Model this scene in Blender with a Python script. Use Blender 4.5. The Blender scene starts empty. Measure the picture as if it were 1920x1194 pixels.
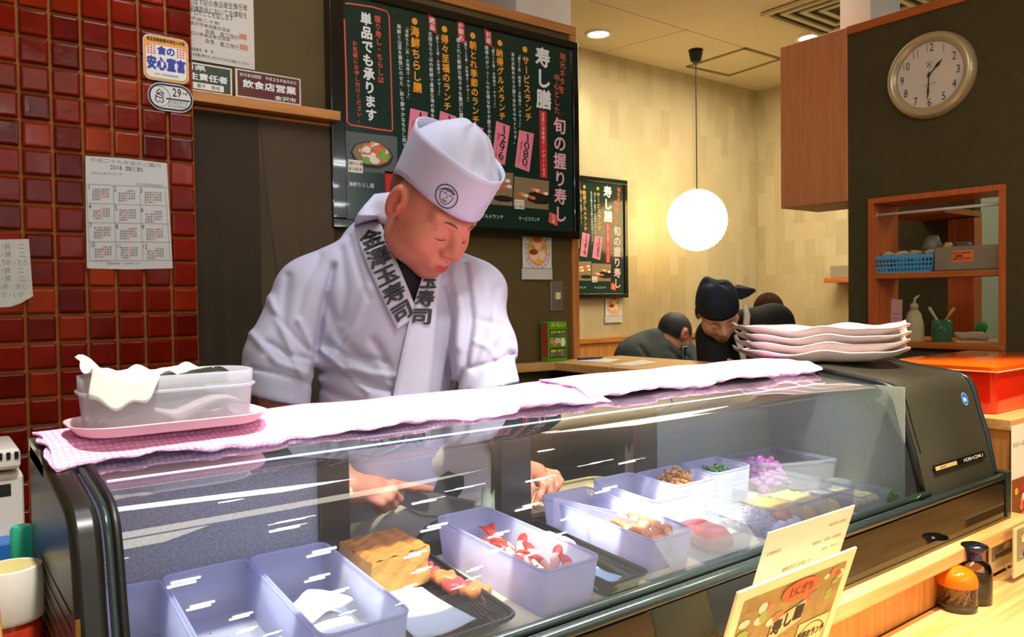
import bpy, bmesh, math, random
import numpy as np
from mathutils import Vector, Matrix, noise as mnoise

random.seed(7); rng = np.random.RandomState(7)
SC = bpy.context.scene
COL = SC.collection
EYE = 1.40                                   # camera height above the floor (all coordinates below are relative to the eye)
# ------------------------------------------------------------------ camera
FPX, YAW, PITCH, ROLL = 1469.46, math.radians(52.61), math.radians(-1.429), math.radians(-0.769)
_f = np.array([math.cos(YAW)*math.cos(PITCH), math.sin(YAW)*math.cos(PITCH), math.sin(PITCH)])
_r0 = np.array([math.sin(YAW), -math.cos(YAW), 0.0]); _u0 = np.cross(_r0, _f)
_r = _r0*math.cos(ROLL)+_u0*math.sin(ROLL); _u = -_r0*math.sin(ROLL)+_u0*math.cos(ROLL)
cam_d = bpy.data.cameras.new('camera'); cam = bpy.data.objects.new('camera', cam_d); COL.objects.link(cam)
cam_d.sensor_width = 36.0; cam_d.lens = 36.0*FPX/1920.0; cam_d.clip_start = 0.02
cam.matrix_world = Matrix(((_r[0], _u[0], -_f[0], 0), (_r[1], _u[1], -_f[1], 0), (_r[2], _u[2], -_f[2], EYE), (0, 0, 0, 1)))
SC.camera = cam
SC.view_settings.view_transform = 'Standard'; SC.view_settings.look = 'None'
SC.view_settings.exposure = 0.30; SC.view_settings.gamma = 1.0; SC.view_settings.use_curve_mapping = False
# ------------------------------------------------------------------ world and lights
wd = bpy.data.worlds.new('world'); SC.world = wd; wd.use_nodes = True
wd.node_tree.nodes['Background'].inputs[0].default_value = (0.80, 0.72, 0.58, 1)
wd.node_tree.nodes['Background'].inputs[1].default_value = 0.55

def light(kind, name, loc, energy, color, size=0.1, target=None, spot=60, blend=0.5, size_y=None):
    d = bpy.data.lights.new(name, kind); d.energy = energy; d.color = color
    if kind == 'AREA':
        d.size = size
        if size_y: d.shape = 'RECTANGLE'; d.size_y = size_y
    else:
        d.shadow_soft_size = size
    if kind == 'SPOT': d.spot_size = math.radians(spot); d.spot_blend = blend
    o = bpy.data.objects.new(name, d); COL.objects.link(o); o.location = (loc[0], loc[1], loc[2]+EYE)
    if target is not None:
        o.rotation_euler = (Vector(target)-Vector(loc)).to_track_quat('-Z', 'Y').to_euler()
    return o
WARM, WHITE, COOL = (1.0, 0.80, 0.52), (1.0, 0.94, 0.86), (0.86, 0.92, 1.0)
# ceiling spots over the counter, one bank of kitchen tubes, the dining room's own light
for sx, sw in ((0.28, 230), (0.85, 230), (1.35, 300), (1.90, 130)):
    light('SPOT', 'counter_spot', (sx, 0.40, 1.55), sw, (1.0, 0.96, 0.90), 0.05, (sx+0.02, 0.90, -0.35), 37, 0.7)
light('SPOT', 'counter_spot', (1.12, 0.45, 1.55), 260, (1.0, 0.96, 0.90), 0.05, (1.14, 0.86, -0.45), 21, 0.8)
light('AREA', 'kitchen_tubes', (0.75, 1.15, 1.58), 17, (0.90, 0.92, 1.0), 1.5, (0.9, 1.25, 0), size_y=0.35)
light('AREA', 'dining_panel', (4.0, 2.6, 1.58), 46, (1.0, 0.90, 0.70), 1.8, (4.0, 2.6, 0), size_y=1.2)
for hx, hy in ((-1.0, -2.2), (1.6, -2.2), (0.3, -3.8)):
    light('AREA', 'hall_tube_bank', (hx, hy, 1.85), 36, (1.0, 0.88, 0.68), 2.4, (hx, hy, 0), size_y=1.4)
light('SPOT', 'counter_downlight', (2.3, 0.15, 1.55), 190, (1.0, 0.80, 0.46), 0.04, (1.75, 0.45, -0.7), 62, 0.5)

# ------------------------------------------------------------------ helpers: rays through the photograph's frame
def ray(px, py):
    return _r*((px-960.0)/FPX) - _u*((py-597.0)/FPX) + _f
def onY(px, py, y): d = ray(px, py); return d*(y/d[1])
def onX(px, py, x): d = ray(px, py); return d*(x/d[0])
def onZ(px, py, z): d = ray(px, py); return d*(z/d[2])
def D(px, py, dep): return ray(px, py)*dep

# ------------------------------------------------------------------ helpers: materials
def lin(c):
    if isinstance(c, str):
        c = c.lstrip('#'); c = [int(c[i:i+2], 16)/255 for i in (0, 2, 4)]
    return tuple((x/12.92 if x <= 0.04045 else ((x+0.055)/1.055)**2.4) for x in c)+(1,)
MATS = {}
def mat(name, color, rough=0.5, metal=0.0, spec=0.5, emit=None, estr=0.0, var=0.0, vscale=8.0, bump=0.0, bscale=60.0, alpha=1.0,
        trans=0.0, coat=0.0, stretch=(1, 1, 1), color2=None, sss=0.0, coords='Object', detail=4.0, ior=1.45, trl=0.0):
    if name in MATS: return MATS[name]
    m = bpy.data.materials.new(name); MATS[name] = m; m.use_nodes = True
    nt = m.node_tree; N = nt.nodes; L = nt.links; b = N['Principled BSDF']
    b.inputs['Base Color'].default_value = lin(color); b.inputs['Roughness'].default_value = rough
    b.inputs['Metallic'].default_value = metal; b.inputs['Specular IOR Level'].default_value = spec
    b.inputs['IOR'].default_value = ior; b.inputs['Transmission Weight'].default_value = trans
    b.inputs['Coat Weight'].default_value = coat; b.inputs['Alpha'].default_value = alpha
    if sss: b.inputs['Subsurface Weight'].default_value = sss; b.inputs['Subsurface Radius'].default_value = (0.012, 0.005, 0.003); b.inputs['Subsurface Scale'].default_value = 1.0
    if emit is not None:
        b.inputs['Emission Color'].default_value = lin(emit); b.inputs['Emission Strength'].default_value = estr
    if var or bump:
        tc = N.new('ShaderNodeNewGeometry' if coords == 'Position' else 'ShaderNodeTexCoord'); mp = N.new('ShaderNodeMapping'); L.new(tc.outputs[coords], mp.inputs[0]); mp.inputs['Scale'].default_value = stretch
    if var:
        nz = N.new('ShaderNodeTexNoise'); nz.inputs['Scale'].default_value = vscale; nz.inputs['Detail'].default_value = detail; L.new(mp.outputs[0], nz.inputs['Vector'])
        rp = N.new('ShaderNodeValToRGB'); L.new(nz.outputs['Fac'], rp.inputs[0])
        c1 = lin(color); c2 = lin(color2) if color2 else tuple(min(1, x*(1+var)) for x in c1[:3])+(1,)
        c0 = c1 if color2 else tuple(x*(1-var) for x in c1[:3])+(1,)
        rp.color_ramp.elements[0].color = c0; rp.color_ramp.elements[1].color = c2
        rp.color_ramp.elements[0].position = 0.3; rp.color_ramp.elements[1].position = 0.7
        L.new(rp.outputs[0], b.inputs['Base Color'])
    if bump:
        n2 = N.new('ShaderNodeTexNoise'); n2.inputs['Scale'].default_value = bscale; n2.inputs['Detail'].default_value = 3; L.new(mp.outputs[0], n2.inputs['Vector'])
        bp = N.new('ShaderNodeBump'); bp.inputs['Strength'].default_value = bump; bp.inputs['Distance'].default_value = 0.01; L.new(n2.outputs['Fac'], bp.inputs['Height']); L.new(bp.outputs[0], b.inputs['Normal'])
    if trl:                                       # light passes through thin cloth, paper or plastic
        out = N['Material Output']; tr = N.new('ShaderNodeBsdfTranslucent'); tr.inputs[0].default_value = lin(color); mx = N.new('ShaderNodeMixShader'); mx.inputs[0].default_value = trl
        L.new(b.outputs[0], mx.inputs[1]); L.new(tr.outputs[0], mx.inputs[2]); L.new(mx.outputs[0], out.inputs[0])
    return m
def sheet_glass(name, tint, clear, rough=0.0, gloss_boost=0.0, veil=0.0):
    """thin pane: straight-through transparency + fresnel mirror"""
    m = bpy.data.materials.new(name); MATS[name] = m; m.use_nodes = True; nt = m.node_tree; N = nt.nodes; L = nt.links
    N.remove(N['Principled BSDF']); out = N['Material Output']
    t = N.new('ShaderNodeBsdfTransparent'); t.inputs[0].default_value = lin(tint)
    g = N.new('ShaderNodeBsdfGlossy'); g.inputs['Roughness'].default_value = rough; g.inputs[0].default_value = (0.95, 0.98, 1, 1)
    fr = N.new('ShaderNodeFresnel'); fr.inputs[0].default_value = 1.5
    ad = N.new('ShaderNodeMath'); ad.operation = 'MULTIPLY_ADD'; ad.inputs[1].default_value = clear; ad.inputs[2].default_value = gloss_boost; L.new(fr.outputs[0], ad.inputs[0])
    mx = N.new('ShaderNodeMixShader'); L.new(ad.outputs[0], mx.inputs[0]); L.new(t.outputs[0], mx.inputs[1]); L.new(g.outputs[0], mx.inputs[2])
    if veil:                                      # pale diffuse mix stands in for the veil of reflected surroundings
        df = N.new('ShaderNodeBsdfDiffuse'); df.inputs[0].default_value = (.9, .95, .93, 1); tl = N.new('ShaderNodeBsdfTranslucent'); tl.inputs[0].default_value = (.9, .95, .93, 1); m3 = N.new('ShaderNodeMixShader'); L.new(df.outputs[0], m3.inputs[1]); L.new(tl.outputs[0], m3.inputs[2])
        m4 = N.new('ShaderNodeMixShader'); m4.inputs[0].default_value = veil; L.new(mx.outputs[0], m4.inputs[1]); L.new(m3.outputs[0], m4.inputs[2]); L.new(m4.outputs[0], out.inputs[0])
    else: L.new(mx.outputs[0], out.inputs[0])
    return m
def frosted(name, color, see=0.3, trl=0.5, rough=0.35, bump=0.0, bscale=200):
    """milky plastic: part clear, part translucent, part plain"""
    m = bpy.data.materials.new(name); MATS[name] = m; m.use_nodes = True; nt = m.node_tree; N = nt.nodes; L = nt.links
    b = N['Principled BSDF']; out = N['Material Output']; b.inputs['Base Color'].default_value = lin(color); b.inputs['Roughness'].default_value = rough
    tr = N.new('ShaderNodeBsdfTranslucent'); tr.inputs[0].default_value = lin(color)
    tp = N.new('ShaderNodeBsdfTransparent'); tp.inputs[0].default_value = lin('#f4f4fa')
    m1 = N.new('ShaderNodeMixShader'); m1.inputs[0].default_value = trl; L.new(b.outputs[0], m1.inputs[1]); L.new(tr.outputs[0], m1.inputs[2])
    m2 = N.new('ShaderNodeMixShader'); m2.inputs[0].default_value = see; L.new(m1.outputs[0], m2.inputs[1]); L.new(tp.outputs[0], m2.inputs[2]); L.new(m2.outputs[0], out.inputs[0])
    if bump:
        n2 = N.new('ShaderNodeTexNoise'); n2.inputs['Scale'].default_value = bscale; n2.inputs['Detail'].default_value = 4
        tc = N.new('ShaderNodeTexCoord'); L.new(tc.outputs['Object'], n2.inputs['Vector'])
        rp = N.new('ShaderNodeValToRGB'); rp.color_ramp.elements[0].position = 0.38; rp.color_ramp.elements[1].position = 0.62
        c = lin(color); rp.color_ramp.elements[0].color = tuple(x*(1-bump*.6) for x in c[:3])+(1,); rp.color_ramp.elements[1].color = c
        L.new(n2.outputs['Fac'], rp.inputs[0]); L.new(rp.outputs[0], b.inputs['Base Color']); L.new(rp.outputs[0], tr.inputs[0])
    return m
def wood(name, dark, light_, rough=0.4, axis='X', scale=1.0, coat=0.0):
    if name in MATS: return MATS[name]
    st = {'X': (1.2, 22, 22), 'Y': (22, 1.2, 22), 'Z': (22, 22, 1.2)}[axis]
    return mat(name, dark, rough=rough, var=1, color2=light_, vscale=3.0*scale, stretch=st, detail=6, coat=coat, bump=0.04, bscale=4)

# ------------------------------------------------------------------ helpers: meshes (coordinates relative to the eye)
class MB:
    def __init__(s): s.v = []; s.f = []; s.m = []
    def add(s, vs, fs, mi=0):
        o = len(s.v); s.v += [tuple(map(float, p)) for p in vs]; s.f += [tuple(i+o for i in f) for f in fs]; s.m += [mi]*len(fs); return s
    def box(s, a, b, mi=0):
        (x0, y0, z0), (x1, y1, z1) = a, b
        return s.add([(x0,y0,z0),(x1,y0,z0),(x1,y1,z0),(x0,y1,z0),(x0,y0,z1),(x1,y0,z1),(x1,y1,z1),(x0,y1,z1)],
                     [(0,3,2,1),(4,5,6,7),(0,1,5,4),(1,2,6,5),(2,3,7,6),(3,0,4,7)], mi)
    def prism(s, poly, d, mi=0):
        """closed polygon (3-D points) pushed along vector d"""
        n = len(poly); P = [np.array(p, float) for p in poly]; Q = [p+np.array(d, float) for p in P]
        return s.add(P+Q, [tuple(range(n))[::-1], tuple(range(n, 2*n))]+[(i, (i+1) % n, n+(i+1) % n, n+i) for i in range(n)], mi)
    def tube(s, pts, rad, n=8, cap=True, mi=0, flat=None):
        P = [np.array(p, float) for p in pts]; R = rad if isinstance(rad, (list, tuple)) else [rad]*len(P)
        vs = []; fs = []; up = np.array([0, 0, 1.0]); prev = None
        for i, p in enumerate(P):
            t = P[min(i+1, len(P)-1)]-P[max(i-1, 0)]; t = t/(np.linalg.norm(t)+1e-12)
            a = prev if prev is not None else (np.cross(t, up) if abs(t[2]) < 0.95 else np.cross(t, [1, 0, 0]))
            a = a-t*np.dot(a, t); a = a/np.linalg.norm(a); prev = a; b = np.cross(t, a)
            for k in range(n):
                q = 2*math.pi*k/n; vs.append(p+R[i]*(math.cos(q)*a+math.sin(q)*b*(flat or 1)))
        for i in range(len(P)-1):
            for k in range(n): fs.append((i*n+k, i*n+(k+1) % n, (i+1)*n+(k+1) % n, (i+1)*n+k))
        if cap: fs += [tuple(range(n))[::-1], tuple((len(P)-1)*n+k for k in range(n))]
        return s.add(vs, fs, mi)
    def lathe(s, c, prof, n=24, mi=0, ax=(0, 0, 1), cap=True):
        """prof: list of (radius, height) about axis ax from c"""
        z = np.array(ax, float); z /= np.linalg.norm(z); a = np.cross(z, [0, 1, 0] if abs(z[1]) < .9 else [1, 0, 0]); a /= np.linalg.norm(a); b = np.cross(z, a); c = np.array(c, float)
        vs = []; fs = []
        for r, h in prof:
            for k in range(n):
                q = 2*math.pi*k/n; vs.append(c+z*h+r*(math.cos(q)*a+math.sin(q)*b))
        for i in range(len(prof)-1):
            for k in range(n): fs.append((i*n+k, i*n+(k+1) % n, (i+1)*n+(k+1) % n, (i+1)*n+k))
        if cap: fs += [tuple(range(n))[::-1], tuple((len(prof)-1)*n+k for k in range(n))]
        return s.add(vs, fs, mi)
    def grid(s, fn, nu, nv, mi=0, closed=False):
        vs = [fn(i/(nu-1) if not closed else i/nu, j/(nv-1)) for i in range(nu) for j in range(nv)]
        fs = [(i*nv+j, ((i+1) % nu)*nv+j, ((i+1) % nu)*nv+j+1, i*nv+j+1) for i in range(nu if closed else nu-1) for j in range(nv-1)]
        return s.add(vs, fs, mi)
    def blob(s, c, r, n=8, mi=0, jitter=0.0, sq=None):
        """squashed uneven ellipsoid"""
        c = np.array(c, float); r = np.array(r if hasattr(r, '__len__') else (r, r, r), float); vs = []; fs = []; m = max(4, n//2+1)
        Rm = np.eye(3) if sq is None else np.array(sq)
        for i in range(1, m):
            for k in range(n):
                a = math.pi*i/m; q = 2*math.pi*k/n; j = 1+jitter*(random.random()-.5)*2
                vs.append(c+Rm @ (r*j*np.array([math.sin(a)*math.cos(q), math.sin(a)*math.sin(q), math.cos(a)])))
        o = len(vs); vs += [c+Rm @ (r*np.array([0, 0, 1])), c-Rm @ (r*np.array([0, 0, 1]))]
        for i in range(m-2):
            for k in range(n): fs.append((i*n+k, i*n+(k+1) % n, (i+1)*n+(k+1) % n, (i+1)*n+k)[::-1])
        for k in range(n): fs.append((o, k, (k+1) % n)); fs.append((o+1, (m-2)*n+(k+1) % n, (m-2)*n+k))
        return s.add(vs, fs, mi)
    def build(s, name, mats, parent=None, smooth=False, bevel=0.0, seg=2, thick=0.0, subsurf=0, auto=None, offset=0.0):
        me = bpy.data.meshes.new(name); P = np.array(s.v, float).reshape(-1, 3)
        org = np.array(parent['_org']) if parent is not None else np.array([(P[:, 0].min()+P[:, 0].max())/2, (P[:, 1].min()+P[:, 1].max())/2, P[:, 2].min()])
        me.from_pydata((P-org).tolist(), [], s.f)
        ms = mats if isinstance(mats, (list, tuple)) else [mats]
        for m in ms: me.materials.append(m)
        if len(ms) > 1: me.polygons.foreach_set('material_index', s.m)
        o = bpy.data.objects.new(name, me); COL.objects.link(o)
        o['_org'] = org.tolist()
        if parent is not None: o.parent = parent
        else: o.location = (org+np.array([0, 0, EYE])).tolist()
        bm = bmesh.new(); bm.from_mesh(me); bmesh.ops.recalc_face_normals(bm, faces=bm.faces); bm.to_mesh(me); bm.free()
        if bevel:
            md = o.modifiers.new('bevel', 'BEVEL'); md.width = bevel; md.segments = seg; md.limit_method = 'ANGLE'; md.angle_limit = 0.6
        if thick:
            md = o.modifiers.new('solid', 'SOLIDIFY'); md.thickness = thick; md.offset = offset
        if subsurf:
            md = o.modifiers.new('sub', 'SUBSURF'); md.levels = subsurf; md.render_levels = subsurf
        if smooth:
            me.polygons.foreach_set('use_smooth', [True]*len(me.polygons))
            if auto: me.set_sharp_from_angle(angle=math.radians(auto))
        me.update(); return o
def tag(o, label=None, cat=None, group=None, kind=None):
    if label: o['label'] = label
    if cat: o['category'] = cat
    if group: o['group'] = group
    if kind: o['kind'] = kind
    return o
def thing(name, base, label=None, cat=None, group=None, kind=None):
    e = bpy.data.objects.new(name, None); COL.objects.link(e); e.empty_display_size = 0.05
    e.location = (base[0], base[1], base[2]+EYE); e['_org'] = [float(x) for x in base]
    return tag(e, label, cat, group, kind)

# ------------------------------------------------------------------ helpers: lettering
GL = {}
def glyph(ch, bold=0.0):
    key = (ch, round(bold, 3))
    if key in GL: return GL[key]
    c = bpy.data.curves.new('glyph', 'FONT'); c.body = ch; c.resolution_u = 3; c.size = 1.0
    o = bpy.data.objects.new('glyph', c); COL.objects.link(o); dg = bpy.context.evaluated_depsgraph_get(); dg.update()
    me = bpy.data.meshes.new_from_object(o.evaluated_get(dg)); V = np.array([v.co[:2] for v in me.vertices], float).reshape(-1, 2); F = [tuple(p.vertices) for p in me.polygons]
    bpy.data.objects.remove(o); bpy.data.curves.remove(c); bpy.data.meshes.remove(me); GL[key] = (V, F); return GL[key]
BOLD = 0.0
def put(mb, ch, cx, cy, w, h, T, mi=0, rot=0, bold=0, fit=False, skew=0.0):
    """one character centred at (cx, cy), em box w x h, mapped by T(u, v)"""
    V, F = glyph(ch)
    if not len(V): return
    c = np.array([0.5, 0.36]) if (ord(ch) > 0x2E00) and not fit else (V.min(0)+V.max(0))/2
    Q = V-c
    if fit: hh = max(V[:, 1].max()-V[:, 1].min(), 1e-6); Q = Q/np.array([hh*0.66, hh])
    if rot: Q = np.stack([Q[:, 1], -Q[:, 0]], 1)
    if skew: Q = Q+np.stack([Q[:, 1]*0, Q[:, 0]*skew], 1)
    for dx, dy, k in ([(0, 0, 0)] if not bold else [(-bold, 0, 0), (bold, 0, 1), (0, bold, 2), (0, -bold, 3)]):
        U = cx+(Q[:, 0]+dx)*w; r = T(U, cy+(Q[:, 1]+dy)*h, k); r = np.stack([np.broadcast_to(a, U.shape) for a in r], 1) if isinstance(r, tuple) else r
        o = len(mb.v); mb.v += r.tolist(); mb.f += [tuple(i+o for i in f) for f in F]; mb.m += [mi]*len(F)
def vtext(mb, s, u, v0, v1, T, w=None, mi=0, bold=0, u1=None, k=0.96):
    n = len(s); st = (v0-v1)/n; w = w or st
    for i, ch in enumerate(s):
        if ch == ' ': continue
        uu = u if u1 is None else u+(u1-u)*(i+.5)/n
        put(mb, ch, uu, v0-st*(i+.5), w*k, st*k, T, mi, rot=1 if ch in 'ー「」『』（）…〜' else 0, bold=bold)
def htext(mb, s, u0, u1, v, h, T, mi=0, bold=0, skew=0.0):
    n = len(s); st = (u1-u0)/n
    for i, ch in enumerate(s):
        if ch == ' ': continue
        uu = u0+st*(i+.5)
        put(mb, ch, uu, v+(uu-u0)*skew, st, h, T, mi, bold=bold) if ord(ch) > 0x2E00 else put(mb, ch, uu, v+(uu-u0)*skew, st*0.82, h*0.80, T, mi, fit=ch not in '.-,:;・', bold=bold)
def quad(mb, u0, v0, u1, v1, T, mi=0, k=0): mb.add([T(u0, v0, k), T(u1, v0, k), T(u1, v1, k), T(u0, v1, k)], [(0, 1, 2, 3)], mi)
def ring(mb, u, v, ru, rv, wd, T, mi=0, n=32, k=0):
    vs = [T(u+(ru+s*wd/2)*math.cos(2*math.pi*i/n), v+(rv+s*wd/2)*math.sin(2*math.pi*i/n), k) for i in range(n) for s in (-1, 1)]
    mb.add(vs, [(2*i, 2*i+1, (2*i+3) % (2*n), (2*i+2) % (2*n)) for i in range(n)], mi)
def disc(mb, u, v, ru, rv, T, mi=0, n=24, k=0): mb.add([T(u+ru*math.cos(2*math.pi*i/n), v+rv*math.sin(2*math.pi*i/n), k) for i in range(n)], [tuple(range(n))], mi)
def stroke(mb, pts, wd, T, mi=0, k=0):
    P = [np.array(p, float) for p in pts]; vs = []
    for i, p in enumerate(P):
        t = P[min(i+1, len(P)-1)]-P[max(i-1, 0)]; t /= np.linalg.norm(t)+1e-9; nn = np.array([-t[1], t[0]])*wd/2
        vs += [T(*(p+nn), k), T(*(p-nn), k)]
    mb.add(vs, [(2*i, 2*i+1, 2*i+3, 2*i+2) for i in range(len(P)-1)], mi)
def TY(y, eps=0.0004):                          # print on a surface facing -Y
    return lambda u, v, k=0: (u, y-eps*(1+0.3*k), v)
def TX(x, eps=0.0004):                          # print on a surface facing -X ; u runs along -Y
    return lambda u, v, k=0: (x-eps*(1+0.3*k), -u, v)
def TP(o, eu, ev, en, eps=0.0004):
    o, eu, ev, en = (np.array(a, float) for a in (o, eu, ev, en))
    return lambda u, v, k=0: o+np.multiply.outer(u, eu)+np.multiply.outer(v, ev)+en*eps*(1+0.3*k)

# ------------------------------------------------------------------ helpers: implicit shapes -> one continuous skin
def surface_nets(fn, lo, hi, h, reach=1.15):
    lo = np.array(lo, float); n = np.ceil((np.array(hi)-lo)/h).astype(int)+1
    ax = [lo[i]+h*np.arange(n[i]) for i in range(3)]
    B = 6; nb = -(-n//B); cx = [lo[i]+h*(B*np.arange(nb[i])+(B-1)/2) for i in range(3)]       # evaluate only blocks near the skin
    X, Y, Z = np.meshgrid(*cx, indexing='ij'); C = fn(np.stack([X, Y, Z], -1).reshape(-1, 3)).reshape(nb)
    S = np.broadcast_to(C.astype(np.float32)[:, None, :, None, :, None], (nb[0], B, nb[1], B, nb[2], B)).reshape(nb*B)
    near = np.argwhere(np.abs(C) < h*B*reach); off = np.stack(np.meshgrid(*[np.arange(B)]*3, indexing='ij'), -1).reshape(-1, 3)
    for i0 in range(0, len(near), 1500):
        I = (near[i0:i0+1500, None, :]*B+off[None]).reshape(-1, 3); S[tuple(I.T)] = fn(lo+h*I)
    S = S[:n[0], :n[1], :n[2]]
    ins = (S < 0).view(np.uint8)
    c = [(i, j, k) for i in (0, 1) for j in (0, 1) for k in (0, 1)]
    sl = lambda d: tuple(slice(d[a], n[a]-1+d[a]) for a in range(3))
    cnt = np.zeros(n-1, np.uint8)
    for d in c: cnt += ins[sl(d)]
    act = (cnt > 0) & (cnt < 8)
    idx = np.full(n-1, -1, np.int32); cells = np.argwhere(act); idx[act] = np.arange(len(cells))
    acc = np.zeros((len(cells), 3)); w = np.zeros(len(cells))
    for a in c:
        for ax_ in range(3):
            if a[ax_] == 0:
                b = list(a); b[ax_] = 1
                sa = S[tuple((cells+np.array(a)).T)]; sb = S[tuple((cells+np.array(b)).T)]
                cr = (sa < 0) != (sb < 0); t = np.where(cr, sa/(sa-sb+1e-20), 0)
                p = np.repeat(np.array(a, float)[None], len(cells), 0); p[:, ax_] = t
                acc[cr] += p[cr]; w[cr] += 1
    V = lo+h*(cells+acc/w[:, None])
    F = []
    for ax_ in range(3):
        o1, o2 = (ax_+1) % 3, (ax_+2) % 3
        d = [0, 0, 0]; d[ax_] = 1
        a = S[tuple(slice(0, n[i]-d[i]) for i in range(3))] < 0; b = S[tuple(slice(d[i], n[i]) for i in range(3))] < 0
        E = np.argwhere(a != b); E = E[(E[:, o1] > 0) & (E[:, o2] > 0) & (E[:, o1] < n[o1]-1) & (E[:, o2] < n[o2]-1)]
        if not len(E): continue
        q = []
        for s1, s2 in ((0, 0), (1, 0), (1, 1), (0, 1)):
            e = E.copy(); e[:, o1] -= s1; e[:, o2] -= s2; q.append(idx[tuple(e.T)])
        q = np.stack(q, 1); fl = a[tuple(E.T)]; q[~fl] = q[~fl][:, ::-1]; F.append(q)
    F = np.concatenate(F); F = F[(F >= 0).all(1)]
    return V, F
def smin(a, b, k): h = np.clip(0.5+0.5*(b-a)/k, 0, 1); return b*(1-h)+a*h-k*h*(1-h)
def smax(a, b, k): return -smin(-a, -b, k)
def s_cap(P, a, b, ra, rb):
    a = np.array(a, float); b = np.array(b, float); d = b-a; t = np.clip(((P-a) @ d)/(d @ d), 0, 1)
    return np.linalg.norm(P-a-t[:, None]*d, axis=1)-(ra+(rb-ra)*t)
def s_ell(P, c, r, R=None):
    Q = P-np.array(c, float)
    if R is not None: Q = Q @ np.array(R).T           # rows of R = local axes
    r = np.array(r, float); k0 = np.linalg.norm(Q/r, axis=1); k1 = np.linalg.norm(Q/(r*r), axis=1)
    return k0*(k0-1)/np.maximum(k1, 1e-9)
def s_box(P, c, b, R=None, rr=0.0):
    Q = P-np.array(c, float)
    if R is not None: Q = Q @ np.array(R).T
    q = np.abs(Q)-(np.array(b, float)-rr); return np.linalg.norm(np.maximum(q, 0), axis=1)+np.minimum(q.max(1), 0)-rr
def nets_obj(name, fn, lo, hi, h, mats, parent=None, relax=2, keep=None, mfn=None, cfn=None):
    V, F = surface_nets(fn, lo, hi, h)
    for _ in range(relax):                         # light smoothing
        A = np.zeros_like(V); n = np.zeros(len(V))
        for i in range(4):
            np.add.at(A, F[:, i], V[F[:, (i+1) % 4]]); np.add.at(n, F[:, i], 1)
            np.add.at(A, F[:, i], V[F[:, (i+3) % 4]]); np.add.at(n, F[:, i], 1)
        V = 0.5*V+0.5*A/np.maximum(n, 1)[:, None]
    if keep is not None:
        ok = keep(V); fk = ok[F].all(1); F = F[fk]
        used = np.unique(F); mp = -np.ones(len(V), int); mp[used] = np.arange(len(used)); V = V[used]; F = mp[F]
    mb = MB(); mb.v = V.tolist(); mb.f = [tuple(f) for f in F.tolist()]
    mb.m = [0]*len(mb.f) if mfn is None else mfn(V[F].mean(1)).astype(int).tolist()
    o = mb.build(name, mats, parent, smooth=True)
    if cfn is not None:
        at = o.data.color_attributes.new('tint', 'FLOAT_COLOR', 'POINT'); at.data.foreach_set('color', np.concatenate([cfn(V), np.ones((len(V), 1))], 1).astype(np.float32).ravel())
    return o, V, F
def sst(x): x = np.clip(x, 0, 1); return x*x*(3-2*x)
def tint_mat(name, rough=0.5, sss=0.12):
    m = mat(name, '#c08060', rough, sss=sss, bump=0.05, bscale=350); nt = m.node_tree; N = nt.nodes; L = nt.links; a = N.new('ShaderNodeAttribute'); a.attribute_name = 'tint'
    nz = N.new('ShaderNodeTexNoise'); nz.inputs['Scale'].default_value = 45; mr = N.new('ShaderNodeMapRange'); mr.inputs[3].default_value = .88; mr.inputs[4].default_value = 1.12; L.new(nz.outputs[0], mr.inputs[0])
    sc = N.new('ShaderNodeVectorMath'); sc.operation = 'SCALE'; L.new(a.outputs['Color'], sc.inputs[0]); L.new(mr.outputs[0], sc.inputs['Scale']); L.new(sc.outputs[0], N['Principled BSDF'].inputs['Base Color']); return m
# ================================================================== the setting
M_floor = mat('floor_vinyl', '#5a4a38', 0.5, var=0.2, vscale=3)
M_ceil = mat('ceiling_board', '#dccfae', 0.9, var=0.05, vscale=60, bump=0.25, bscale=120)
M_dark = mat('wall_olive', '#5a4a22', 0.75, var=0.13, vscale=5, bump=0.12, bscale=300)
M_dark2 = mat('wall_olive_right', '#48411f', 0.8, var=0.12, vscale=30, bump=0.12, bscale=400)
M_white = mat('white_paint', '#e6e0d4', 0.7, var=0.03)
M_oak = wood('oak_trim', '#a8672a', '#cf8d47', 0.4, 'X'); M_oakY = wood('oak_trim_y', '#a4521c', '#c8732f', 0.4, 'Y'); M_oakZ = wood('oak_trim_z', '#a86428', '#c98543', 0.42, 'Z')
M_redwood = wood('reddish_frame', '#b4521c', '#cc6e2c', 0.4, 'Z'); M_redwoodY = wood('reddish_frame_y', '#b4521c', '#cc6e2c', 0.4, 'Y')
M_pine = wood('counter_pine', '#c98f4c', '#e0b273', 0.38, 'X', coat=0.1); M_panel = wood('panel_pine', '#bd7a34', '#d9994f', 0.42, 'Z')
M_bulk = wood('bulkhead_veneer', '#c47c48', '#d28d58', 0.45, 'Z')
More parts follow.
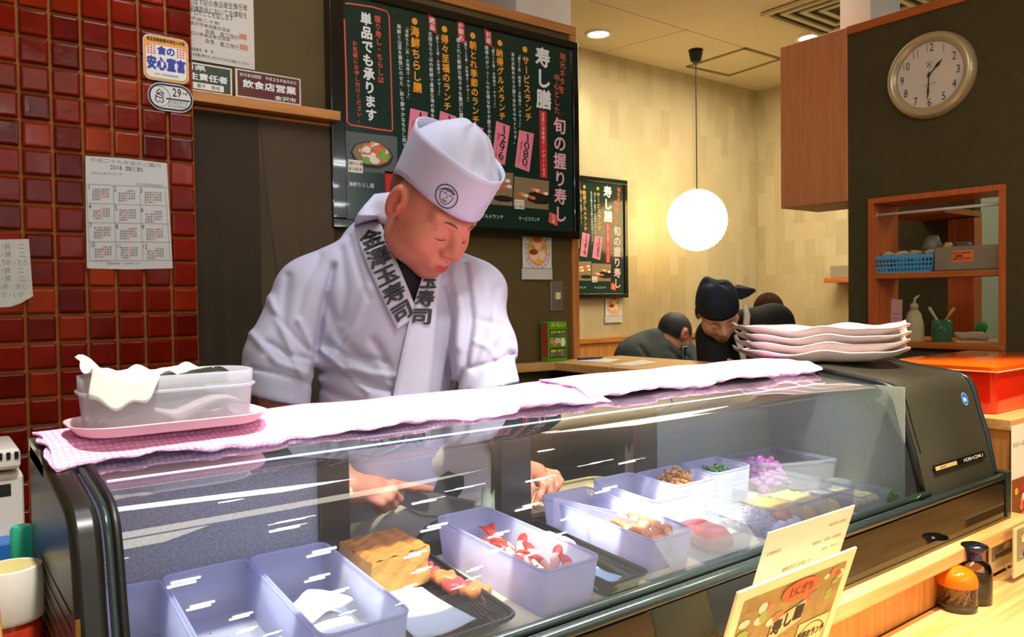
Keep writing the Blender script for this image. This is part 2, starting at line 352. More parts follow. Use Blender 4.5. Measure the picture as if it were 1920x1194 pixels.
def wallpaper():
    m = mat('wallpaper', '#bdae84', 0.75); nt = m.node_tree; N = nt.nodes; L = nt.links; b = N['Principled BSDF']
    tc = N.new('ShaderNodeTexCoord'); sp = N.new('ShaderNodeSeparateXYZ'); L.new(tc.outputs['Object'], sp.inputs[0])
    ad = N.new('ShaderNodeMath'); ad.operation = 'ADD'; L.new(sp.outputs[0], ad.inputs[0]); L.new(sp.outputs[1], ad.inputs[1])
    cb = N.new('ShaderNodeCombineXYZ'); L.new(sp.outputs[2], cb.inputs[0]); L.new(ad.outputs[0], cb.inputs[1])
    br = N.new('ShaderNodeTexBrick'); L.new(cb.outputs[0], br.inputs['Vector']); br.inputs['Scale'].default_value = 1.0; br.inputs['Mortar Size'].default_value = 0.0
    br.inputs['Brick Width'].default_value = 0.26; br.inputs['Row Height'].default_value = 0.085; br.inputs['Bias'].default_value = 0.0
    br.inputs['Color1'].default_value = lin('#b9aa80'); br.inputs['Color2'].default_value = lin('#c8ba92')
    mp = N.new('ShaderNodeMapping'); mp.inputs['Scale'].default_value = (60, 60, 3); L.new(tc.outputs['Object'], mp.inputs[0])
    nz = N.new('ShaderNodeTexNoise'); nz.inputs['Scale'].default_value = 2.0; L.new(mp.outputs[0], nz.inputs['Vector'])
    mr = N.new('ShaderNodeMapRange'); mr.inputs[1].default_value = 0.3; mr.inputs[2].default_value = 0.7; mr.inputs[3].default_value = 0.93; mr.inputs[4].default_value = 1.05; L.new(nz.outputs[0], mr.inputs[0])
    mx = N.new('ShaderNodeVectorMath'); mx.operation = 'SCALE'; L.new(br.outputs[0], mx.inputs[0]); L.new(mr.outputs[0], mx.inputs['Scale']); L.new(mx.outputs[0], b.inputs['Base Color'])
    return m
M_paper = wallpaper()
def struct(name, mb, m, parent=None, **k):
    o = mb.build(name, m, parent, **k)
    if parent is None: o['kind'] = 'structure'
    return o
FL, CE = -1.40, 1.63
struct('floor', MB().box((-14, -22, FL-0.1), (14, 5, FL)), M_floor)
ce = struct('ceiling', MB().box((-14, -1.2, CE), (14, 5, CE+0.1)), M_ceil)
struct('ceiling_hall', MB().box((-14, -22, CE+0.25), (14, -1.2, CE+0.35)), mat('hall_ceiling', '#c9c6ba', 0.9))
# ceiling: access panel, joint lines, downlights, vent -----------------------------------------------
ap = MB()
cA, cB, cC, cDd = [onZ(*p, CE) for p in ((1290, 124), (1397, 90), (1464, 110), (1367, 141))]
for a, b in ((cA, cB), (cB, cC), (cC, cDd), (cDd, cA)):
    d = (b-a)/np.linalg.norm(b-a); nn = np.array([-d[1], d[0], 0])*0.012
    ap.prism([a-nn-d*0.01, a+nn-d*0.01, b+nn+d*0.01, b-nn+d*0.01], (0, 0, -0.006))
o = ap.build('access_panel_frame', mat('panel_groove', '#8c7a50', 0.7), ce)
for i, (p0, p1) in enumerate((((1105, 0), (1397, 90)), ((1130, 98), (1290, 55)))):
    a, b = onZ(*p0, CE), onZ(*p1, CE); d = (b-a)/np.linalg.norm(b-a); nn = np.array([-d[1], d[0], 0])*0.002
    MB().prism([a-nn, a+nn, b+nn, b-nn], (0, 0, -0.0012)).build('board_joint', mat('joint_line', '#a89868', 0.9), ce)
M_emw = mat('downlight_lens', '#fff6e0', 0.4, emit='#fff3d8', estr=14)
def downlight(px, py, r, lab, lit=True):
    c = onZ(px, py, CE); t = thing('downlight', (c[0], c[1], CE-0.012), lab, 'ceiling light', 'recessed ceiling downlights')
    mb = MB(); mb.lathe((c[0], c[1], CE-0.012), [(r*0.72, 0.011), (r*0.78, 0), (r, 0.002), (r*1.02, 0.0115)], 28, cap=False); mb.build('trim_ring', M_white, t, smooth=True)
    MB().lathe((c[0], c[1], CE-0.006), [(r*0.001, 0.001), (r*0.74, 0.001)], 24, cap=False).build('lens', M_emw, t, smooth=True)
    light('SPOT', 'downlight_lamp', (c[0], c[1], CE-0.03), 14, (1.0, 0.85, 0.58), 0.05, (c[0], c[1], -1), 110, 0.8)
downlight(1122, 62, 0.085, 'small round ceiling downlight above the wallpapered wall')
downlight(1521, 69, 0.10, 'bright round downlight just above the wooden bulkhead')
# vent
v0 = onZ(1500, 20, CE); v1 = onZ(1585, 52, CE)
vt = thing('ceiling_vent', (v1[0]-0.05, v1[1]-0.05, CE-0.02), 'square cream ceiling air vent with concentric louvres', 'vent')
vx1, vy1 = 3.95, v1[1]-0.02
vcx, vcy, vs = onZ(1590, 14, CE)[0], onZ(1590, 14, CE)[1], 0.34
M_vent = mat('vent_cream', '#c9bd93', 0.6); M_ventd = mat('vent_dark', '#3a3424', 0.8)
MB().box((vcx-vs, vcy-vs, CE-0.004), (vcx+vs, vcy+vs, CE-0.001)).build('vent_back', M_ventd, vt)
for i, s in enumerate((vs, vs*0.78, vs*0.56, vs*0.34)):
    mb = MB(); w = 0.03
    for sx, sy in ((1, 0), (-1, 0), (0, 1), (0, -1)):
        if sx: mb.box((vcx+sx*s-w*(sx > 0), vcy-s, CE-0.022+0.003*i), (vcx+sx*s+w*(sx < 0), vcy+s, CE-0.005))
        else: mb.box((vcx-s+w, vcy+sy*s-w*(sy > 0), CE-0.022+0.003*i), (vcx+s-w, vcy+sy*s+w*(sy < 0), CE-0.005))
    mb.build('louvre', M_vent, vt)
# tiled wall ----------------------------------------------------------------------------------------
TYp, TXE, PT = 2.30, 0.642, 0.0695
M_grout = mat('grout', '#96561f', 0.85, var=0.15, vscale=30, bump=0.2, bscale=200)
wl = struct('wall_left', MB().box((-1.6, TYp+0.004, FL), (TXE-0.001, 2.55, CE)), M_grout)
tile_m = [mat('tile_%d' % i, c, 0.12, var=0.25, vscale=9, spec=0.16, bump=0.10, bscale=16, coords='Position') for i, c in enumerate(('#701606', '#7c1907', '#5f1005', '#882408', '#98300c', '#761505'))]
def tile_mesh(m):
    a = PT/2-0.0044; mb = MB(); rings = [(a, 0.004), (a, -0.0042), (a-0.0022, -0.0062), (a-0.0060, -0.0070)]
    vs = []; fs = []
    for r, y in rings: vs += [(-r, y, -r), (r, y, -r), (r, y, r), (-r, y, r)]
    for i in range(3):
        for k in range(4): fs.append((i*4+k, i*4+(k+1) % 4, i*4+4+(k+1) % 4, i*4+4+k))
    fs.append((12, 13, 14, 15)); me = bpy.data.meshes.new('tile'); me.from_pydata(vs, [], fs); me.materials.append(m)
    return me
tms = [tile_mesh(m) for m in tile_m]; org = np.array(wl['_org'])
for r in range(24):
    for c in range(11):
        o = bpy.data.objects.new('tile', tms[random.choices(range(6), (5, 6, 5, 3, 1.6, 5))[0]]); COL.objects.link(o); o.parent = wl
        o.location = np.array([TXE-0.0008-PT*(c+.5), TYp, 0.742+0.0697*(4-r-.5)])-org
        o.rotation_euler = (random.uniform(-.012, .012), 0, random.uniform(-.012, .012))
# kitchen back wall with the curtained doorway --------------------------------------------------------
YB = 2.42
wb = MB(); wb.box((TXE, YB, 0.60), (2.16, YB+0.10, 1.075)); wb.box((1.10, YB, FL), (2.16, YB+0.10, 0.60))
struct('wall_back', wb, M_dark)
struct('trim_1', MB().box((TXE, YB-0.012, 1.075), (2.195, YB+0.115, 1.112)), M_oak, bevel=0.003)
struct('trim_2', MB().box((2.157, YB-0.014, -0.25), (2.192, YB+0.115, 1.0745)), M_oakZ, bevel=0.003)
struct('column_1', MB().box((2.03, 2.60, 0.6), (2.335, 2.9, CE)), M_white)
struct('wall_store', MB().box((-0.2, 3.5, FL), (1.9, 3.6, CE)), mat('store_wall', '#a9a792', 0.8))
# dining room ----------------------------------------------------------------------------------------
struct('wall_room_back', MB().box((1.9, 3.80, FL), (5.5, 3.9, CE)), M_paper)
struct('wall_room_right', MB().box((5.40, -1.2, FL), (5.5, 3.80, CE)), M_paper)
wn = struct('trim_9', MB().box((1.9, 3.775, FL), (5.40, 3.80, -0.30)), M_panel)
struct('trim_3', MB().box((1.9, 3.76, -0.30), (5.40, 3.80, -0.265)), M_oak, bevel=0.003)
# clock wall with its serving hatch -------------------------------------------------------------------
XC = 3.16
HY0, HY1, HZ0, HZ1 = 1.173, 1.686, -0.215, 0.393
wr = MB()
wr.box((XC, -1.2, FL), (XC+0.12, HY0, 1.09)); wr.box((XC, HY1, FL), (XC+0.12, 1.778, 1.09)); wr.box((XC, HY0, HZ1), (XC+0.12, HY1, 1.09)); wr.box((XC, HY0, FL), (XC+0.12, HY1, HZ0))
struct('wall_right', wr, M_dark2)
struct('trim_4', MB().box((XC-0.012, -1.2, 1.0905), (XC+0.13, 1.778, 1.125)), M_oakY, bevel=0.003)
bk = struct('trim_5', MB().box((XC-0.004, 1.779, 0.395), (XC+0.30, 2.10, 1.125)), M_bulk, bevel=0.004)
struct('column_2', MB().box((3.34, 1.775, 0.7), (3.6, 1.915, CE)), M_white)
fr = MB(); w = 0.022; dp = 0.20
fr.box((XC-0.012, HY0, HZ1-w), (XC+dp, HY1, HZ1)); fr.box((XC-0.012, HY1-w, HZ0+w), (XC+dp, HY1, HZ1-w)); fr.box((XC-0.012, HY0, HZ0+w), (XC+dp, HY0+w, HZ1-w)); 
struct('window_1', fr, M_redwood, bevel=0.002)
struct('trim_6', MB().box((XC-0.02, HY0, HZ0), (XC+0.45, HY1, HZ0+w)), M_oakY, bevel=0.002)
# space behind the hatch
struct('wall_hatch_back', MB().box((3.78, 1.53, FL), (3.84, 2.10, 1.0)), M_dark2)
struct('trim_7', MB().box((3.70, 1.50, -0.6), (3.779, 1.61, 0.33)), M_redwood, bevel=0.002)
struct('trim_8', MB().box((3.42, 1.50, 0.335), (3.779, 1.765, 0.36)), M_oakY, bevel=0.002)
struct('wall_hatch_far', MB().box((4.7, -0.5, FL), (4.76, 2.05, CE)), mat('far_green', '#7d8a74', 0.7, var=0.1, vscale=2))
# counters --------------------------------------------------------------------------------------------
cc = thing('customer_counter', (1.2, 0.3, FL), 'pale wood customer counter with a raised ledge under the display case', 'counter')
CT = -0.690
MB().box((-0.9, -0.05, CT-0.05), (3.10, 0.80, CT)).build('counter_top', M_pine, cc, bevel=0.006)
MB().box((-0.9, 0.10, FL), (3.10, 0.75, CT-0.05)).build('counter_body', M_panel, cc)
MB().box((-0.9, 0.80, CT), (2.24, 0.82, -0.600)).build('upstand', M_panel, cc)
MB().box((-0.9, 0.768, -0.600), (2.24, 1.26, -0.566)).build('ledge', M_pine, cc, bevel=0.004)
MB().box((-0.9, 0.82, FL), (2.24, 1.26, -0.600)).build('case_plinth', M_panel, cc)
kc = thing('kitchen_counter', (0.6, 1.4, FL), 'stainless kitchen worktop behind the display case', 'counter')
MB().box((-0.6, 1.265, -0.60), (1.95, 1.40, -0.565)).build('worktop', mat('steel', '#8c8a82', 0.3, 0.9), kc, bevel=0.003)
MB().box((-0.6, 1.265, FL), (1.95, 1.385, -0.60)).build('cabinet', mat('steel_dark', '#45423a', 0.4, 0.6), kc)
pc = thing('pass_counter', (2.2, 1.9, FL), 'pale wood pass counter running from the wooden post towards the display case', 'counter')
MB().prism([(1.99, 1.3, -0.25), (2.42, 1.3, -0.25), (2.42, 2.405, -0.25), (1.6, 2.405, -0.25), (1.6, 2.375, -0.25), (1.99, 2.335, -0.25)], (0, 0, -0.032)).build('counter_top', M_pine, pc, bevel=0.003)
MB().box((2.03, 1.30, FL), (2.38, 2.40, -0.282)).build('counter_body', mat('dark_panel', '#2a2418', 0.7), pc)
pb = thing('side_cabinet', (2.6, 1.1, FL), 'oak side cabinet beside the black end of the display case', 'cabinet')
PZ = onX(1893, 786, 2.25)[2]; PY0 = onX(1893, 786, 2.25)[1]
MB().box((2.25, PY0, FL), (3.12, 1.16, PZ-0.03)).build('body', M_panel, pb)
MB().box((2.245, PY0-0.006, PZ-0.03), (3.12, 1.165, PZ)).build('top', M_pine, pb, bevel=0.003)
# hall lights far behind the viewer: twin tubes that mirror in the glass
M_tube = mat('hall_tube_glow', '#ffffff', 0.5, emit='#f4fbff', estr=40)
k = 0
for iy in range(8):
    for ix in range(9):
        x, y = -3.0+1.9*ix+0.7*(iy % 2), -5.0-2.1*iy
        t = thing('hall_light', (x, y, CE+0.20), 'twin tube light on the hall ceiling, seen only mirrored in the case glass', 'ceiling light', 'hall ceiling lights')
        MB().box((x-0.20, y-0.17, CE+0.235), (x+0.20, y+0.17, CE+0.25)).build('housing', M_white, t)
        for s in (-0.12, 0.12): MB().tube([(x-0.18, y+s, CE+0.215), (x+0.18, y+s, CE+0.215)], 0.015, 6).build('tube', M_tube, t)
# ================================================================== refrigerated display case
M_black = mat('case_black', '#14150f', 0.18, spec=0.5, coat=0.3); M_blackp = mat('case_panel', '#0b0c08', 0.06, spec=0.4, coat=0.15); M_char = mat('case_charcoal', '#4a4739', 0.30, spec=0.6, var=0.1, vscale=4, metal=0.45)
M_rail = mat('case_rail', '#283230', 0.25, metal=0.25); M_rubber = mat('case_rubber', '#070806', 0.45)
M_glass = sheet_glass('case_glass', '#eef6f2', 1.7, 0.0, 0.04, veil=0.022)
XL, XS, XR = 0.118, 1.774, 2.17
GP = [(.832, -.445), (.851, -.365), (.870, -.303), (.880, -.262), (.886, -.243), (.893, -.229), (.903, -.219), (.918, -.212), (.940, -.2075), (.98, -.202), (1.03, -.196), (1.085, -.187)]
TPz = [(1.10, -.180), (1.215, -.176)]
dc = thing('display_case', (1.1, 1.0, -0.566), 'long black refrigerated sushi display case with a curved glass front', 'display case')
def shell(x0, x1, prof, n=2): 
    return MB().grid(lambda u, v: (x0+(x1-x0)*u, prof[int(round(v*(len(prof)-1)))][0], prof[int(round(v*(len(prof)-1)))][1]), n, len(prof))
shell(XL+0.045, XS-0.006, GP, 6).build('curved_glass', M_glass, dc, smooth=True)
MB().prism([(XL, y, z) for y, z in [(1.075, -.190)]+TPz+[(1.215, -.200), (1.075, -.205)]], (XS-XL, 0, 0)).build('lid', M_black, dc)
# machine housing
prof = [(.826, -.450)]+[(y-0.006, z+0.003) for y, z in GP[1:]]+TPz+[(1.215, -.55), (.826, -.55)]
MB().prism([(XS+0.012, y, z) for y, z in prof], (XR-XS-0.030, 0, 0)).build('machine_housing', M_char, dc, bevel=0.004, smooth=True, auto=40)
rim = [(.822, -.455)]+[(y-0.011, z+0.006) for y, z in GP[1:]]+[(y, z+0.005) for y, z in TPz]+[(1.219, -.55), (.822, -.55)]
MB().prism([(XR-0.020, y, z) for y, z in rim], (0.020, 0, 0)).build('end_cap', M_rail, dc, bevel=0.006, seg=3, smooth=True, auto=40)
MB().tube([(XS+0.002, y-0.004, z+0.003) for y, z in GP], 0.0085, 8).build('glass_seal', M_rubber, dc, smooth=True)
MB().grid(lambda u, v: (XS+0.030+0.003*u, GP[1+int(round(v*9))][0]-0.0068, GP[1+int(round(v*9))][1]+0.0036), 2, 10).build('housing_seam', M_rubber, dc, thick=.001)
# left end casing with louvres
lp = [(.826, -.452)]+[(y-0.006, z+0.003) for y, z in GP[1:]]+TPz+[(1.215, -.55), (.826, -.55)]
MB().prism([(XL, y, z) for y, z in lp], (0.030, 0, 0)).build('end_casing', mat('end_dark', '#15140e', 0.34, spec=0.4), dc, bevel=0.008, seg=3, smooth=True, auto=40)
MB().grid(lambda u, v: (XL+0.031+0.008*u, GP[int(round(v*11))][0]-0.003, GP[int(round(v*11))][1]+0.002), 2, 12).build('end_strip', M_rail, dc, smooth=True, thick=0.003)
MB().tube([(XL+0.043, y-0.003, z+0.002) for y, z in GP], 0.005, 6).build('glass_seal', M_rubber, dc, smooth=True)
for i in range(14):
    z = -.31-.017*i; y0 = .87-0.0035*i
    MB().box((XL-0.0012, y0+.02, z-.0013), (XL+0.001, 1.17, z+.0013)).build('louvre', mat('louvre_bronze', '#6b6142', 0.35, 0.5), dc)
MB().box((XL-0.003, .838, -.545), (XL+0.001, .842, -.30)).build('edge_strip', mat('brass', '#9c7a34', 0.3, 0.8), dc)
# base: rails and glossy panel
MB().box((XL, .800, -.562), (XR+0.006, .826, -.468)).build('base_panel', M_blackp, dc, bevel=0.002)
MB().tube([(XL, .806, -.459), (XR+0.006, .806, -.459)], 0.0095, 10).build('front_rail', M_rail, dc, smooth=True)
MB().tube([(XL, .822, -.447), (XS+0.02, .822, -.447)], 0.0080, 10).build('glass_rail', M_rail, dc, smooth=True)
MB().box((XL, .797, -.566), (XR+0.006, .83, -.560)).build('base_trim', mat('base_brown', '#5b4a22', 0.35, 0.3), dc)
MB().box((XR-0.018, .796, -.562), (XR+0.010, 1.215, -.447)).build('base_end', M_rail, dc, bevel=0.003)
# inside: deck, rear doors, stiles, lamp
M_deck = mat('deck_cream', '#e8dcb4', 0.45, var=0.06, vscale=6)
MB().box((XL+0.03, .83, -.475), (XS, 1.215, -.462)).build('deck', M_deck, dc)
MB().box((XL+0.03, 1.205, -.462), (XS, 1.222, -.435)).build('door_track', M_rubber, dc)
M_stile = mat('door_stile', '#2b2017', 0.25)
for x0, x1 in ((.518, .572), (.885, .960), (1.268, 1.325)): MB().box((x0, 1.200, -.435), (x1, 1.222, -.2)).build('door_stile', M_stile, dc, bevel=0.002)
M_cond = frosted('misted_glass', '#d3d4cf', 0.15, 0.5, 0.5, bump=.5, bscale=260); M_cond2 = frosted('misted_glass_faint', '#b4bdae', 0.22, 0.5, 0.4, bump=.3, bscale=240)
MB().box((XL+0.03, 1.208, -.435), (.518, 1.212, -.2)).build('rear_door', M_cond, dc)
MB().box((1.325, 1.208, -.435), (XS, 1.212, -.2)).build('rear_door', M_cond2, dc)
MB().box((XS-0.012, .86, -.462), (XS-0.008, 1.205, -.21)).build('inner_end', M_cond2, dc)
M_led = mat('case_lamp_glow', '#dfe3ff', 0.4, emit='#aab4ff', estr=1.6)
MB().tube([(XL+0.06, 1.03, -.2105), (XS-0.05, 1.03, -.2105)], 0.0016, 8).build('lamp_tube', M_led, dc)
MB().box((XL+0.06, 1.036, -.216), (XS-0.05, 1.06, -.205)).build('lamp_holder', M_rail, dc)
light('AREA', 'case_lamp', (0.95, 1.02, -.222), 2.0, (0.42, 0.42, 1.0), 1.5, (0.95, 1.10, -.5), size_y=0.02)
# badges on the housing
def housing_T(px, py):
    """point on the sloping front of the machine housing"""
    a = np.array([0, GP[1][0]-.006, GP[1][1]+.003]); b = np.array([0, GP[3][0]-.006, GP[3][1]+.003]); e = (b-a)/np.linalg.norm(b-a); n = np.cross([1, 0, 0], e)
    d = ray(px, py); t = (a @ n)/(d @ n); return d*t, e, n
c, e_, n_ = housing_T(1808, 748); T = TP(c, (1, 0, 0), e_, n_ if n_[1] < 0 else -n_)
mb = MB(); disc(mb, 0, 0, .0165, .0165, T, 0, k=3); ring(mb, 0, 0, .0155, .0155, .0008, T, 1, k=6)
mb.add([T(*p, 8) for p in ((-.008, .002), (-.002, .006), (.001, -.001), (.008, .003), (.003, -.007), (-.006, -.006))], [(0, 1, 2, 3, 4, 5)], 1); mb.build('round_badge', [mat('badge_blue', '#1468b8', 0.25), mat('badge_white', '#e8eef2', 0.3)], dc)
c0, e_, n_ = housing_T(1750, 880); c1, _, _ = housing_T(1843, 848); wdt = c1[0]-c0[0]; nn_ = n_ if n_[1] < 0 else -n_; T0 = TP(c0, (1, 0, 0), e_, nn_); T = TP(c0+nn_*.0022, (1, 0, 0), e_, nn_)
pl = MB(); pl.prism([T0(0, -.008, 0), T0(wdt, -.008, 0), T0(wdt, .008, 0), T0(0, .008, 0)], (n_ if n_[1] < 0 else -n_)*0.003); npo = pl.build('name_plate', mat('plate_black', '#0a0a08', 0.25), dc, bevel=0.001)
mb = MB(); htext(mb, 'HOSHIZAKI', wdt*.56, wdt*.97, 0.0, .009, lambda u, v, k=0: T(u, v, 9+k)); mb.build('lettering', mat('plate_silver', '#d2d0c6', 0.4), dc)
mb = MB(); quad(mb, .004, -.0045, wdt*.42, .0045, lambda u, v, k=0: T(u, v, 8.5)); htext(mb, 'AY', wdt*.10, wdt*.22, 0, .008, lambda u, v, k=0: T(u, v, 10+k), 1); mb.build('logo_strip', [mat('strip_gold', '#a8905c', 0.4), mat('strip_ochre', '#3b2f14', 0.4)], dc)

def reparent(names, new, root):
    for ch in list(root.children):
        if ch.name.split('.')[0] in names: ch.parent = new
kid = lambda root, nm: [c for c in root.children if c.name.split('.')[0] == nm][0]
reparent(('round_badge', 'name_plate', 'lettering', 'logo_strip', 'housing_seam'), kid(dc, 'machine_housing'), dc); reparent(('louvre', 'edge_strip', 'end_strip'), kid(dc, 'end_casing'), dc); reparent(('lamp_tube',), kid(dc, 'lamp_holder'), dc)
# ================================================================== people: shared pieces
def cam2w(v): return v[0]*_r+v[1]*_u-v[2]*_f
def to_px(P): 
    z = P @ _f; return np.stack([960+FPX*(P @ _r)/z, 597-FPX*(P @ _u)/z], -1)
def poly_dist(Q, pl):
    best = np.full(len(Q), 1e9)
    for a, b in zip(pl[:-1], pl[1:]):
        a = np.array(a, float); b = np.array(b, float); d = b-a; t = np.clip(((Q-a) @ d)/(d @ d), 0, 1); best = np.minimum(best, np.linalg.norm(Q-a-t[:, None]*d, axis=1))
    return best
def in_poly(Q, pl):
    x, y = Q[:, 0], Q[:, 1]; r = np.zeros(len(Q), bool); n = len(pl)
    for i in range(n):
        (x0, y0), (x1, y1) = pl[i], pl[(i+1) % n]
        c = ((y0 > y) != (y1 > y)) & (x < (x1-x0)*(y-y0)/((y1-y0) or 1e-9)+x0); r ^= c
    return r
def march(fn, px, py, d0=1.0, n=60):
    d = ray(px, py); L = np.linalg.norm(d); t = d0
    for _ in range(n):
        s = fn((d*t)[None])[0]; t += s*0.8/L
        if abs(s) < 2e-4: break
    return d*t
def head_frame(c, yaw, pitch, roll=0):
    y, p = math.radians(yaw), math.radians(pitch)
    h = np.array([math.cos(p)*math.sin(y), -math.sin(p), math.cos(p)*math.cos(y)]); u = np.array([math.sin(p)*math.sin(y), math.cos(p), math.sin(p)*math.cos(y)])
    if roll: 
        l0 = np.cross(u, h); u = u*math.cos(math.radians(roll))+l0*math.sin(math.radians(roll))
    l = np.cross(h, u); l = -l                      # person's left
    l = np.cross(u, h)*1.0
    R = np.stack([cam2w(l), cam2w(h), cam2w(u)]); return np.array(c, float), R
def head_sdf(P, fr, k=1.0, ears=True, fat=1.0):
    c, R = fr; Q = (P-c) @ R.T/k; A = Q.copy(); A[:, 0] = np.abs(A[:, 0])
    d = s_ell(Q, (0, -.012, .038), (.079, .098, .092))
    d = smin(d, s_ell(Q, (0, .028, -.030), (.0655*fat, .066, .082)), .03)
    d = smin(d, s_ell(A, (.046*fat, .012, -.058), (.028, .040, .036)), .03)
    d = smin(d, s_ell(Q, (0, .066, -.090), (.027, .024, .022)), .025)
    d = smin(d, s_ell(A, (.044*fat, .057, -.026), (.027, .030, .032)), .025)
    d = smin(d, s_cap(A, (.048, .070, .030), (.012, .086, .026), .012, .013), .015)
    d = smax(d, -s_ell(A, (.033, .104, .004), (.018, .022, .012)), .012)
    d = smin(d, s_ell(A, (.033, .0765, .003), (.0165, .0155, .0135)), .006)
    d = smin(d, s_cap(Q, (0, .088, .018), (0, .111, -.026), .0095, .0145), .012)
    d = smin(d, s_ell(A, (.0145, .101, -.030), (.0105, .0125, .0095)), .007)
    d = smin(d, s_ell(Q, (0, .086, -.062), (.026, .016, .022)), .015)
    d = smin(d, s_cap(A, (0, .099, -.0605), (.019, .091, -.063), .0062, .003), .005)
    d = smin(d, s_cap(A, (0, .097, -.0735), (.015, .091, -.0715), .0075, .004), .005)
    d = smax(d, -s_cap(A, (0, .106, -.0668), (.021, .094, -.0668), .0016, .0010), .003)
    if ears:
        e = s_ell(A, (.084, -.014, .008), (.012, .023, .037))
        e = smax(e, -s_ell(A, (.0975, -.006, .010), (.0125, .0135, .026)), .004); e = smin(e, s_ell(A, (.088, .004, .004), (.006, .005, .009)), .004)
        d = smin(d, e, .008)
    return d*k
def head_local(P, fr, k=1.0): c, R = fr; return (P-c) @ R.T/k
def face_front(fr, x, z, k=1.0):
    """skin point in front of (x, z) in head coordinates"""
    c, R = fr; y = 0.16
    for _ in range(50):
        p = c+k*np.array([x, y, z]) @ R; s = head_sdf(p[None], fr, k, False)[0]; y -= s*0.8/k
        if abs(s) < 1e-4: break
    return y
M_skin = mat('skin', '#c77555', 0.5, var=0.10, vscale=14, sss=0.12); M_lips = mat('lips', '#b04438', 0.4, sss=0.1)
M_stub = mat('stubble', '#8f6148', 0.6, var=0.2, vscale=150); M_lash = mat('lash_dark', '#24160f', 0.6); M_brow = mat('eyebrow', '#6b4432', 0.8)
M_hairD = mat('hair_dark', '#17110d', 0.45, var=0.3, vscale=60)
def face_lines(fr, parent, k=1.0, name='eyelashes', lid=True):
    c, R = fr
    def strip(mb, pts, w0, off=.0008):
        vs = []
        for x, z in pts:
            for s in (-1, 1):
                w = w0*(.25+.75*math.sin(math.pi*(pts.index((x, z))+.5)/len(pts))); y = face_front(fr, x, z+s*w/2, k)+off/k; vs.append(c+k*np.array([x, y, z+s*w/2]) @ R)
        mb.add(vs, [(2*i, 2*i+1, 2*i+3, 2*i+2) for i in range(len(pts)-1)])
    for s in (-1, 1):
        mb = MB(); strip(mb, [(s*(.019+.0045*i), -.0065-.0032*math.sin(math.pi*i/6)) for i in range(7)], .0022); mb.build('eyelash', M_lash, parent)
        mb = MB(); strip(mb, [(s*(.014+.005*i), .0245+.006*math.sin(math.pi*(i*.8+.4)/7)) for i in range(7)], .0048, .0010); mb.build('eyebrow', M_brow, parent)

# ================================================================== the sushi chef
CD = 1.66
def J(px, py, w=0.0): return D(px, py, CD-w)
chef = thing('person', (0.95, 1.55, FL), 'sushi chef in a white jacket and white cap bending over his work', 'person')
HF = head_frame(D(803, 400, 1.60), 51, 37)
RH = lambda px, py, y=1.40: onY(px, py, y)
armR = [(J(585, 560, -.02), .050), (J(528, 742, .05), .042), (RH(655, 917, 1.38), .027)]
armL = [(J(885, 550, -.04), .050), (J(918, 742, .06), .042), (RH(962, 872, 1.40), .027)]
def finger(P, pts, r0, r1, d, k=.006):
    for i in range(len(pts)-1):
        a = r0+(r1-r0)*i/(len(pts)-1); b = r0+(r1-r0)*(i+1)/(len(pts)-1); d = smin(d, s_cap(P, pts[i], pts[i+1], a, b), k)
    return d
fR = [[RH(703, 912, 1.375), RH(738, 908, 1.365), RH(775, 913, 1.36), RH(807, 917, 1.36)],
      [RH(706, 921, 1.365), RH(736, 922, 1.35), RH(748, 936, 1.362), RH(735, 942, 1.385)],
      [RH(702, 929, 1.36), RH(728, 934, 1.345), RH(737, 947, 1.36), RH(722, 951, 1.38)],
      [RH(695, 935, 1.36), RH(715, 943, 1.348), RH(722, 953, 1.362), RH(709, 956, 1.38)],
      [RH(675, 905, 1.40), RH(715, 905, 1.405), RH(752, 914, 1.40)]]
fL = [[RH(1003, 893, 1.395), RH(1020, 910, 1.375), RH(1012, 930, 1.37), RH(1003, 948, 1.372)],
      [RH(1010, 890, 1.40), RH(1032, 903, 1.38), RH(1030, 922, 1.372), RH(1022, 938, 1.375)],
      [RH(1014, 886, 1.415), RH(1040, 897, 1.395), RH(1043, 912, 1.385), RH(1037, 927, 1.385)],
      [RH(1012, 882, 1.43), RH(1042, 889, 1.415), RH(1050, 902, 1.405), RH(1045, 913, 1.40)],
      [RH(985, 892, 1.385), RH(995, 915, 1.365), RH(990, 935, 1.36)]]
def arm_sdf(P):
    d = np.full(len(P), 1.0)
    for arm, palm, fs in ((armR, [(RH(662, 917, 1.38), RH(700, 920, 1.375), .025, .026), (RH(670, 908, 1.39), RH(703, 913, 1.385), .020, .020)], fR),
                          (armL, [(RH(972, 877, 1.40), RH(1003, 890, 1.405), .024, .025), (RH(985, 882, 1.41), RH(1008, 884, 1.42), .020, .020)], fL)):
        for (a, ra), (b, rb) in zip(arm[:-1], arm[1:]): d = smin(d, s_cap(P, a, b, ra, rb), .02)
        for a, b, ra, rb in palm: d = smin(d, s_cap(P, a, b, ra, rb), .015)
        for i, f in enumerate(fs): d = np.minimum(d, finger(P, f, .0105, .0078, np.full(len(P), 1.0))) if i > 9 else smin(d, finger(P, f, .0105 if i < 4 else .0125, .0080 if i < 4 else .0095, np.full(len(P), 1.0)), .004)
    return d
NB = J(757, 520, -.05)
def core_sdf(P):
    d = s_cap(P, J(738, 545, -.06), J(735, 640, -.07), .075, .09); d = smin(d, s_cap(P, J(735, 640, -.07), J(735, 900, -.08), .09, .105), .03)
    d = smin(d, s_cap(P, J(600, 565, -.04), J(870, 550, -.06), .045, .045), .04); return d
def skin_sdf(P):
    d = head_sdf(P, HF); nk = HF[0]+np.array([0, -.030, -.055]) @ HF[1]
    d = smin(d, s_cap(P, nk, NB, .050, .056), .025)
    d = smin(d, core_sdf(P), .03); return smin(d, arm_sdf(P), .02)
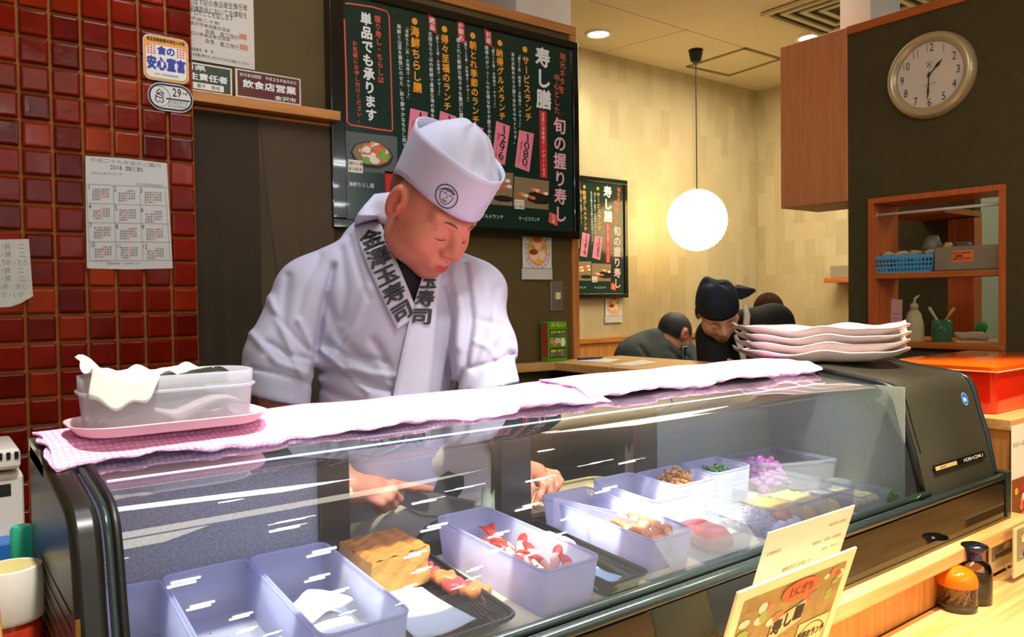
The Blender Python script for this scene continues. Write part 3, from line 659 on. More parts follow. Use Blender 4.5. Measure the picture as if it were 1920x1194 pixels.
def face_tint(V, fr, k, skin, hair, lip, hair_fn):
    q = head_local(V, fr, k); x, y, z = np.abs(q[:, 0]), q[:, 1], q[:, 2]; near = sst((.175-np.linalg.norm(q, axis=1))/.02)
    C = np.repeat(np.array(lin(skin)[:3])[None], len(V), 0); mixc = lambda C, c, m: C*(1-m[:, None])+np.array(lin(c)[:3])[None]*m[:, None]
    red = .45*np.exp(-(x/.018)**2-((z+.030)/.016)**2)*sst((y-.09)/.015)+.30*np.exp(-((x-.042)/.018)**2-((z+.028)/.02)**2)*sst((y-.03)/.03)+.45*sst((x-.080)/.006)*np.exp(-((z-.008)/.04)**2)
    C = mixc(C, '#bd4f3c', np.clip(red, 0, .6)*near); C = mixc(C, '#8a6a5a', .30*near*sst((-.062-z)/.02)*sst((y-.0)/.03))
    C = mixc(C, lip, near*np.exp(-(x/.0195)**6)*np.exp(-((z+.0672)/.0092)**6)*sst((y-.082)/.008)); return mixc(C, hair, near*hair_fn(x, y, z))
def chef_hair(x, y, z): return np.clip(.80*sst((-.018-y)/.022)*sst((z+.050)/.03)+.75*sst((z-.045)/.02)*sst((.03-y)/.03)+.35*np.exp(-((y-.010)/.012)**2)*sst((z-.0)/.03)*sst((x-.055)/.01), 0, .85)*(1-sst((x-.079)/.004)*sst((.05-z)/.01))
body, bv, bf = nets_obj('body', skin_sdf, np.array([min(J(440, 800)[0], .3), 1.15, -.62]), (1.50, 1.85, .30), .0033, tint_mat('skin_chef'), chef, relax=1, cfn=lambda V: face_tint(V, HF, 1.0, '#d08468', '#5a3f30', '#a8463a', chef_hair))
face_lines(HF, chef)
# white jacket ---------------------------------------------------------------------------------------
creases = [([(625, 500), (602, 590), (589, 690), (589, 765)], .010, 9), ([(590, 695), (640, 702), (700, 722), (770, 748)], .007, 10), ([(592, 720), (630, 740), (690, 760)], .005, 9),
           ([(872, 495), (884, 600), (872, 690), (848, 740)], .008, 9), ([(932, 540), (908, 615), (888, 690)], .004, 10), ([(938, 640), (905, 690), (880, 735)], .004, 9),
           ([(690, 540), (662, 615), (622, 672)], -.005, 11), ([(505, 560), (540, 640), (566, 705)], -.005, 10), ([(470, 625), (520, 680), (575, 700)], -.004, 9),
           ([(640, 470), (648, 540), (640, 600)], .004, 12), ([(540, 520), (530, 600), (500, 660)], .004, 12), ([(850, 510), (862, 580), (856, 650)], -.004, 10),
           ([(905, 520), (925, 580), (930, 640)], -.003, 12), ([(700, 640), (730, 690), (742, 740)], .004, 12), ([(612, 560), (640, 640), (700, 690)], .0035, 14), ([(655, 690), (700, 700), (738, 705)], -.004, 9),
           ([(500, 640), (540, 665), (580, 672)], .004, 7), ([(515, 590), (560, 640), (584, 660)], .0035, 7), ([(610, 640), (650, 668), (720, 676)], .004, 8), ([(600, 655), (640, 690), (690, 735)], -.004, 7), ([(770, 640), (762, 700), (752, 745)], .003, 6), ([(830, 540), (845, 600), (840, 700)], .004, 8), ([(900, 600), (940, 610), (960, 640)], .0035, 7), ([(890, 640), (915, 650), (930, 670)], -.003, 6), ([(600, 480), (570, 540), (560, 590)], .003, 9), ([(655, 445), (670, 500), (690, 560)], .003, 7),
           ([(560, 600), (585, 650), (592, 680)], -.004, 8), ([(470, 690), (530, 702), (586, 722)], .004, 4), ([(955, 660), (975, 690), (985, 712)], .003, 8), ([(880, 690), (930, 678), (962, 662)], .0035, 5)]
def jack_sdf(P):
    d = s_cap(P, J(690, 492, -.03), J(588, 552, -.02), .068, .080)
    d = smin(d, s_cap(P, J(785, 505, -.05), J(886, 548, -.04), .066, .074), .04)
    d = smin(d, s_ell(P, J(735, 620, -.04), (.165, .135, .20), np.stack([_r, _f, _u])), .05)
    d = smin(d, s_ell(P, J(725, 800, -.05), (.160, .145, .26), np.stack([_r, _f, _u])), .05)
    d = smin(d, s_cap(P, J(700, 470, -.11), J(770, 480, -.12), .075, .075), .05)
    sl = smin(s_cap(P, J(582, 556, -.01), J(530, 680, .04), .080, .074), s_cap(P, J(530, 680, .04), J(520, 770, .065), .074, .069), .03)
    px = to_px(P)
    hem = np.exp(-((px[:, 1]-(712+.27*(px[:, 0]-455)-0)).clip(-400, 400)/26)**4)
    sl = sl-.003*hem
    sl = smax(sl, (px[:, 1]-(735+.27*(px[:, 0]-455)))*.0011, .004)
    d = smin(d, sl, .018)
    sr = smin(s_cap(P, J(882, 552, -.03), J(902, 650, .03), .074, .068), s_cap(P, J(902, 650, .03), J(920, 760, .07), .068, .070), .03)
    sr = smax(sr, (px[:, 1]-(745-.22*(px[:, 0]-860)))*.0011, .004)
    d = smin(d, sr, .018)
    for pl, a, w in creases: d = d+1.6*a*np.exp(-(poly_dist(px, pl)/(w*.75))**2)
    d = d+.0030*np.sin(px[:, 0]*.035+px[:, 1]*.021)*np.sin(px[:, 1]*.03-px[:, 0]*.012+1.3)
    return d
M_coat = mat('jacket_white', '#c6c8de', 0.85, spec=0.2, bump=0.06, bscale=500, trl=0.06)
NECK = [(668, 340), (760, 340), (812, 420), (826, 500), (800, 505), (774, 590), (748, 520), (722, 450), (700, 405)]
jk, jv, jf = nets_obj('jacket', jack_sdf, (min(J(440, 700)[0], .3), 1.13, -.60), (1.65, 1.95, .32), .0037, M_coat, chef, relax=2, keep=lambda V: ~in_poly(to_px(V), NECK))
md = jk.modifiers.new('solid', 'SOLIDIFY'); md.thickness = .003; md.offset = -1
def under_sdf(P): return smax(smin(core_sdf(P)-.006, s_cap(P, J(755, 515, .02), J(772, 600, .02), .05, .06), .03), -(s_cap(P, NB, HF[0], .062, .062)), .01)
nets_obj('undershirt', under_sdf, (.45, 1.2, -.55), (1.3, 1.85, .12), .006, mat('undershirt_black', '#101012', 0.8), chef, relax=1, keep=lambda V: in_poly(to_px(V), [(690, 400), (840, 400), (830, 520), (785, 600), (768, 600), (730, 520)]))
# lapels: cloth bands laid on the jacket front
M_band = mat('lapel_white', '#d0d2e6', 0.8, spec=0.2, bump=0.05, bscale=500); M_ink = mat('lapel_ink', '#3a3a3c', 0.8)
def band(name, outer, inner, lift, top=0.0):
    pts = []
    for (o, i) in zip(outer, inner):
        row = []
        for t in (0, .33, .67, 1):
            p = np.array(o)*(1-t)+np.array(i)*t
            q = march(jack_sdf, p[0], p[1]) if len(p) == 2 else D(p[0], p[1], p[2])
            n = -q/np.linalg.norm(q); row.append(q+n*(lift+top*max(0, len(pts)/(len(outer)-1)-.6)/.4))
        pts.append(row)
    P = np.array(pts); n = len(P)
    for _ in range(2): P[1:-1] = .5*P[1:-1]+.25*(P[:-2]+P[2:])
    def fn(s, t):
        a = s*(n-1); i = min(int(a), n-2); b = a-i; c = t*3; j = min(int(c), 2); e = c-j
        return (P[i, j]*(1-b)+P[i+1, j]*b)*(1-e)+(P[i, j+1]*(1-b)+P[i+1, j+1]*b)*e
    o = MB().grid(fn, 26, 7).build(name, M_band, chef, smooth=True, thick=.004, offset=0)
    return fn
def dense(pl, n=9):
    pl = [np.array(p, float) for p in pl]; L = np.concatenate([[0], np.cumsum([np.linalg.norm((b-a)[:2]) for a, b in zip(pl[:-1], pl[1:])])]); 
    return [np.array([np.interp(L[-1]*i/(n-1), L, [p[k] for p in pl]) for k in range(len(pl[0]))]) for i in range(n)]
fn1 = band('lapel', dense([(744, 618), (718, 564), (694, 510), (676, 465), (664, 424)], 13), dense([(784, 590), (768, 548), (750, 506), (732, 462), (709, 410)], 13), .007, .014)
fn2 = band('lapel', dense([(735, 752), (745, 700), (758, 640), (774, 572), (797, 505), (806, 470)], 11), dense([(806, 752), (812, 690), (817, 620), (821, 560), (828, 500), (834, 470)], 11), .011)
# standing collar round the nape
def nape(px, py, w): return D(px, py, CD-w)
co = [fn1(1, 0), nape(668, 406, .040), nape(684, 384, .00), nape(702, 364, -.05), nape(735, 360, -.12), nape(775, 385, -.14), nape(805, 430, -.09), nape(822, 480, -.01), nape(824, 500, .04)]
ci = [fn1(1, 1), nape(707, 404, .050), nape(706, 405, .02), nape(716, 418, -.03), nape(742, 432, -.09), nape(768, 432, -.12), nape(793, 445, -.08), nape(800, 480, -.01), nape(799, 500, .04)]
MB().grid(lambda u, v: (lambda a, i, b: (co[i]*(1-b)+co[i+1]*b)*(1-v)+(ci[i]*(1-b)+ci[i+1]*b)*v)(u*8, min(int(u*8), 7), u*8-min(int(u*8), 7)), 33, 4).build('collar', M_band, chef, smooth=True, thick=.004)
def bandtext(fn, s, s0, s1, t0, t1):
    mb = MB(); n = len(s)
    for i, ch in enumerate(s):
        V, F = glyph(ch); sc = s0+(s1-s0)*(i+.5)/n; st = (s0-s1)/n
        for k, (dx, dy) in enumerate(((-.038, 0), (.038, 0), (0, .03), (0, -.03))):
            vs = []
            for q in V-np.array([.5, .36]):
                p = fn(min(max(sc+(q[1]+dy)*st*.98, 0), 1), (t0+t1)/2+(q[0]+dx)*(t1-t0)); vs.append(p-p/np.linalg.norm(p)*(.0064+.0002*k))
            mb.add(vs, F)
    mb.build('lettering', M_ink, chef)
bandtext(fn1, '金澤玉寿司', .93, .02, .04, .92)
bandtext(fn2, '澤玉寿司', .978, .50, .0, .86)
# trousers and apron, mostly hidden by the case
lg = MB()
for s in (-1, 1):
    c = J(735+60*s, 950, -.06); lg.tube([c+np.array([0, 0, .1]), c+np.array([0, 0, -.25]), np.array([c[0], c[1], FL+.06])], [.10, .085, .06], 12)
lg.build('trousers', mat('trousers_dark', '#25252b', 0.8), chef, smooth=True)
for s in (-1, 1):
    c = J(735+60*s, 950, -.06); MB().blob((c[0]-.01, c[1]-.05, FL+.04), (.05, .13, .04), 10).build('shoe', M_rubber, chef, smooth=True)
ap = MB(); 
def apfn(u, v):
    q = J(590+290*u, 800+330*v, 0); a = (u-.5)*math.pi*.85
    w = .115*math.cos(a)+.016*math.sin(9*u+7*v)+.010*math.sin(23*v+4*u); return D(560+360*u, 780+370*v, CD+.075-w-.01*v)
ap.grid(apfn, 30, 24).build('apron', mat('apron_cream', '#d9d2bc', 0.8, bump=.05, bscale=300), chef, smooth=True, thick=.003)
# cap ------------------------------------------------------------------------------------------------
M_cap = mat('cap_white', '#ccceE4', 0.6, spec=0.25, bump=0.04, bscale=600, trl=0.05)
def ringr(th, kx=1.0): 
    c, s = math.cos(th), math.sin(th); return np.array([.0865*s*kx, (.107 if c > 0 else .100)*c*kx-.003])
def ipol(th, f, s, b): 
    c = math.cos(th); return s+(f-s)*c*c if c > 0 else s+(b-s)*c*c
def capP(th, v, out=0.0):
    zb = ipol(th, .047, .060, .018); zt = ipol(th, .140, .153, .160); k = 1.0+.04*v+out; x, y = ringr(th, k); return HF[0]+np.array([x, y, zb+(zt-zb)*v]) @ HF[1]
hb = MB().grid(lambda u, v: capP(2*math.pi*u, v), 64, 9, closed=True).build('cap_band', M_cap, chef, smooth=True, thick=.0025, offset=1)
def crownP(u, v):
    th = 2*math.pi*u; zt = ipol(th, .128, .142, .132); k = (1-v)*.985; x, y = ringr(th, k)
    rise = .056*(1-(1-v)**2.2); ridge = .012*math.exp(-(x/.010)**2)*(v*(1-v)*4)**.5; pl = .004*math.sin(5*th+4*v)*v*(1-v)*4
    fold = -.016*math.exp(-((th-6.0)/.18)**2)*math.exp(-((v-.25)/.2)**2)-.012*math.exp(-((th-.5)/.2)**2)*math.exp(-((v-.3)/.2)**2)
    return HF[0]+np.array([x, y+.006*v, zt+(.150-zt)*v*.6+rise+ridge+pl+fold]) @ HF[1]
MB().grid(crownP, 64, 14, closed=True).build('cap_crown', M_cap, chef, smooth=True)
# round face crest on the cap
def TC(u, v, k=0): 
    th = -math.radians(43)+u/.098; vv = (.027+v)/.095; return capP(th, vv, .034+.002*k)
mb = MB(); ring(mb, 0, 0, .0215, .0225, .0020, TC, n=40)
for pl, w in (([(-.012, .006), (-.0135, 0), (-.011, -.009), (-.004, -.0155), (.003, -.016), (.009, -.010), (.0115, -.001), (.012, .006)], .0014), ([(-.013, .007), (-.008, .013), (-.003, .011), (.002, .014), (.007, .011), (.012, .012)], .0024), ([(-.010, .010), (-.003, .0155), (.005, .0165), (.010, .013)], .0018),
              ([(-.009, .004), (-.005, .0055), (-.002, .004)], .0016), ([(.003, .004), (.006, .0055), (.009, .004)], .0016), ([(0, .003), (.0015, -.003), (-.001, -.0045)], .0011), ([(-.005, -.008), (-.001, -.0095), (.004, -.009)], .0018), ([(-.004, -.0115), (.003, -.0125)], .0010), ([(-.016, .001), (-.0165, .006), (-.0135, .007)], .0011)):
    stroke(mb, pl, w, TC)
mb.build('cap_crest', mat('crest_ink', '#15161c', 0.6), chef)
# knife in the right hand ------------------------------------------------------------------------------
kn = thing('kitchen_knife', RH(760, 960, 1.36), 'broad grey kitchen knife held in the chef\'s hand', 'knife')
a = [RH(742, 921, 1.372), RH(800, 921, 1.376), RH(925, 946, 1.385), RH(948, 962, 1.385), RH(900, 975, 1.383), RH(790, 965, 1.376), RH(748, 945, 1.372)]
MB().prism(a, (0.0, .003, 0)).build('blade', mat('knife_steel', '#8f8c82', 0.4, 0.35), kn)
MB().tube([RH(640, 921, 1.362), RH(700, 922, 1.372), RH(752, 927, 1.378)], [.013, .014, .012], 10).build('handle', mat('handle_wood', '#d8c8a0', 0.6), kn, smooth=True)

laps = [c for c in chef.children if c.name.split('.')[0] == 'lapel']; lets = [c for c in chef.children if c.name.split('.')[0] == 'lettering']
for a_, b_ in zip(lets, laps): a_.parent = b_
reparent(('cap_crest',), hb, chef); reparent(('eyelash', 'eyebrow'), body, chef)
# ================================================================== menu boards
M_bframe = mat('board_frame', '#0d100c', 0.18, coat=0.4); M_bgreen = mat('board_green', '#17332a', 0.16, var=0.08, vscale=3, coat=0.3)
I_wht = mat('print_white', '#e8eee6', 0.5); I_or = mat('print_orange', '#f5a51f', 0.5); I_red = mat('print_red', '#e0563f', 0.5); I_pk = mat('print_pink', '#f3b9c0', 0.5)
I_tag = mat('tag_pink', '#f2869c', 0.6); I_blk = mat('print_black', '#20201e', 0.6); I_rd2 = mat('banner_red', '#d01f22', 0.5); I_gry = mat('print_grey', '#5a625e', 0.4); I_dk = mat('photo_dark', '#23231f', 0.3)
I_yel = mat('photo_yellow', '#e3b64a', 0.4); I_grn = mat('photo_green', '#7fae4a', 0.4); I_wd = mat('photo_wood', '#8d7a55', 0.4); I_cream = mat('photo_cream', '#efe6d2', 0.4); I_salm = mat('photo_salmon', '#e8744a', 0.4)
BY = 2.375
BX0, BX1, BZ0, BZ1 = onY(622, 300, BY)[0], onY(1085, 260, BY)[0], 0.240, 1.033
def B(px, py): p = onY(px, py, BY); return p[0], p[2]
def make_board():
    t = thing('menu_board', ((BX0+BX1)/2, BY, BZ0), 'large dark green framed menu board with Japanese lettering above the chef', 'menu board', 'framed lunch menu boards')
    T = TY(BY+.006); w = .030
    fm = MB(); fm.box((BX0, BY-.004, BZ0), (BX1, BY+.04, BZ0+w)); fm.box((BX0, BY-.004, BZ1-w), (BX1, BY+.04, BZ1)); fm.box((BX0, BY-.004, BZ0+w), (BX0+.05, BY+.04, BZ1-w)); fm.box((BX1-w, BY-.004, BZ0+w), (BX1, BY+.04, BZ1-w))
    fm.build('frame', M_bframe, t, bevel=.003)
    MB().box((BX0+.05, BY+.006, BZ0+w), (BX1-w, BY+.03, BZ1-w)).build('panel', M_bgreen, t)
    def col(name, s, p0, p1, m, bold=0, w=None):
        mb = MB(); (u0, v0), (u1, v1) = B(*p0), B(*p1); vtext(mb, s, u0, v0, v1, T, w=w, bold=bold, u1=u1); return mb.build(name, m, t)
    col('heading', '地元ネタを', (1057, 98), (1055, 176), I_red, .02); col('heading', '中心とした', (1046, 138), (1046, 214), I_red, .02)
    col('heading', '旬の握り寿し', (1051, 219), (1053, 418), I_pk, .025); col('heading', '寿し膳', (1019, 88), (1022, 206), I_wht, .035)
    (a, b), (c, d) = B(1013, 206), B(1028, 334)
    mb = MB(); quad(mb, a, d, c, b, T, 0); vtext(mb, '全品にお味噌汁・デザート付き', (a+c)/2, b-.006, d+.004, lambda u, v, k=0: T(u, v, k+2), w=.016, mi=1, bold=.01); mb.build('banner', [I_rd2, I_wht], t)
    items = [('サービスランチ', (987, 104), (993, 228), '「握り７貫・細巻き・お味噌汁・デザート」', (975, 98), (977, 242), '本日お勧めのネタ盛り合わせのセットです。', (963, 97), (968, 270), (986, 92), None, None),
             ('納得グルメランチ', (938, 90), (944, 226), '「握り１０貫・お味噌汁・デザート」', (926, 84), (930, 205), '納得のボリュームのお得な旬ネタ盛り合わせで', (914, 84), (920, 278), (939, 80), 'お得', (917, 70)),
             ('朝とれ季節のランチ', (888, 76), (894, 233), '「握り１０貫・お味噌汁・デザート」', (874, 72), (880, 194), '朝とれた新鮮な旬ネタを贅沢に盛り合わせ', (861, 70), (868, 260), (888, 66), 'お勧め', (866, 58)),
             ('得々至福のランチ', (835, 64), (841, 208), '「握り１０貫・お味噌汁・デザート」', (821, 60), (826, 182), '北陸ならではの新鮮で貴重な海の幸を使った', (808, 58), (814, 250), (835, 54), '絶品', (812, 44)),
             ('海鮮ちらし膳', (779, 48), (785, 174), '「海鮮ちらし丼・お味噌汁・デザート」', (764, 46), (768, 188), '海鮮と山菜を豪快にのせた、彩り鮮やかなちらし丼です。', (749, 44), (761, 296), (779, 39), None, None)]
    for s, a, b, s2, c, d, s3, e, f, dot, lab, lp in items:
        col('dish_name', s, a, b, I_or, .03)
        mb = MB(); u, v = B(*dot); disc(mb, u, v, .0115, .0115, T); mb.build('dot', I_or, t)
        col('dish_note', s2, c, d, I_wht, .008); col('dish_note', s3, e, f, I_wht, .012)
        if lab:
            u, v = B(*lp); mb = MB(); n = len(lab); h = .026*n
            mb.add([T(u-.018, v+h/2+.006), T(u+.014, v+h/2-.004), T(u+.018, v-h/2-.006), T(u-.012, v-h/2+.004)], [(0, 1, 2, 3)], 0); vtext(mb, lab, u, v+h/2-.002, v-h/2+.002, lambda a, b, k=0: T(a, b, k+2), mi=1, bold=.02); mb.build('flash_label', [I_rd2, I_wht], t)
    for pts, s in (([(975, 243), (1003, 250), (994, 322), (967, 312)], '1080'), ([(932, 226), (958, 236), (948, 309), (924, 303)], '1296'), ([(880, 231), (908, 240), (898, 310), (872, 302)], '1512'), ([(827, 207), (857, 218), (846, 288), (818, 280)], '1728'), ([(771, 202), (804, 210), (792, 286), (763, 283)], '1404')):
        mb = MB(); q = [np.array(B(*p)) for p in pts]; mb.add([T(*p, 2) for p in q], [(3, 2, 1, 0)], 0)
        for i, ch in enumerate(s):
            f = (i+.5)/4*.86+.04; c = (q[0]*(1-f)+q[3]*f)*.38+(q[1]*(1-f)+q[2]*f)*.62; put(mb, ch, c[0], c[1], .026, .030, lambda a, b, k=0: T(a, b, k+5), 1, fit=True, bold=.02)
        c = (q[2]*.85+q[3]*.15); put(mb, '円', c[0]-.004, c[1]+.012, .012, .012, lambda a, b, k=0: T(a, b, k+5), 1)
        l0 = q[0]*.82+q[1]*.18; l1 = q[3]*.82+q[2]*.18; vtext(mb, '（税抜%d円）' % (int(s)/1.08), l0[0]+.002, l0[1]-.03, l1[1]+.01, lambda a, b, k=0: T(a, b, k+5), w=.012, mi=1, u1=l1[0]+.004)
        mb.build('price_tag', [I_tag, I_blk], t)
    mb = MB(); bx = [B(*p) for p in ((647, 35), (650, 130), (653, 228), (658, 233), (700, 240), (735, 245), (738, 243), (735, 150), (731, 30), (727, 20), (700, 12), (660, 6), (648, 5))]; stroke(mb, [(x+.0015*math.sin(9*i), z) for i, (x, z) in enumerate(bx)], .005, T); mb.build('outline_box', I_red, t)
    col('box_text', '握り寿し・ちらしは', (709, 28), (716, 156), I_red, .02); col('box_text', '単品でも承ります', (687, 22), (698, 228), I_wht, .04); col('box_text', 'お気軽にお申し付けください。', (666, 75), (677, 230), I_red, .015)
    col('small_print', '搬入自然状況により写真と内容が異なる場合がございます。', (644, 238), (649, 402), I_wht, .01)
    def photo(name, pts, bgm, blobs, cap=None):
        q = [np.array(B(*p)) for p in pts]; mb = MB(); mb.add([T(*p, 1) for p in q], [(3, 2, 1, 0)], 0); ms = [bgm]
        for (x, y, rx, ry, m) in blobs:
            c = (q[0]*(1-x)+q[1]*x)*(1-y)+(q[3]*(1-x)+q[2]*x)*y; w = np.linalg.norm(q[1]-q[0]); h = np.linalg.norm(q[3]-q[0])
            if m not in ms: ms.append(m)
            disc(mb, c[0], c[1], rx*w, ry*h, T, ms.index(m), n=10, k=3+len(mb.f)*.15)
        o = mb.build(name, ms, t)
        if cap:
            mb = MB(); x0, y0, x1, y1, s = cap; a, b = B(x0, y1), B(x1, y0); quad(mb, a[0], a[1], b[0], b[1], T, 0, k=14); htext(mb, s[0], a[0]+.002, b[0]-.002, a[1]+(b[1]-a[1])*.72, .013, lambda u, v, k=0: T(u, v, k+18), 1); htext(mb, s[1], a[0]+.002, b[0]-.004, a[1]+(b[1]-a[1])*.28, .016, lambda u, v, k=0: T(u, v, k+18), 1); mb.build('photo_label', [I_cream, I_blk], t)
    random.seed(3)
    fd = [I_salm, I_cream, I_red, I_yel, I_grn, I_salm, I_cream, I_or]
    photo('photo_print', [(649, 245), (746, 256), (746, 326), (652, 319)], I_gry, [(.5, .55, .42, .36, I_dk), (.5, .52, .38, .30, I_wd)]+[(.5+.30*math.cos(i*2.4)*(.25+.75*((i*.37) % 1)), .48+.24*math.sin(i*2.4)*(.25+.75*((i*.37) % 1)), .05+.05*random.random(), .05+.05*random.random(), random.choice(fd)) for i in range(34)], (654, 301, 681, 322, ('海鮮ちらし膳', '¥1404')))
    photo('photo_print', [(723, 320), (800, 330), (800, 400), (726, 392)], I_rd2, [(.5, .5, .3, .25, I_dk), (.5, .45, .2, .18, I_salm)])
    row = lambda x0, y0, x1, y1, n: [(x0+(x1-x0)*i/(n-1), y0+(y1-y0)*i/(n-1), .075, .06, fd[(i*3) % 7]) for i in range(n)]
    photo('photo_print', [(896, 318), (964, 324), (962, 386), (894, 380)], I_wd, row(.3, .35, .85, .25, 6)+row(.35, .5, .9, .42, 6)+[(.75, .8, .3, .1, I_dk)])
    photo('photo_print', [(966, 330), (1031, 339), (1030, 393), (964, 387)], I_wd, [(.75, .62, .42, .22, I_dk)]+row(.2, .55, .55, .65, 5)+row(.55, .35, .92, .45, 6), (966, 375, 984, 391, ('サービス', '¥1080')))
    for s, a, b, y in (('海鮮ちらし膳', 655, 703, 344), ('グルメランチ', 903, 946, 404), ('サービスランチ', 974, 1014, 409)):
        mb = MB(); (u0, v0), (u1, v1) = B(a, y), B(b, y+3); htext(mb, s, u0, u1, v0, .017, T, skew=0); mb.build('caption', I_wht, t)
    q = [B(*p) for p in ((1032, 397), (1048, 404), (1047, 424), (1030, 416))]; mb = MB(); mb.add([T(*p, 2) for p in q], [(3, 2, 1, 0)], 0); c = np.mean(q, 0); vtext(mb, '玉寿', c[0], c[1]+.02, c[1]-.02, lambda u, v, k=0: T(u, v, k+5), mi=1); mb.build('seal_stamp', [I_red, I_wht], t)
    return t
b1 = make_board()
reparent(('heading', 'banner', 'dish_name', 'dot', 'dish_note', 'flash_label', 'price_tag', 'outline_box', 'box_text', 'small_print', 'photo_print', 'photo_label', 'caption', 'seal_stamp'), kid(b1, 'panel'), b1)
b2 = b1.copy(); COL.objects.link(b2); b2.location = b1.location+Vector((3.868-BX1, 3.755-BY, -.002-BZ0)); b2['label'] = 'smaller looking copy of the menu board on the wallpapered dining room wall'
for ch in list(b1.children):
    c = ch.copy(); COL.objects.link(c); c.parent = b2
    for g in list(ch.children): e = g.copy(); COL.objects.link(e); e.parent = c
# ================================================================== stickers with a round family emblem
def pass_card(x0, x1, z0, z1, y, lab):
    t = thing('notice_card', ((x0+x1)/2, y, z0), lab, 'notice', 'round family emblem cards'); T = TY(y); w, h = x1-x0, z1-z0; cx = (x0+x1)/2; zc = z0+h*.62
    MB().box((x0, y, z0+h*.24), (x1-.002, y+.002, z1)).build('card', mat('card_white', '#dfdfd8', 0.4), t); MB().box((x0-w*.04, y-.001, z0), (x1, y+.001, z0+h*.23)).build('slip', mat('slip_white', '#cfd0c4', 0.35), t)
    R_ = w*.43; mb = MB(); ring(mb, cx, zc, R_, R_*1.15, w*.012, T, 0); ring(mb, cx, zc, R_*.76, R_*.88, w*.012, T, 0); disc(mb, cx, zc, R_*.74, R_*.86, T, 1, k=1)
    disc(mb, cx, zc+R_*.42, R_*.34, R_*.32, T, 2, k=2); disc(mb, cx, zc+R_*.66, R_*.36, R_*.2, T, 3, k=3); disc(mb, cx-R_*.28, zc-R_*.30, R_*.32, R_*.32, T, 2, k=2.5); disc(mb, cx-R_*.32, zc-R_*.10, R_*.34, R_*.18, T, 4, k=3); disc(mb, cx+R_*.36, zc-R_*.3, R_*.28, R_*.3, T, 2, k=2)
    for i, ch in enumerate('プレミアム・パスポート'): a = math.pi*(1-(i+.3)/10.6); put(mb, ch, cx+R_*.88*math.cos(a), zc+R_*1.01*math.sin(a), w*.085, w*.085, lambda u, v, k=0: T(u, v, k+4), 5)
    for i, ch in enumerate('子育てにやさしい店'): a = math.pi*(1+(i+.6)/9.2); put(mb, ch, cx+R_*.88*math.cos(a), zc+R_*1.01*math.sin(a), w*.085, w*.085, lambda u, v, k=0: T(u, v, k+4), 0)
    for s, xx in (('PRE', -.52), ('PASS', .30)): htext(mb, s, cx+R_*xx-(.0 if xx > 0 else .06*w), cx+R_*xx+.16*w, zc+R_*.20, w*.10, lambda u, v, k=0: T(u, v, k+5), 6)
    mb.build('emblem', [mat('emblem_red', '#c8323c', .5), mat('emblem_orange', '#f0b43c', .5), mat('emblem_skin', '#f3d3bb', .5), mat('emblem_hair', '#e0582c', .5), mat('emblem_brown', '#8c3a24', .5), I_blk, mat('emblem_green', '#5c9a3a', .5)], t)
    mb = MB(); htext(mb, 'オレンジジュース　１本', x0, x1-.004, z0+h*.15, h*.06, lambda u, v, k=0: T(u, v, k+4)); htext(mb, 'サービスいたします。', x0, x1-.012, z0+h*.07, h*.06, lambda u, v, k=0: T(u, v, k+4)); mb.build('slip_text', I_blk, t)
p0, p1 = onY(978, 435, 2.417), onY(1034, 524, 2.417); pass_card(p0[0], p1[0], p1[2], p0[2], 2.412, 'white card with round red emblem on the dark kitchen wall above the light switch')
p0, p1 = onY(1135, 551, 3.79), onY(1167, 604, 3.79); pass_card(p0[0], p1[0], p1[2], p0[2], 3.79, 'white emblem card on the wallpaper under the further menu board')
# ================================================================== things on the kitchen back wall
p0, p1 = onY(1030, 527, YB), onY(1054, 582, YB)
t = thing('light_switch', ((p0[0]+p1[0])/2, YB, p1[2]), 'tall stainless light switch plate with one small button', 'switch')
MB().box((p0[0], YB-.008, p1[2]), (p1[0], YB, p0[2])).build('plate', mat('switch_steel', '#8f8a7c', 0.35, 0.6), t, bevel=.003)
cx, cz = (p0[0]+p1[0])/2+.004, (p0[2]+p1[2])/2; MB().box((cx-.013, YB-.012, cz-.014), (cx+.013, YB-.007, cz+.014)).build('button', mat('switch_ivory', '#d8d2ae', 0.4), t, bevel=.001)
sh = thing('wall_shelf', (.9, 2.39, .59), 'narrow orange wooden ledge above the dark door curtain', 'shelf')
MB().box((TXE+.002, 2.335, .578), (1.105, YB-.001, .608)).build('board', M_oak, sh, bevel=.002)
# framed plates on the ledge
def plate(name, x0, x1, z0, z1, y, mface, lab, rows):
    t = thing(name, ((x0+x1)/2, y, z0), lab, 'sign'); MB().box((x0, y, z0), (x1, y+.008, z1)).build('backing', mat('plate_edge', '#c9c3b2', .3, .5), t, bevel=.001)
    MB().box((x0+.006, y-.001, z0+.005), (x1-.006, y+.002, z1-.005)).build('face', mface, t); T = TY(y-.001)
    for s, a, b, v, h, bo in rows:
        mb = MB(); htext(mb, s, x0+(x1-x0)*a, x0+(x1-x0)*b, z0+(z1-z0)*v, (z1-z0)*h, T, bold=bo); mb.build('lettering', I_wht, t)
    return t
p0, p1 = onY(441, 130, 2.342), onY(565, 200, 2.342)
plate('permit_plate', p0[0], p1[0], .6085, .6925, 2.342, mat('plate_maroon', '#5c130f', .3), 'dark red restaurant permit plate standing on the wooden ledge', [('許可有効期限　平成35年8月末日', .06, .93, .80, .14, 0), ('飲食店営業', .10, .92, .50, .30, .03), ('金沢市', .58, .92, .16, .16, .02)])
p2 = onY(438, 150, 2.348)
t = plate('hygiene_plate', TXE-.06, p2[0]-.004, .6085, .6905, 2.348, mat('plate_green', '#2e3a22', .3), 'dark green hygiene manager plate cut off by the tiled wall', [('石川県', .05, .60, .82, .2, .02), ('食品衛生責任者', -.12, .93, .52, .26, .03)])
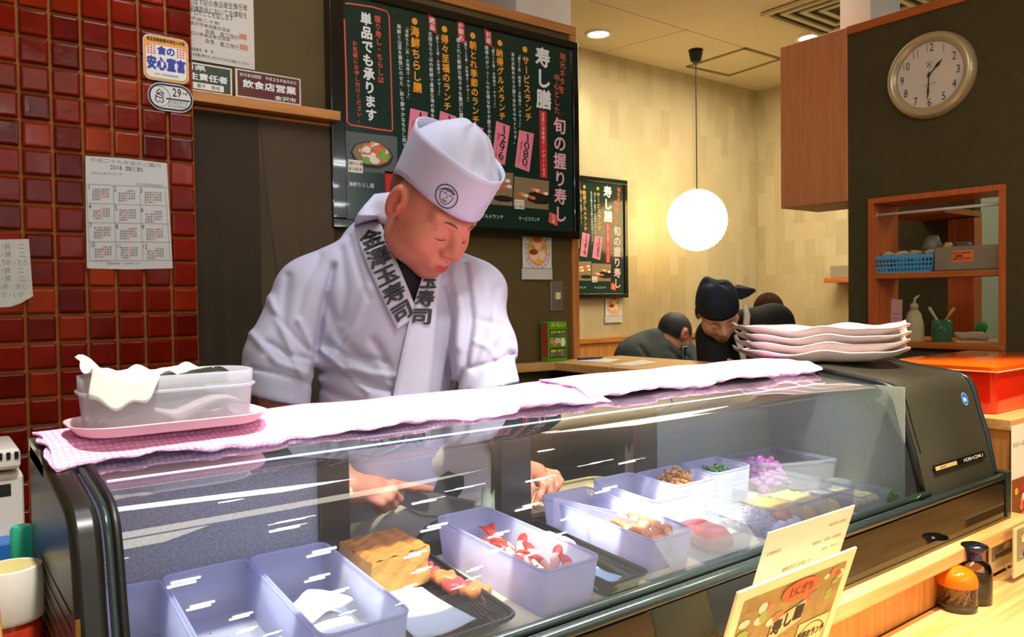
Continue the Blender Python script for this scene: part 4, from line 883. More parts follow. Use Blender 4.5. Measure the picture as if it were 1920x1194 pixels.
x0, x1 = TXE+.012, p2[0]-.03; MB().box((x0, 2.3455, .616), (x1, 2.348, .634)).build('name_slip', I_cream, t); mb = MB(); htext(mb, '薗平　雅祐', x0+.01, x1-.01, .625, .012, TY(2.3455)); mb.build('slip_text', I_blk, t)
# certificate
p0, p1 = onY(352, -20, YB), onY(477, 132, YB); M_pap = mat('paper', '#d8d3c2', .6, var=.03, vscale=5)
ct = thing('certificate', ((p0[0]+p1[0])/2, YB, p1[2]), 'white certificate sheet with handwritten style Japanese lines and red seals', 'certificate')
X0, X1, Z0, Z1 = TXE-.03, p1[0], p1[2], p1[2]+.42; MB().box((X0, YB-.004, Z0), (X1, YB-.002, Z1)).build('sheet', M_pap, ct); T = TY(YB-.004)
def C_(px, py): p = onY(px, py, YB-.004); return p[0], p[2]
for s, a, b, h in (('右は下記の食品衛生責任者', (352, 2), (464, 15), .020), ('養成講習会において全課程を', (344, 14), (464, 30), .020), ('修了したことを証します', (345, 19), (438, 35), .020), ('平成二十年', (357, 33), (412, 45), .012), ('金沢市食品衛生協会', (356, 42), (432, 58), .012), ('会長　直江茂行', (384, 58), (448, 72), .015), ('石川県食品衛生協会', (356, 61), (432, 75), .012), ('会長　直江茂行', (384, 76), (448, 90), .015), ('講習番号　第　号', (356, 91), (400, 98), .010), ('この証書は再交付しませんので大切に保管してください', (356, 100), (468, 121), .010)):
    mb = MB(); (u0, v0), (u1, v1) = C_(*a), C_(*b); htext(mb, s, u0, u1, v0, h, T, skew=(v1-v0)/(u1-u0)); mb.build('text_line', I_blk, ct)
for (a, b) in (((448, 62), (463, 76)), ((449, 82), (465, 96))):
    mb = MB(); (u0, v0), (u1, v1) = C_(*a), C_(*b); quad(mb, u0, v1, u1, v0, T); 
    for i in range(4): quad(mb, u0+(u1-u0)*(.1+.22*i), v1+.002, u0+(u1-u0)*(.2+.22*i), v0-.002, T, 1, k=3)
    mb.build('seal', [mat('seal_pink', '#e0a090', .6), mat('seal_red', '#c86a58', .6)], ct)
# dark split curtain in the doorway
nr = thing('door_curtain', (.88, 2.40, -.9), 'dark brown split curtain hanging in the kitchen doorway', 'curtain')
M_nor = mat('curtain_brown', '#3a2f1e', .9, var=.2, vscale=3, bump=.08, bscale=400)
def curtain(u0, u1, lean, ph, dy):
    return MB().grid(lambda u, v: (lambda zz: (u0+(u1-u0)*u+lean(v)*(1-u), 2.385+dy+.012*math.sin(u*9+ph)*min(1, v*2)+.006*math.sin(u*21+ph*2)*v, zz))(.578-1.35*v), 30, 20)
xs = onY(480, 250, 2.40)[0]
curtain(TXE+.004, xs+.002, lambda v: 0, 0.4, 0).build('curtain_panel', M_nor, nr, smooth=True, thick=.002)
curtain(xs+.001, 1.098, lambda v: .046*min(1, v*2.6)+.02*v, 2.0, .003).build('curtain_panel', mat('curtain_brown_b', '#52432f', .9, var=.2, vscale=3, bump=.08, bscale=400), nr, smooth=True, thick=.002)
MB().tube([(TXE+.003, 2.385, .571), (1.099, 2.385, .571)], .006, 8).build('rod', M_oak, nr)
# green leaflet box and papers on the pass counter
p0 = onZ(1016, 676, -.249); p1 = onZ(1052, 674, -.249)
t = thing('leaflet_box', ((p0[0]+p1[0])/2, 2.39, -.249), 'bright green leaflet dispenser box standing on the pass counter', 'leaflet box')
gx0, gx1, gy = 1.975, 2.072, 2.352; gz = onY(1045, 603, gy)[2]
MB().box((gx0, gy, -.2495), (gx1, gy+.045, gz)).build('box', mat('leaf_green', '#4f9a22', .35), t, bevel=.001); T = TY(gy); h = gz+.2495
mb = MB(); quad(mb, gx0+.008, -.2495+.09*h, gx1-.005, -.2495+.35*h, T, 0); quad(mb, gx0+.008, -.2495+.68*h, gx1-.005, -.2495+.76*h, T, 0); quad(mb, gx0+.008, -.2495+.62*h, gx1-.005, -.2495+.80*h, T, 0, k=-.5)
for z, s, a in ((.92, 'みらい', .02), (.74, '金沢の食文化', .013), (.27, '健康に役立つ', .013)): htext(mb, s, gx0+.012, gx1-.008, -.2495+z*h, a, lambda u, v, k=0: T(u, v, k+2), 1, bold=.03)
for z in (.66, .58, .20, .15): htext(mb, 'おいしいごはん', gx0+.012, gx1-.008, -.2495+z*h, .008, lambda u, v, k=0: T(u, v, k+2), 2)
disc(mb, gx0+.022, -.2495+.50*h, .014, .009, T, 3, k=3); disc(mb, gx0+.048, -.2495+.52*h, .013, .009, T, 2, k=3); disc(mb, gx0+.035, -.2495+.44*h, .010, .007, T, 3, k=4); disc(mb, gx0+.075, -.2495+.48*h, .012, .017, T, 2, k=3); disc(mb, gx0+.048, -.2495+.52*h, .006, .004, T, 4, k=5)
mb.build('front_print', [mat('leaf_dark', '#173f1c', .4), mat('leaf_yellow', '#e8d23c', .4), I_cream, I_salm, I_red], t)
MB().box((gx0-.0008, gy+.004, -.23), (gx0+.0002, gy+.04, gz-.006)).build('side_print', mat('leaf_red', '#b0442c', .4), t)
def sheet(name, pts, z, lab, m=None):
    mb = MB(); q = [onZ(px, py, z) for px, py in pts]; mb.prism(q, (0, 0, .0012)); o = mb.build(name, m or M_pap, None); return tag(o, lab, 'paper')
M_pap2 = mat('paper_white', '#ece8dc', .6)
sheet('paper_sheet', [(1078, 676), (1108, 670), (1165, 674), (1140, 680)], -.2495, 'white sheet with a pen on it on the pass counter', M_pap2)
sheet('paper_sheet', [(1146, 684), (1205, 675), (1236, 680), (1185, 686)], -.2495, 'loose white sheet lying alone on the pass counter', M_pap2)
a, b = onZ(1083, 673, -.2435), onZ(1132, 670, -.2435); t = thing('ballpoint_pen', a, 'dark blue ballpoint pen lying on a white sheet', 'pen'); MB().tube([a, a+(b-a)*.86, b], [.0045, .0045, .0015], 8).build('barrel', mat('pen_blue', '#1c2c5c', .3), t, smooth=True); MB().box(tuple(a+(b-a)*.05+np.array([-.002, -.004, .004])), tuple(a+(b-a)*.3+np.array([.002, .0, .0065]))).build('clip', mat('pen_clip', '#b8bcc4', .25, .8), t)
# ================================================================== papers and stickers on the tiles
YT = TYp-.0078
def TT(px, py): p = onY(px, py, YT); return p[0], p[2]
def paper(name, pts, lab, cat, m):
    t = thing(name, (onY(*pts[-1], YT)), lab, cat); mb = MB(); q = [onY(*p, YT) for p in pts]; mb.prism([(x, YT, z) for x, _, z in q], (0, .0012, 0)).build('sheet', m, t); return t
cal = paper('wall_calendar', [(160, 292), (236, 297), (313, 306), (318, 400), (324, 503), (240, 505), (163, 503), (161, 400)], 'white year calendar sheet with red dates taped to the red tiles', 'calendar', mat('calendar_paper', '#cfcfc8', .6)); T = TY(YT)
def tline(t, s, a, b, h, m, nm='text_line', bold=0):
    mb = MB(); (u0, v0), (u1, v1) = TT(*a), TT(*b); htext(mb, s, u0, u1, v0, h, T, skew=(v1-v0)/(u1-u0), bold=bold); return mb.build(nm, m, t)
I_mid = mat('print_midgrey', '#8b8b88', .6); I_lr = mat('print_lightred', '#dc9a92', .6)
tline(cal, '平成二十九年度のご案内', (168, 299), (302, 311), .012, I_mid); tline(cal, '2018　営業のご案内', (206, 313), (268, 319), .014, I_blk); tline(cal, 'お休みは赤字の日です', (170, 324), (230, 327), .008, I_mid); tline(cal, '金沢中央卸売市場協同組合', (255, 345), (306, 349), .009, I_mid)
for i in range(12):
    r, c = divmod(i, 3); x = 167+49*c+1.5*r; y = 351+36.0*r+3.0*c-(1.5*c if r > 1 else 0)
    tline(cal, str(i+1), (x-3, y), (x+(3 if i < 9 else 7), y), .016, I_blk, 'month_number')
    mb = MB(); 
    for a in range(5):
        for b in range(7):
            if (a == 0 and b < (i*3) % 6) or (a == 4 and b > 3): continue
            u, v = TT(x+8+4.6*b, y+4+4.6*a); quad(mb, u-.0022, v-.0022, u+.0022, v+.0022, T, 1 if (b == 3 and a != 1) or (a+b+i) % 7 == 0 else 0)
    mb.build('month_days', [I_mid, I_lr], cal)
mb = MB()
for c in range(4): stroke(mb, [TT(162+50*c-(2 if c == 3 else 0), 345+3*c), TT(166+50*c+(2 if c < 3 else 3), 486)], .0012, T)
for r in range(5): stroke(mb, [TT(163+r*.6, 345+36*r), TT(316+1.5*r, 352+34*r)], .0012, T)
mb.build('month_grid', I_mid, cal); tline(cal, '市場休日　休業日　変更あり', (175, 489), (205, 489), .007, I_lr); tline(cal, '営業時間　午前中のみ', (200, 494), (262, 494), .007, I_mid)
nt_ = paper('paper_note', [(-60, 455), (0, 449), (54, 448), (58, 500), (62, 555), (40, 568), (20, 575), (-60, 580)], 'handwritten white note with a torn corner on the red tiles', 'note', mat('note_paper', '#cdcbbb', .65, var=.05, vscale=20))
for i in range(7): tline(nt_, random.choice(['しらうお・たら', 'かに　４杯', 'ひらめ　あじ', 'さより・いか', 'ばい貝　二']), (-20, 462+15*i), (46+3*(i % 3), 462+15*i), .016, I_mid)
def rounded(cx, cz, w, h, r, n=6):
    out = []
    for sx, sz, a0 in ((1, 1, 0), (-1, 1, 90), (-1, -1, 180), (1, -1, 270)):
        for i in range(n+1): a = math.radians(a0+90*i/n); out.append((cx+sx*(w/2-r)+r*math.cos(a), cz+sz*(h/2-r)+r*math.sin(a)))
    return out
def skewT(px0, px1, py0a, py0b, hh):                # sticker frame: local u in 0..1, v in 0..1 from lower left
    (xa, za), (xb, zb) = TT(px0, py0a), TT(px1, py0b); return xa, za, xb-xa, zb-za
(xa, za) = TT(272, 144); (xb, zb) = TT(357, 158); (xc, zc) = TT(268, 58); W_, H_ = xb-xa, zc-za; cx, cz = xa+W_/2-.004, (za+zb)/2+H_/2-.004
t = thing('safety_sticker', (cx, YT, za), 'square orange and white food safety sticker with blue lettering', 'sticker')
pol = lambda k, w, h, r: [(x, YT-k, z) for x, z in rounded(cx, cz, w, h, r)]
MB().prism(pol(.0015, W_, H_, .018), (0, .003, 0)).build('plate', mat('sticker_edge', '#b8cdd6', .35), t); MB().prism(pol(.0022, W_*.96, H_*.97, .016), (0, .001, 0)).build('orange_ground', mat('sticker_orange', '#e8a02c', .4), t); 
mb = MB(); mb.prism([(x, YT-.0028, z) for x, z in rounded(cx, cz-H_*.08, W_*.88, H_*.72, .014)], (0, .001, 0)); mb.build('white_ground', mat('sticker_white', '#e9e6de', .4), t); T2 = TY(YT-.0028)
for s, a, b, v, h, m, bo in (('食品営業賠償共済加入の店', -.42, .42, .40, .09, I_blk, .02), ('食の', -.20, .20, .17, .20, mat('sticker_blue', '#22309a', .4), .05), ('安心宣言', -.43, .43, -.12, .30, MATS['sticker_blue'], .06), ('（公社）日本食品衛生協会', -.30, .26, -.36, .05, I_blk, 0)):
    mb = MB(); htext(mb, s, cx+a*W_, cx+b*W_, cz+v*H_, h*H_, T2, bold=bo); mb.build('lettering', m, t)
for s in (-1, 1):
    mb = MB()
    for i in range(3):
        for j in range(4): u, v = cx+s*W_*.32+(i-1)*W_*.065, cz+H_*.17+(j-1.5)*H_*.055; quad(mb, u-.0023, v-.002, u+.0023, v+.002, T2)
    mb.build('red_dots', mat('sticker_red', '#d8402c', .4), t)
(xa, za) = TT(277, 180); (xb, zb) = TT(362, 192); (xm, zt) = TT(320, 157); (_, zl) = TT(320, 209); W_, H_ = xb-xa, zt-zl; cx, cz = (xa+xb)/2, (zt+zl)/2
t = thing('oval_sticker', (cx, YT, zl), 'oval black and white year 29 sticker below the safety sticker', 'sticker')
MB().prism([(x, YT-.001, z) for x, z in rounded(cx, cz, W_, H_, H_*.49)], (0, .0025, 0)).build('ground', mat('oval_white', '#d9d9d2', .4), t); T2 = TY(YT-.001)
mb = MB(); o_ = rounded(cx, cz, W_*.93, H_*.86, H_*.42); stroke(mb, o_+o_[:1], .005, T2); stroke(mb, [(cx-.012, cz-.004), (cx+W_*.42, cz-.004)], .004, T2)
ring(mb, cx-W_*.25, cz, H_*.36, H_*.36, .001, T2); u0 = cx-W_*.25
for pl in ([(-.008, .010), (0, .019), (.009, .012), (-.008, .006)], [(-.008, .006), (.004, .004), (.011, -.001)], [(.009, .012), (.010, .004)], [(-.009, .0), (.0, -.004), (.010, -.004)], [(-.009, .002), (-.010, -.012), (-.004, -.018), (.001, -.012), (.006, -.018), (.011, -.012), (.008, -.006)]): stroke(mb, [(u0+a, cz+b) for a, b in pl], .0028, T2)
mb.build('marks', I_blk, t); mb = MB(); htext(mb, '29', cx+.004, cx+W_*.24, cz+H_*.2, H_*.36, T2, bold=.02); htext(mb, '年度', cx+W_*.26, cx+W_*.38, cz+H_*.2, H_*.12, T2); mb.build('lettering', I_blk, t); mb = MB(); htext(mb, '食品衛生責任者', cx-.008, cx+W_*.38, cz-H_*.16, H_*.13, T2); htext(mb, '研修会受講済証', cx-.008, cx+W_*.38, cz-H_*.30, H_*.13, T2); mb.build('lettering', I_mid, t)
# ================================================================== dining room: lantern, clock, hatch
lc = onY(1307, 413, 3.40); R_ = 55.5/FPX*float(lc @ _f)
pl = thing('paper_lantern', (lc[0], lc[1], lc[2]-R_), 'round glowing white paper pendant lantern on a black cord', 'lantern')
M_lan = mat('lantern_paper', '#fff4da', .8, emit='#ffe9bd', estr=.75, trl=.3)
def lanp(u, v):
    a = math.pi*(.06+.89*v); rr = R_*(1+.010*math.sin(v*math.pi*34+2*math.sin(u*12)))*(1 if True else 1); return (lc[0]+rr*math.sin(a)*math.cos(2*math.pi*u), lc[1]+rr*math.sin(a)*math.sin(2*math.pi*u), lc[2]+rr*1.03*math.cos(a))
MB().grid(lanp, 40, 100, closed=True).build('shade', M_lan, pl, smooth=True)
cn = np.array([lc[0], lc[1], CE])
MB().tube([(lc[0], lc[1], lc[2]+R_*.95), (lc[0], lc[1], CE-.06)], .004, 6).build('cord', M_rubber, pl)
zt = CE; MB().lathe((lc[0], lc[1], CE-.085), [(.018, 0), (.034, .012), (.042, .05), (.048, .084)], 20).build('ceiling_cup', mat('cup_black', '#151310', .4), pl, smooth=True)
light('POINT', 'lantern_lamp', (lc[0], lc[1], lc[2]), 16, (1.0, .82, .50), .19)
# wall clock on the dark partition
ck = onX(1747, 142, XC); cr = .165
t = thing('wall_clock', (XC, ck[1], ck[2]-cr), 'round cream wall clock showing half past one on the dark partition', 'clock')
M_crim = mat('clock_rim', '#c3b68a', .28, .35); M_cface = mat('clock_face', '#d9d2bd', .45)
MB().lathe((XC-.001, ck[1], ck[2]), [(cr, 0), (cr, .010), (cr*.965, .030), (cr*.90, .038), (cr*.80, .032), (cr*.765, .020)], 48, ax=(-1, 0, 0), cap=False).build('rim', M_crim, t, smooth=True)
MB().lathe((XC-.001, ck[1], ck[2]), [(cr*.78, .018), (.0001, .018)], 40, ax=(-1, 0, 0), cap=False).build('face', M_cface, t)
TCk = lambda u, v, k=0: (XC-.0195-.0003*k, ck[1]-u, ck[2]+v)
I_clk = mat('clock_ink', '#23211c', .5)
for i in range(12):
    n = 12 if i == 0 else i; a = math.pi/2-math.pi*i/6; s = str(n); mb = MB(); cu, cv = cr*.635*math.cos(a), cr*.635*math.sin(a)
    for j, ch in enumerate(s): put(mb, ch, cu+(j-(len(s)-1)/2)*.016, cv, .015 if ch != '1' else .008, .030, TCk, fit=True)
    mb.build('numeral', I_clk, t)
mb = MB(); ring(mb, 0, 0, cr*.765, cr*.765, .003, TCk); mb.build('inner_ring', mat('clock_ring', '#9c8446', .4, .5), t)
mb = MB(); stroke(mb, [(-.014, .048), (.012, .05)], .002, TCk); stroke(mb, [(-.002, .045), (-.008, .03)], .003, TCk); stroke(mb, [(.010, .042), (.0, .04), (.0, .036), (.008, .034), (.006, .028), (-.002, .028)], .002, TCk); mb.build('logo', I_clk, t)
mb = MB(); stroke(mb, [(-.024+.0024*i, -.040+.004*math.sin(i*2.1)+.0003*i) for i in range(21)], .0012, TCk); mb.build('script_name', I_clk, t)
for nm, deg, ln, wd in (('hour_hand', 90-45, .070, .012), ('minute_hand', -93, .098, .008)):
    a = math.radians(deg); mb = MB(); d = np.array([math.cos(a), math.sin(a)]); nn = np.array([-d[1], d[0]])
    pts = [-d*.012+nn*.0015, d*ln*.45+nn*.002, d*ln*.62+nn*wd/2, d*ln, d*ln*.62-nn*wd/2, d*ln*.45-nn*.002, -d*.012-nn*.0015]
    mb.prism([TCk(p[0], p[1], 10+(5 if nm[0] == 'm' else 0)) for p in pts], (-.001, 0, 0)); mb.build(nm, I_clk, t)
MB().lathe((XC-.018, ck[1], ck[2]), [(.005, 0), (.005, .010), (.002, .011)], 12, ax=(-1, 0, 0)).build('pivot', I_clk, t)
reparent(('numeral', 'logo', 'script_name', 'inner_ring'), kid(t, 'face'), t)
# hatch shelf and what stands on it
HX = XC+.02
sz = onX(1760, 506, XC+.01)[2]
t = thing('hatch_shelf', (XC+.1, 1.43, .04), 'wooden shelf board across the serving hatch', 'shelf'); MB().box((XC+.006, HY0+w, .062), (XC+.19, HY1-w, .085)).build('board', M_oakY, t, bevel=.002)
a, b = onX(1652, 403, XC+.02), onX(1875, 381, XC+.02); t = thing('tension_rod', (XC+.02, 1.43, a[2]), 'thin white tension rod across the top of the hatch', 'rod'); MB().tube([(XC+.02, HY1-w, a[2]), (XC+.02, HY0+w, a[2])], .006, 8).build('rod', mat('rod_white', '#d0c8b8', .5), t, smooth=True)
for s in (HY1-w-.012, HY0+w+.012): MB().tube([(XC+.02, s-.010, a[2]), (XC+.02, s+.010, a[2])], .010, 10).build('end_cap', MATS['rod_white'], t)
# blue basket: sloping walls with slots
y1, y0 = onX(1640, 500, XC+.015)[1], onX(1750, 500, XC+.015)[1]; zb, ztp = .086, onX(1690, 478, XC+.015)[2]
t = thing('plastic_basket', (XC+.08, (y0+y1)/2, zb), 'light blue slotted plastic basket on the hatch shelf', 'basket'); M_blue = mat('basket_blue', '#5aa9d6', .4)
fl_ = .010; c4 = lambda z, f: [(XC+.012-f, y0-f, z), (XC+.012-f, y1+f, z), (XC+.15+f, y1+f, z), (XC+.15+f, y0-f, z)]
mb = MB(); P0, P1 = c4(zb, -fl_), c4(ztp, 0)
mb.add(P0+P1, [(0, 1, 2, 3)]+[(i, (i+1) % 4, 4+(i+1) % 4, 4+i) for i in range(1, 4)]); mb.build('tub', M_blue, t, thick=.003)
nsl = 16
for i in range(nsl+1):
    f = i/nsl; yb = y0+fl_+(y1-y0-2*fl_)*f; yt = y0+(y1-y0)*f; MB().prism([(XC+.022, yb-.0022, zb), (XC+.022, yb+.0022, zb), (XC+.0125, yt+.0022, ztp), (XC+.0125, yt-.0022, ztp)], (.002, 0, 0)).build('slat', M_blue, t)
for fz in (0.02, .30, .55, .80, .96): 
    z = zb+(ztp-zb)*fz; xx = XC+.022-.0095*fz; MB().box((xx-.001, y0+fl_*(1-fz), z-.003-(.006 if fz in (.02, .96) else 0)), (xx+.002, y1-fl_*(1-fz), z+.003)).build('slat', M_blue, t)
for i in range(4):
    yy = y0+.03+(y1-y0-.06)*i/3; o = MB().blob((XC+.07, yy, ztp+.006), (.05, .022, .014), 8, jitter=.25).build('wrapped_packet', mat('packet_cream', '#b8a986', .6, var=.2, vscale=30), None, smooth=True); tag(o, ['crumpled cream packet at the far end of the blue basket', 'cream packet second in the blue basket', 'cream packet third in the blue basket', 'cream packet beside the clear bin in the basket'][3-i], 'packet', 'packets in the blue basket')
# clear bin with an orange label
y1, y0 = onX(1752, 490, XC+.012)[1], onX(1874, 490, XC+.012)[1]; ztp = onX(1755, 464, XC+.012)[2]
t = thing('plastic_bin', (XC+.08, (y0+y1)/2, zb), 'clear plastic bin with an orange label on the hatch shelf', 'bin'); M_bin = frosted('bin_plastic', '#b9ae92', .35, .4)
mb = MB(); mb.box((XC+.010, y0, zb), (XC+.15, y1, zb+.004)); mb.box((XC+.010, y0, zb), (XC+.013, y1, ztp)); mb.box((XC+.147, y0, zb), (XC+.15, y1, ztp)); mb.box((XC+.010, y0, zb), (XC+.15, y0+.003, ztp)); mb.box((XC+.010, y1-.003, zb), (XC+.15, y1, ztp)); mb.build('tub', M_bin, t)
MB().box((XC+.006, y0-.003, ztp-.004), (XC+.154, y1+.003, ztp+.003)).build('rim', M_bin, t) if 0 else None
la, lb = onX(1785, 470, XC+.0095), onX(1826, 490, XC+.0095); mb = MB(); Tl = lambda u, v, k=0: (XC+.0092-.0003*k, -u, v); quad(mb, -la[1], lb[2], -lb[1], la[2], Tl)
for i, s in enumerate(('オーバーロスの', 'ご飯粒', '気をつけて下さい')): htext(mb, s, -la[1]+.004, -la[1]+.004+(la[1]-lb[1]-.008)*(.9, .5, .95)[i], la[2]-.010-.011*i, .009, lambda u, v, k=0: Tl(u, v, k+2), 1, bold=.03)
mb.build('label', [mat('label_orange', '#e87a3c', .5), mat('label_ink', '#6a1c14', .5)], t)
for i, (px, py, rx, lb_) in enumerate(((1748, 452, .05, 'clear bag heaped behind the blue basket'), (1778, 459, .022, 'small yellow cup on top of the clear bin'), (1806, 458, .04, 'grey bundle lying on top of the clear bin'))):
    c = onX(px, py, XC+.09); o = MB().blob((XC+.09, c[1], ztp+.004+(.004 if i == 0 else 0)), (.03, rx*.8, .046 if i == 0 else .018), 10, jitter=.2).build('bag_bundle', mat('bundle_%d' % i, ('#6d6a50', '#c8a23c', '#575340')[i], .4, var=.3, vscale=30), None, smooth=True); tag(o, lb_, 'bag')
# items on the sill
SZ = HZ0+w
def sill(px, py, dx): d = ray(px, py); return d*((XC+dx)/d[0])
c = sill(1714, 640, .10); t = thing('squeeze_bottle', (c[0], c[1], SZ), 'cream squeeze bottle with a bent nozzle on the hatch sill', 'bottle'); sc = (sill(1714, 575, .10)[2]-SZ)
MB().lathe((c[0], c[1], SZ), [(.036, 0), (.038, .01), (.036, sc*.55), (.026, sc*.82), (.014, sc*.93)], 20).build('body', mat('squeeze_cream', '#c9b98c', .45, trl=.2), t, smooth=True); MB().lathe((c[0], c[1], SZ+sc*.93), [(.016, 0), (.016, .02), (.007, .028)], 16).build('cap', MATS['squeeze_cream'], t, smooth=True)
MB().tube([(c[0], c[1], SZ+sc*.93+.02), (c[0], c[1]-.004, SZ+sc*.93+.045), (c[0], c[1]-.02, SZ+sc*.93+.058)], [.006, .005, .003], 8).build('nozzle', mat('nozzle_clear', '#d8cfae', .3), t, smooth=True)
c = sill(1766, 630, .10); t = thing('glass_jar', (c[0], c[1], SZ), 'green glass jar holding two basting brushes on the hatch sill', 'jar'); jh = sill(1766, 599, .10)[2]-SZ
MB().lathe((c[0], c[1], SZ), [(.030, 0), (.036, .005), (.038, jh*.5), (.036, jh), (.033, jh), (.034, jh*.5), (.030, .008)], 22, cap=False).build('jar', frosted('jar_green', '#4f8a5c', .45, .3, .1), t, smooth=True)
for (px, py, qx, qy, lab_, m) in ((1742, 576, 1757, 600, 'thin pale brush leaning towards the squeeze bottle in the jar', '#b9b29a'), (1789, 577, 1773, 600, 'wooden handled brush leaning away in the green jar', '#c79a4a')):
    a, b = sill(px, py, .10), sill(qx, qy, .10); bb = b+(b-a)*.9; bb[2] = max(bb[2], SZ+.012); t = thing('basting_brush', bb, lab_, 'brush', 'brushes in the green jar'); MB().tube([bb, a*.2+b*.8, a], [.004, .005, .007], 8).build('handle', mat('brush_'+m[1:], m, .6), t, smooth=True); MB().tube([bb, bb+(a-bb)*.2], [.009, .006], 8).build('bristles', mat('bristle', '#3a3424', .9), t)
a, b = sill(1668, 560, .06), sill(1690, 640, .06); t = thing('pink_card', (a[0], a[1], SZ), 'pale pink printed card leaning in the hatch corner', 'card'); mb = MB(); mb.prism([(XC+.06, a[1], SZ), (XC+.06, b[1], SZ), (XC+.075, b[1]+.003, sill(1687, 562, .06)[2]), (XC+.075, a[1], a[2])], (.0015, 0, 0)); mb.build('sheet', mat('card_pink', '#cf9e98', .6), t); mb = MB()
for i in range(5): z = SZ+.05+.02*i; quad(mb, -a[1]+.004, z, -b[1]-.008, z+.003, lambda u, v, k=0: (XC+.0585+.0001+(v-SZ)*.08, -u, v))
mb.build('print', I_mid, t)
a = sill(1735, 648, .02); t = thing('shallow_tray', (XC+.10, 1.47, SZ), 'shallow grey tray lying on the hatch sill', 'tray'); mb = MB(); mb.box((XC+.02, 1.40, SZ), (XC+.20, 1.60, SZ+.004)); t_o = mb.build('base', mat('tray_grey', '#8f8d78', .35, .4), t); MB().box((XC+.018, 1.398, SZ+.0035), (XC+.024, 1.602, SZ+.010)).build('lip', MATS['tray_grey'], t)
t = thing('sill_board', (XC+.25, 1.32, SZ), 'pale wooden chopping board on the hatch sill under a rag', 'board'); MB().box((XC+.06, 1.205, SZ), (XC+.26, 1.375, SZ+.028)).build('board', M_pine, t, bevel=.003)
mb = MB(); pts = [sill(1790, 626, .13), sill(1805, 631, .13), sill(1822, 629, .13), sill(1840, 630, .13), sill(1852, 636, .13)]; o = MB().tube([p*1.0 for p in pts], [.010, .017, .016, .018, .010], 10).build('rag', mat('rag_cream', '#b8ab86', .9, bump=.3, bscale=60), None, smooth=True); tag(o, 'crumpled cream rag on the wooden board in the hatch', 'cloth')
c = sill(1841, 614, .26); o = MB().blob(c, (.02, .025, .022), 10, jitter=.15).build('sponge', mat('sponge_green', '#2f8a3c', .8), None, smooth=True); tag(o, 'bright green sponge behind the rag in the hatch', 'sponge')
# distant lamp and ledge seen past the hatch and past the bulkhead
a = onX(1582, 521, 5.38); t = thing('side_ledge', (5.3, a[1], a[2]-.03), 'small wooden ledge on the dining wall past the dark partition', 'shelf'); MB().box((5.22, a[1]-.5, a[2]-.035), (5.399, a[1]+.06, a[2])).build('board', M_oakY, t); a2 = onX(1582, 498, 5.30); o = MB().box((5.26, a[1]-.3, a[2]), (5.36, a[1]+.035, a2[2])).build('napkin_box', mat('napkin_grey', '#8c8a74', .6), None, bevel=.004); tag(o, 'grey napkin box on the small wall ledge', 'box')
light('AREA', 'back_kitchen', (4.3, .6, 1.4), 8, (.85, 1.0, .95), .5, (4.3, .6, 0), size_y=.4)
# ================================================================== trays and food inside the case
DK = -.4618                                      # deck height
M_tray = frosted('tray_milky', '#e6e6f4', .30, .55, .3); M_clear = frosted('tray_clear', '#eef0ec', .82, .4, .08); M_wax = mat('wax_paper', '#dfe6e2', .6, trl=.3); M_wpap = mat('divider_paper', '#e4e4f2', .6, trl=.3)
def round_quad(q, r=.02, n=4):
    q = [np.array(p, float) for p in q]; out = []
    for i in range(4):
        a, b, c = q[i-1], q[i], q[(i+1) % 4]; u = (a-b)/np.linalg.norm(a-b); v = (c-b)/np.linalg.norm(c-b)
        for k in range(n+1): t = k/n; out.append((b+u*r)*(1-t)**2+2*b*t*(1-t)+(b+v*r)*t*t)
    return out
def open_tray(name, q, z0, z1, m, lab, r=.02, taper=.93, wall=.0025, cat='tray', group=None, lip=0.0):
    top = round_quad(q, r); c = np.mean(top, 0); bot = [c+(p-c)*taper for p in top]; n = len(top)
    t = thing(name, (c[0], c[1], z0), lab, cat, group); mb = MB()
    vs = [(p[0], p[1], z1) for p in top]+[(p[0], p[1], z0+.0015) for p in bot]; mb.add(vs, [(i, (i+1) % n, n+(i+1) % n, n+i) for i in range(n)]+[tuple(range(n, 2*n))]); mb.build('tub', m, t, smooth=True, auto=50, thick=wall, offset=0)
    rm = MB(); rm.tube([(p[0], p[1], z1) for p in top]+[(top[0][0], top[0][1], z1)], .0022+lip, 6, cap=False); rm.build('rim', m, t, smooth=True)
    return t, c
G1 = 'milky plastic food trays in the display case'; TZ = -.390
TR = {}
def mt(key, xr0, xr1, yr, xf0, xf1, yf, lab, z1=TZ): TR[key] = open_tray('food_tray', [(xr0, yr), (xr1, yr), (xf1, yf), (xf0, yf)], DK, z1, M_tray, lab, group=G1)
mt(1, .165, .268, 1.180, .155, .240, .850, 'milky tray at the black left end of the case with a salmon piece')
mt(2, .273, .393, 1.190, .245, .363, .850, 'nearly empty milky tray with brown crumbs on its floor')
mt(3, .398, .520, 1.192, .368, .486, .850, 'milky tray holding white squid slabs')
mt(5, .734, .846, 1.196, .705, .815, .852, 'milky tray holding red tipped surf clams')
mt(7, .973, 1.100, 1.190, .930, 1.030, .852, 'milky tray with orange shrimp and paper dividers')
mt(8, 1.112, 1.228, 1.192, 1.085, 1.190, .985, 'small milky tray lined with white paper behind the tuna', -.380)
mt(9, 1.240, 1.375, 1.192, 1.225, 1.350, 1.055, 'milky tray heaped with golden brown minced topping', -.385)
mt(10, 1.388, 1.520, 1.192, 1.372, 1.500, 1.075, 'milky tray of chopped green onion', -.385)
F_sal = mat('salmon_flesh', '#e8623a', .35, var=.25, vscale=40, sss=.1); F_red = mat('clam_red', '#d83a2c', .35, var=.3, vscale=50); F_wht = mat('squid_white', '#efecef', .35, sss=.1); F_pink = mat('fish_pink', '#e0a0a8', .35, var=.15, vscale=30, sss=.1)
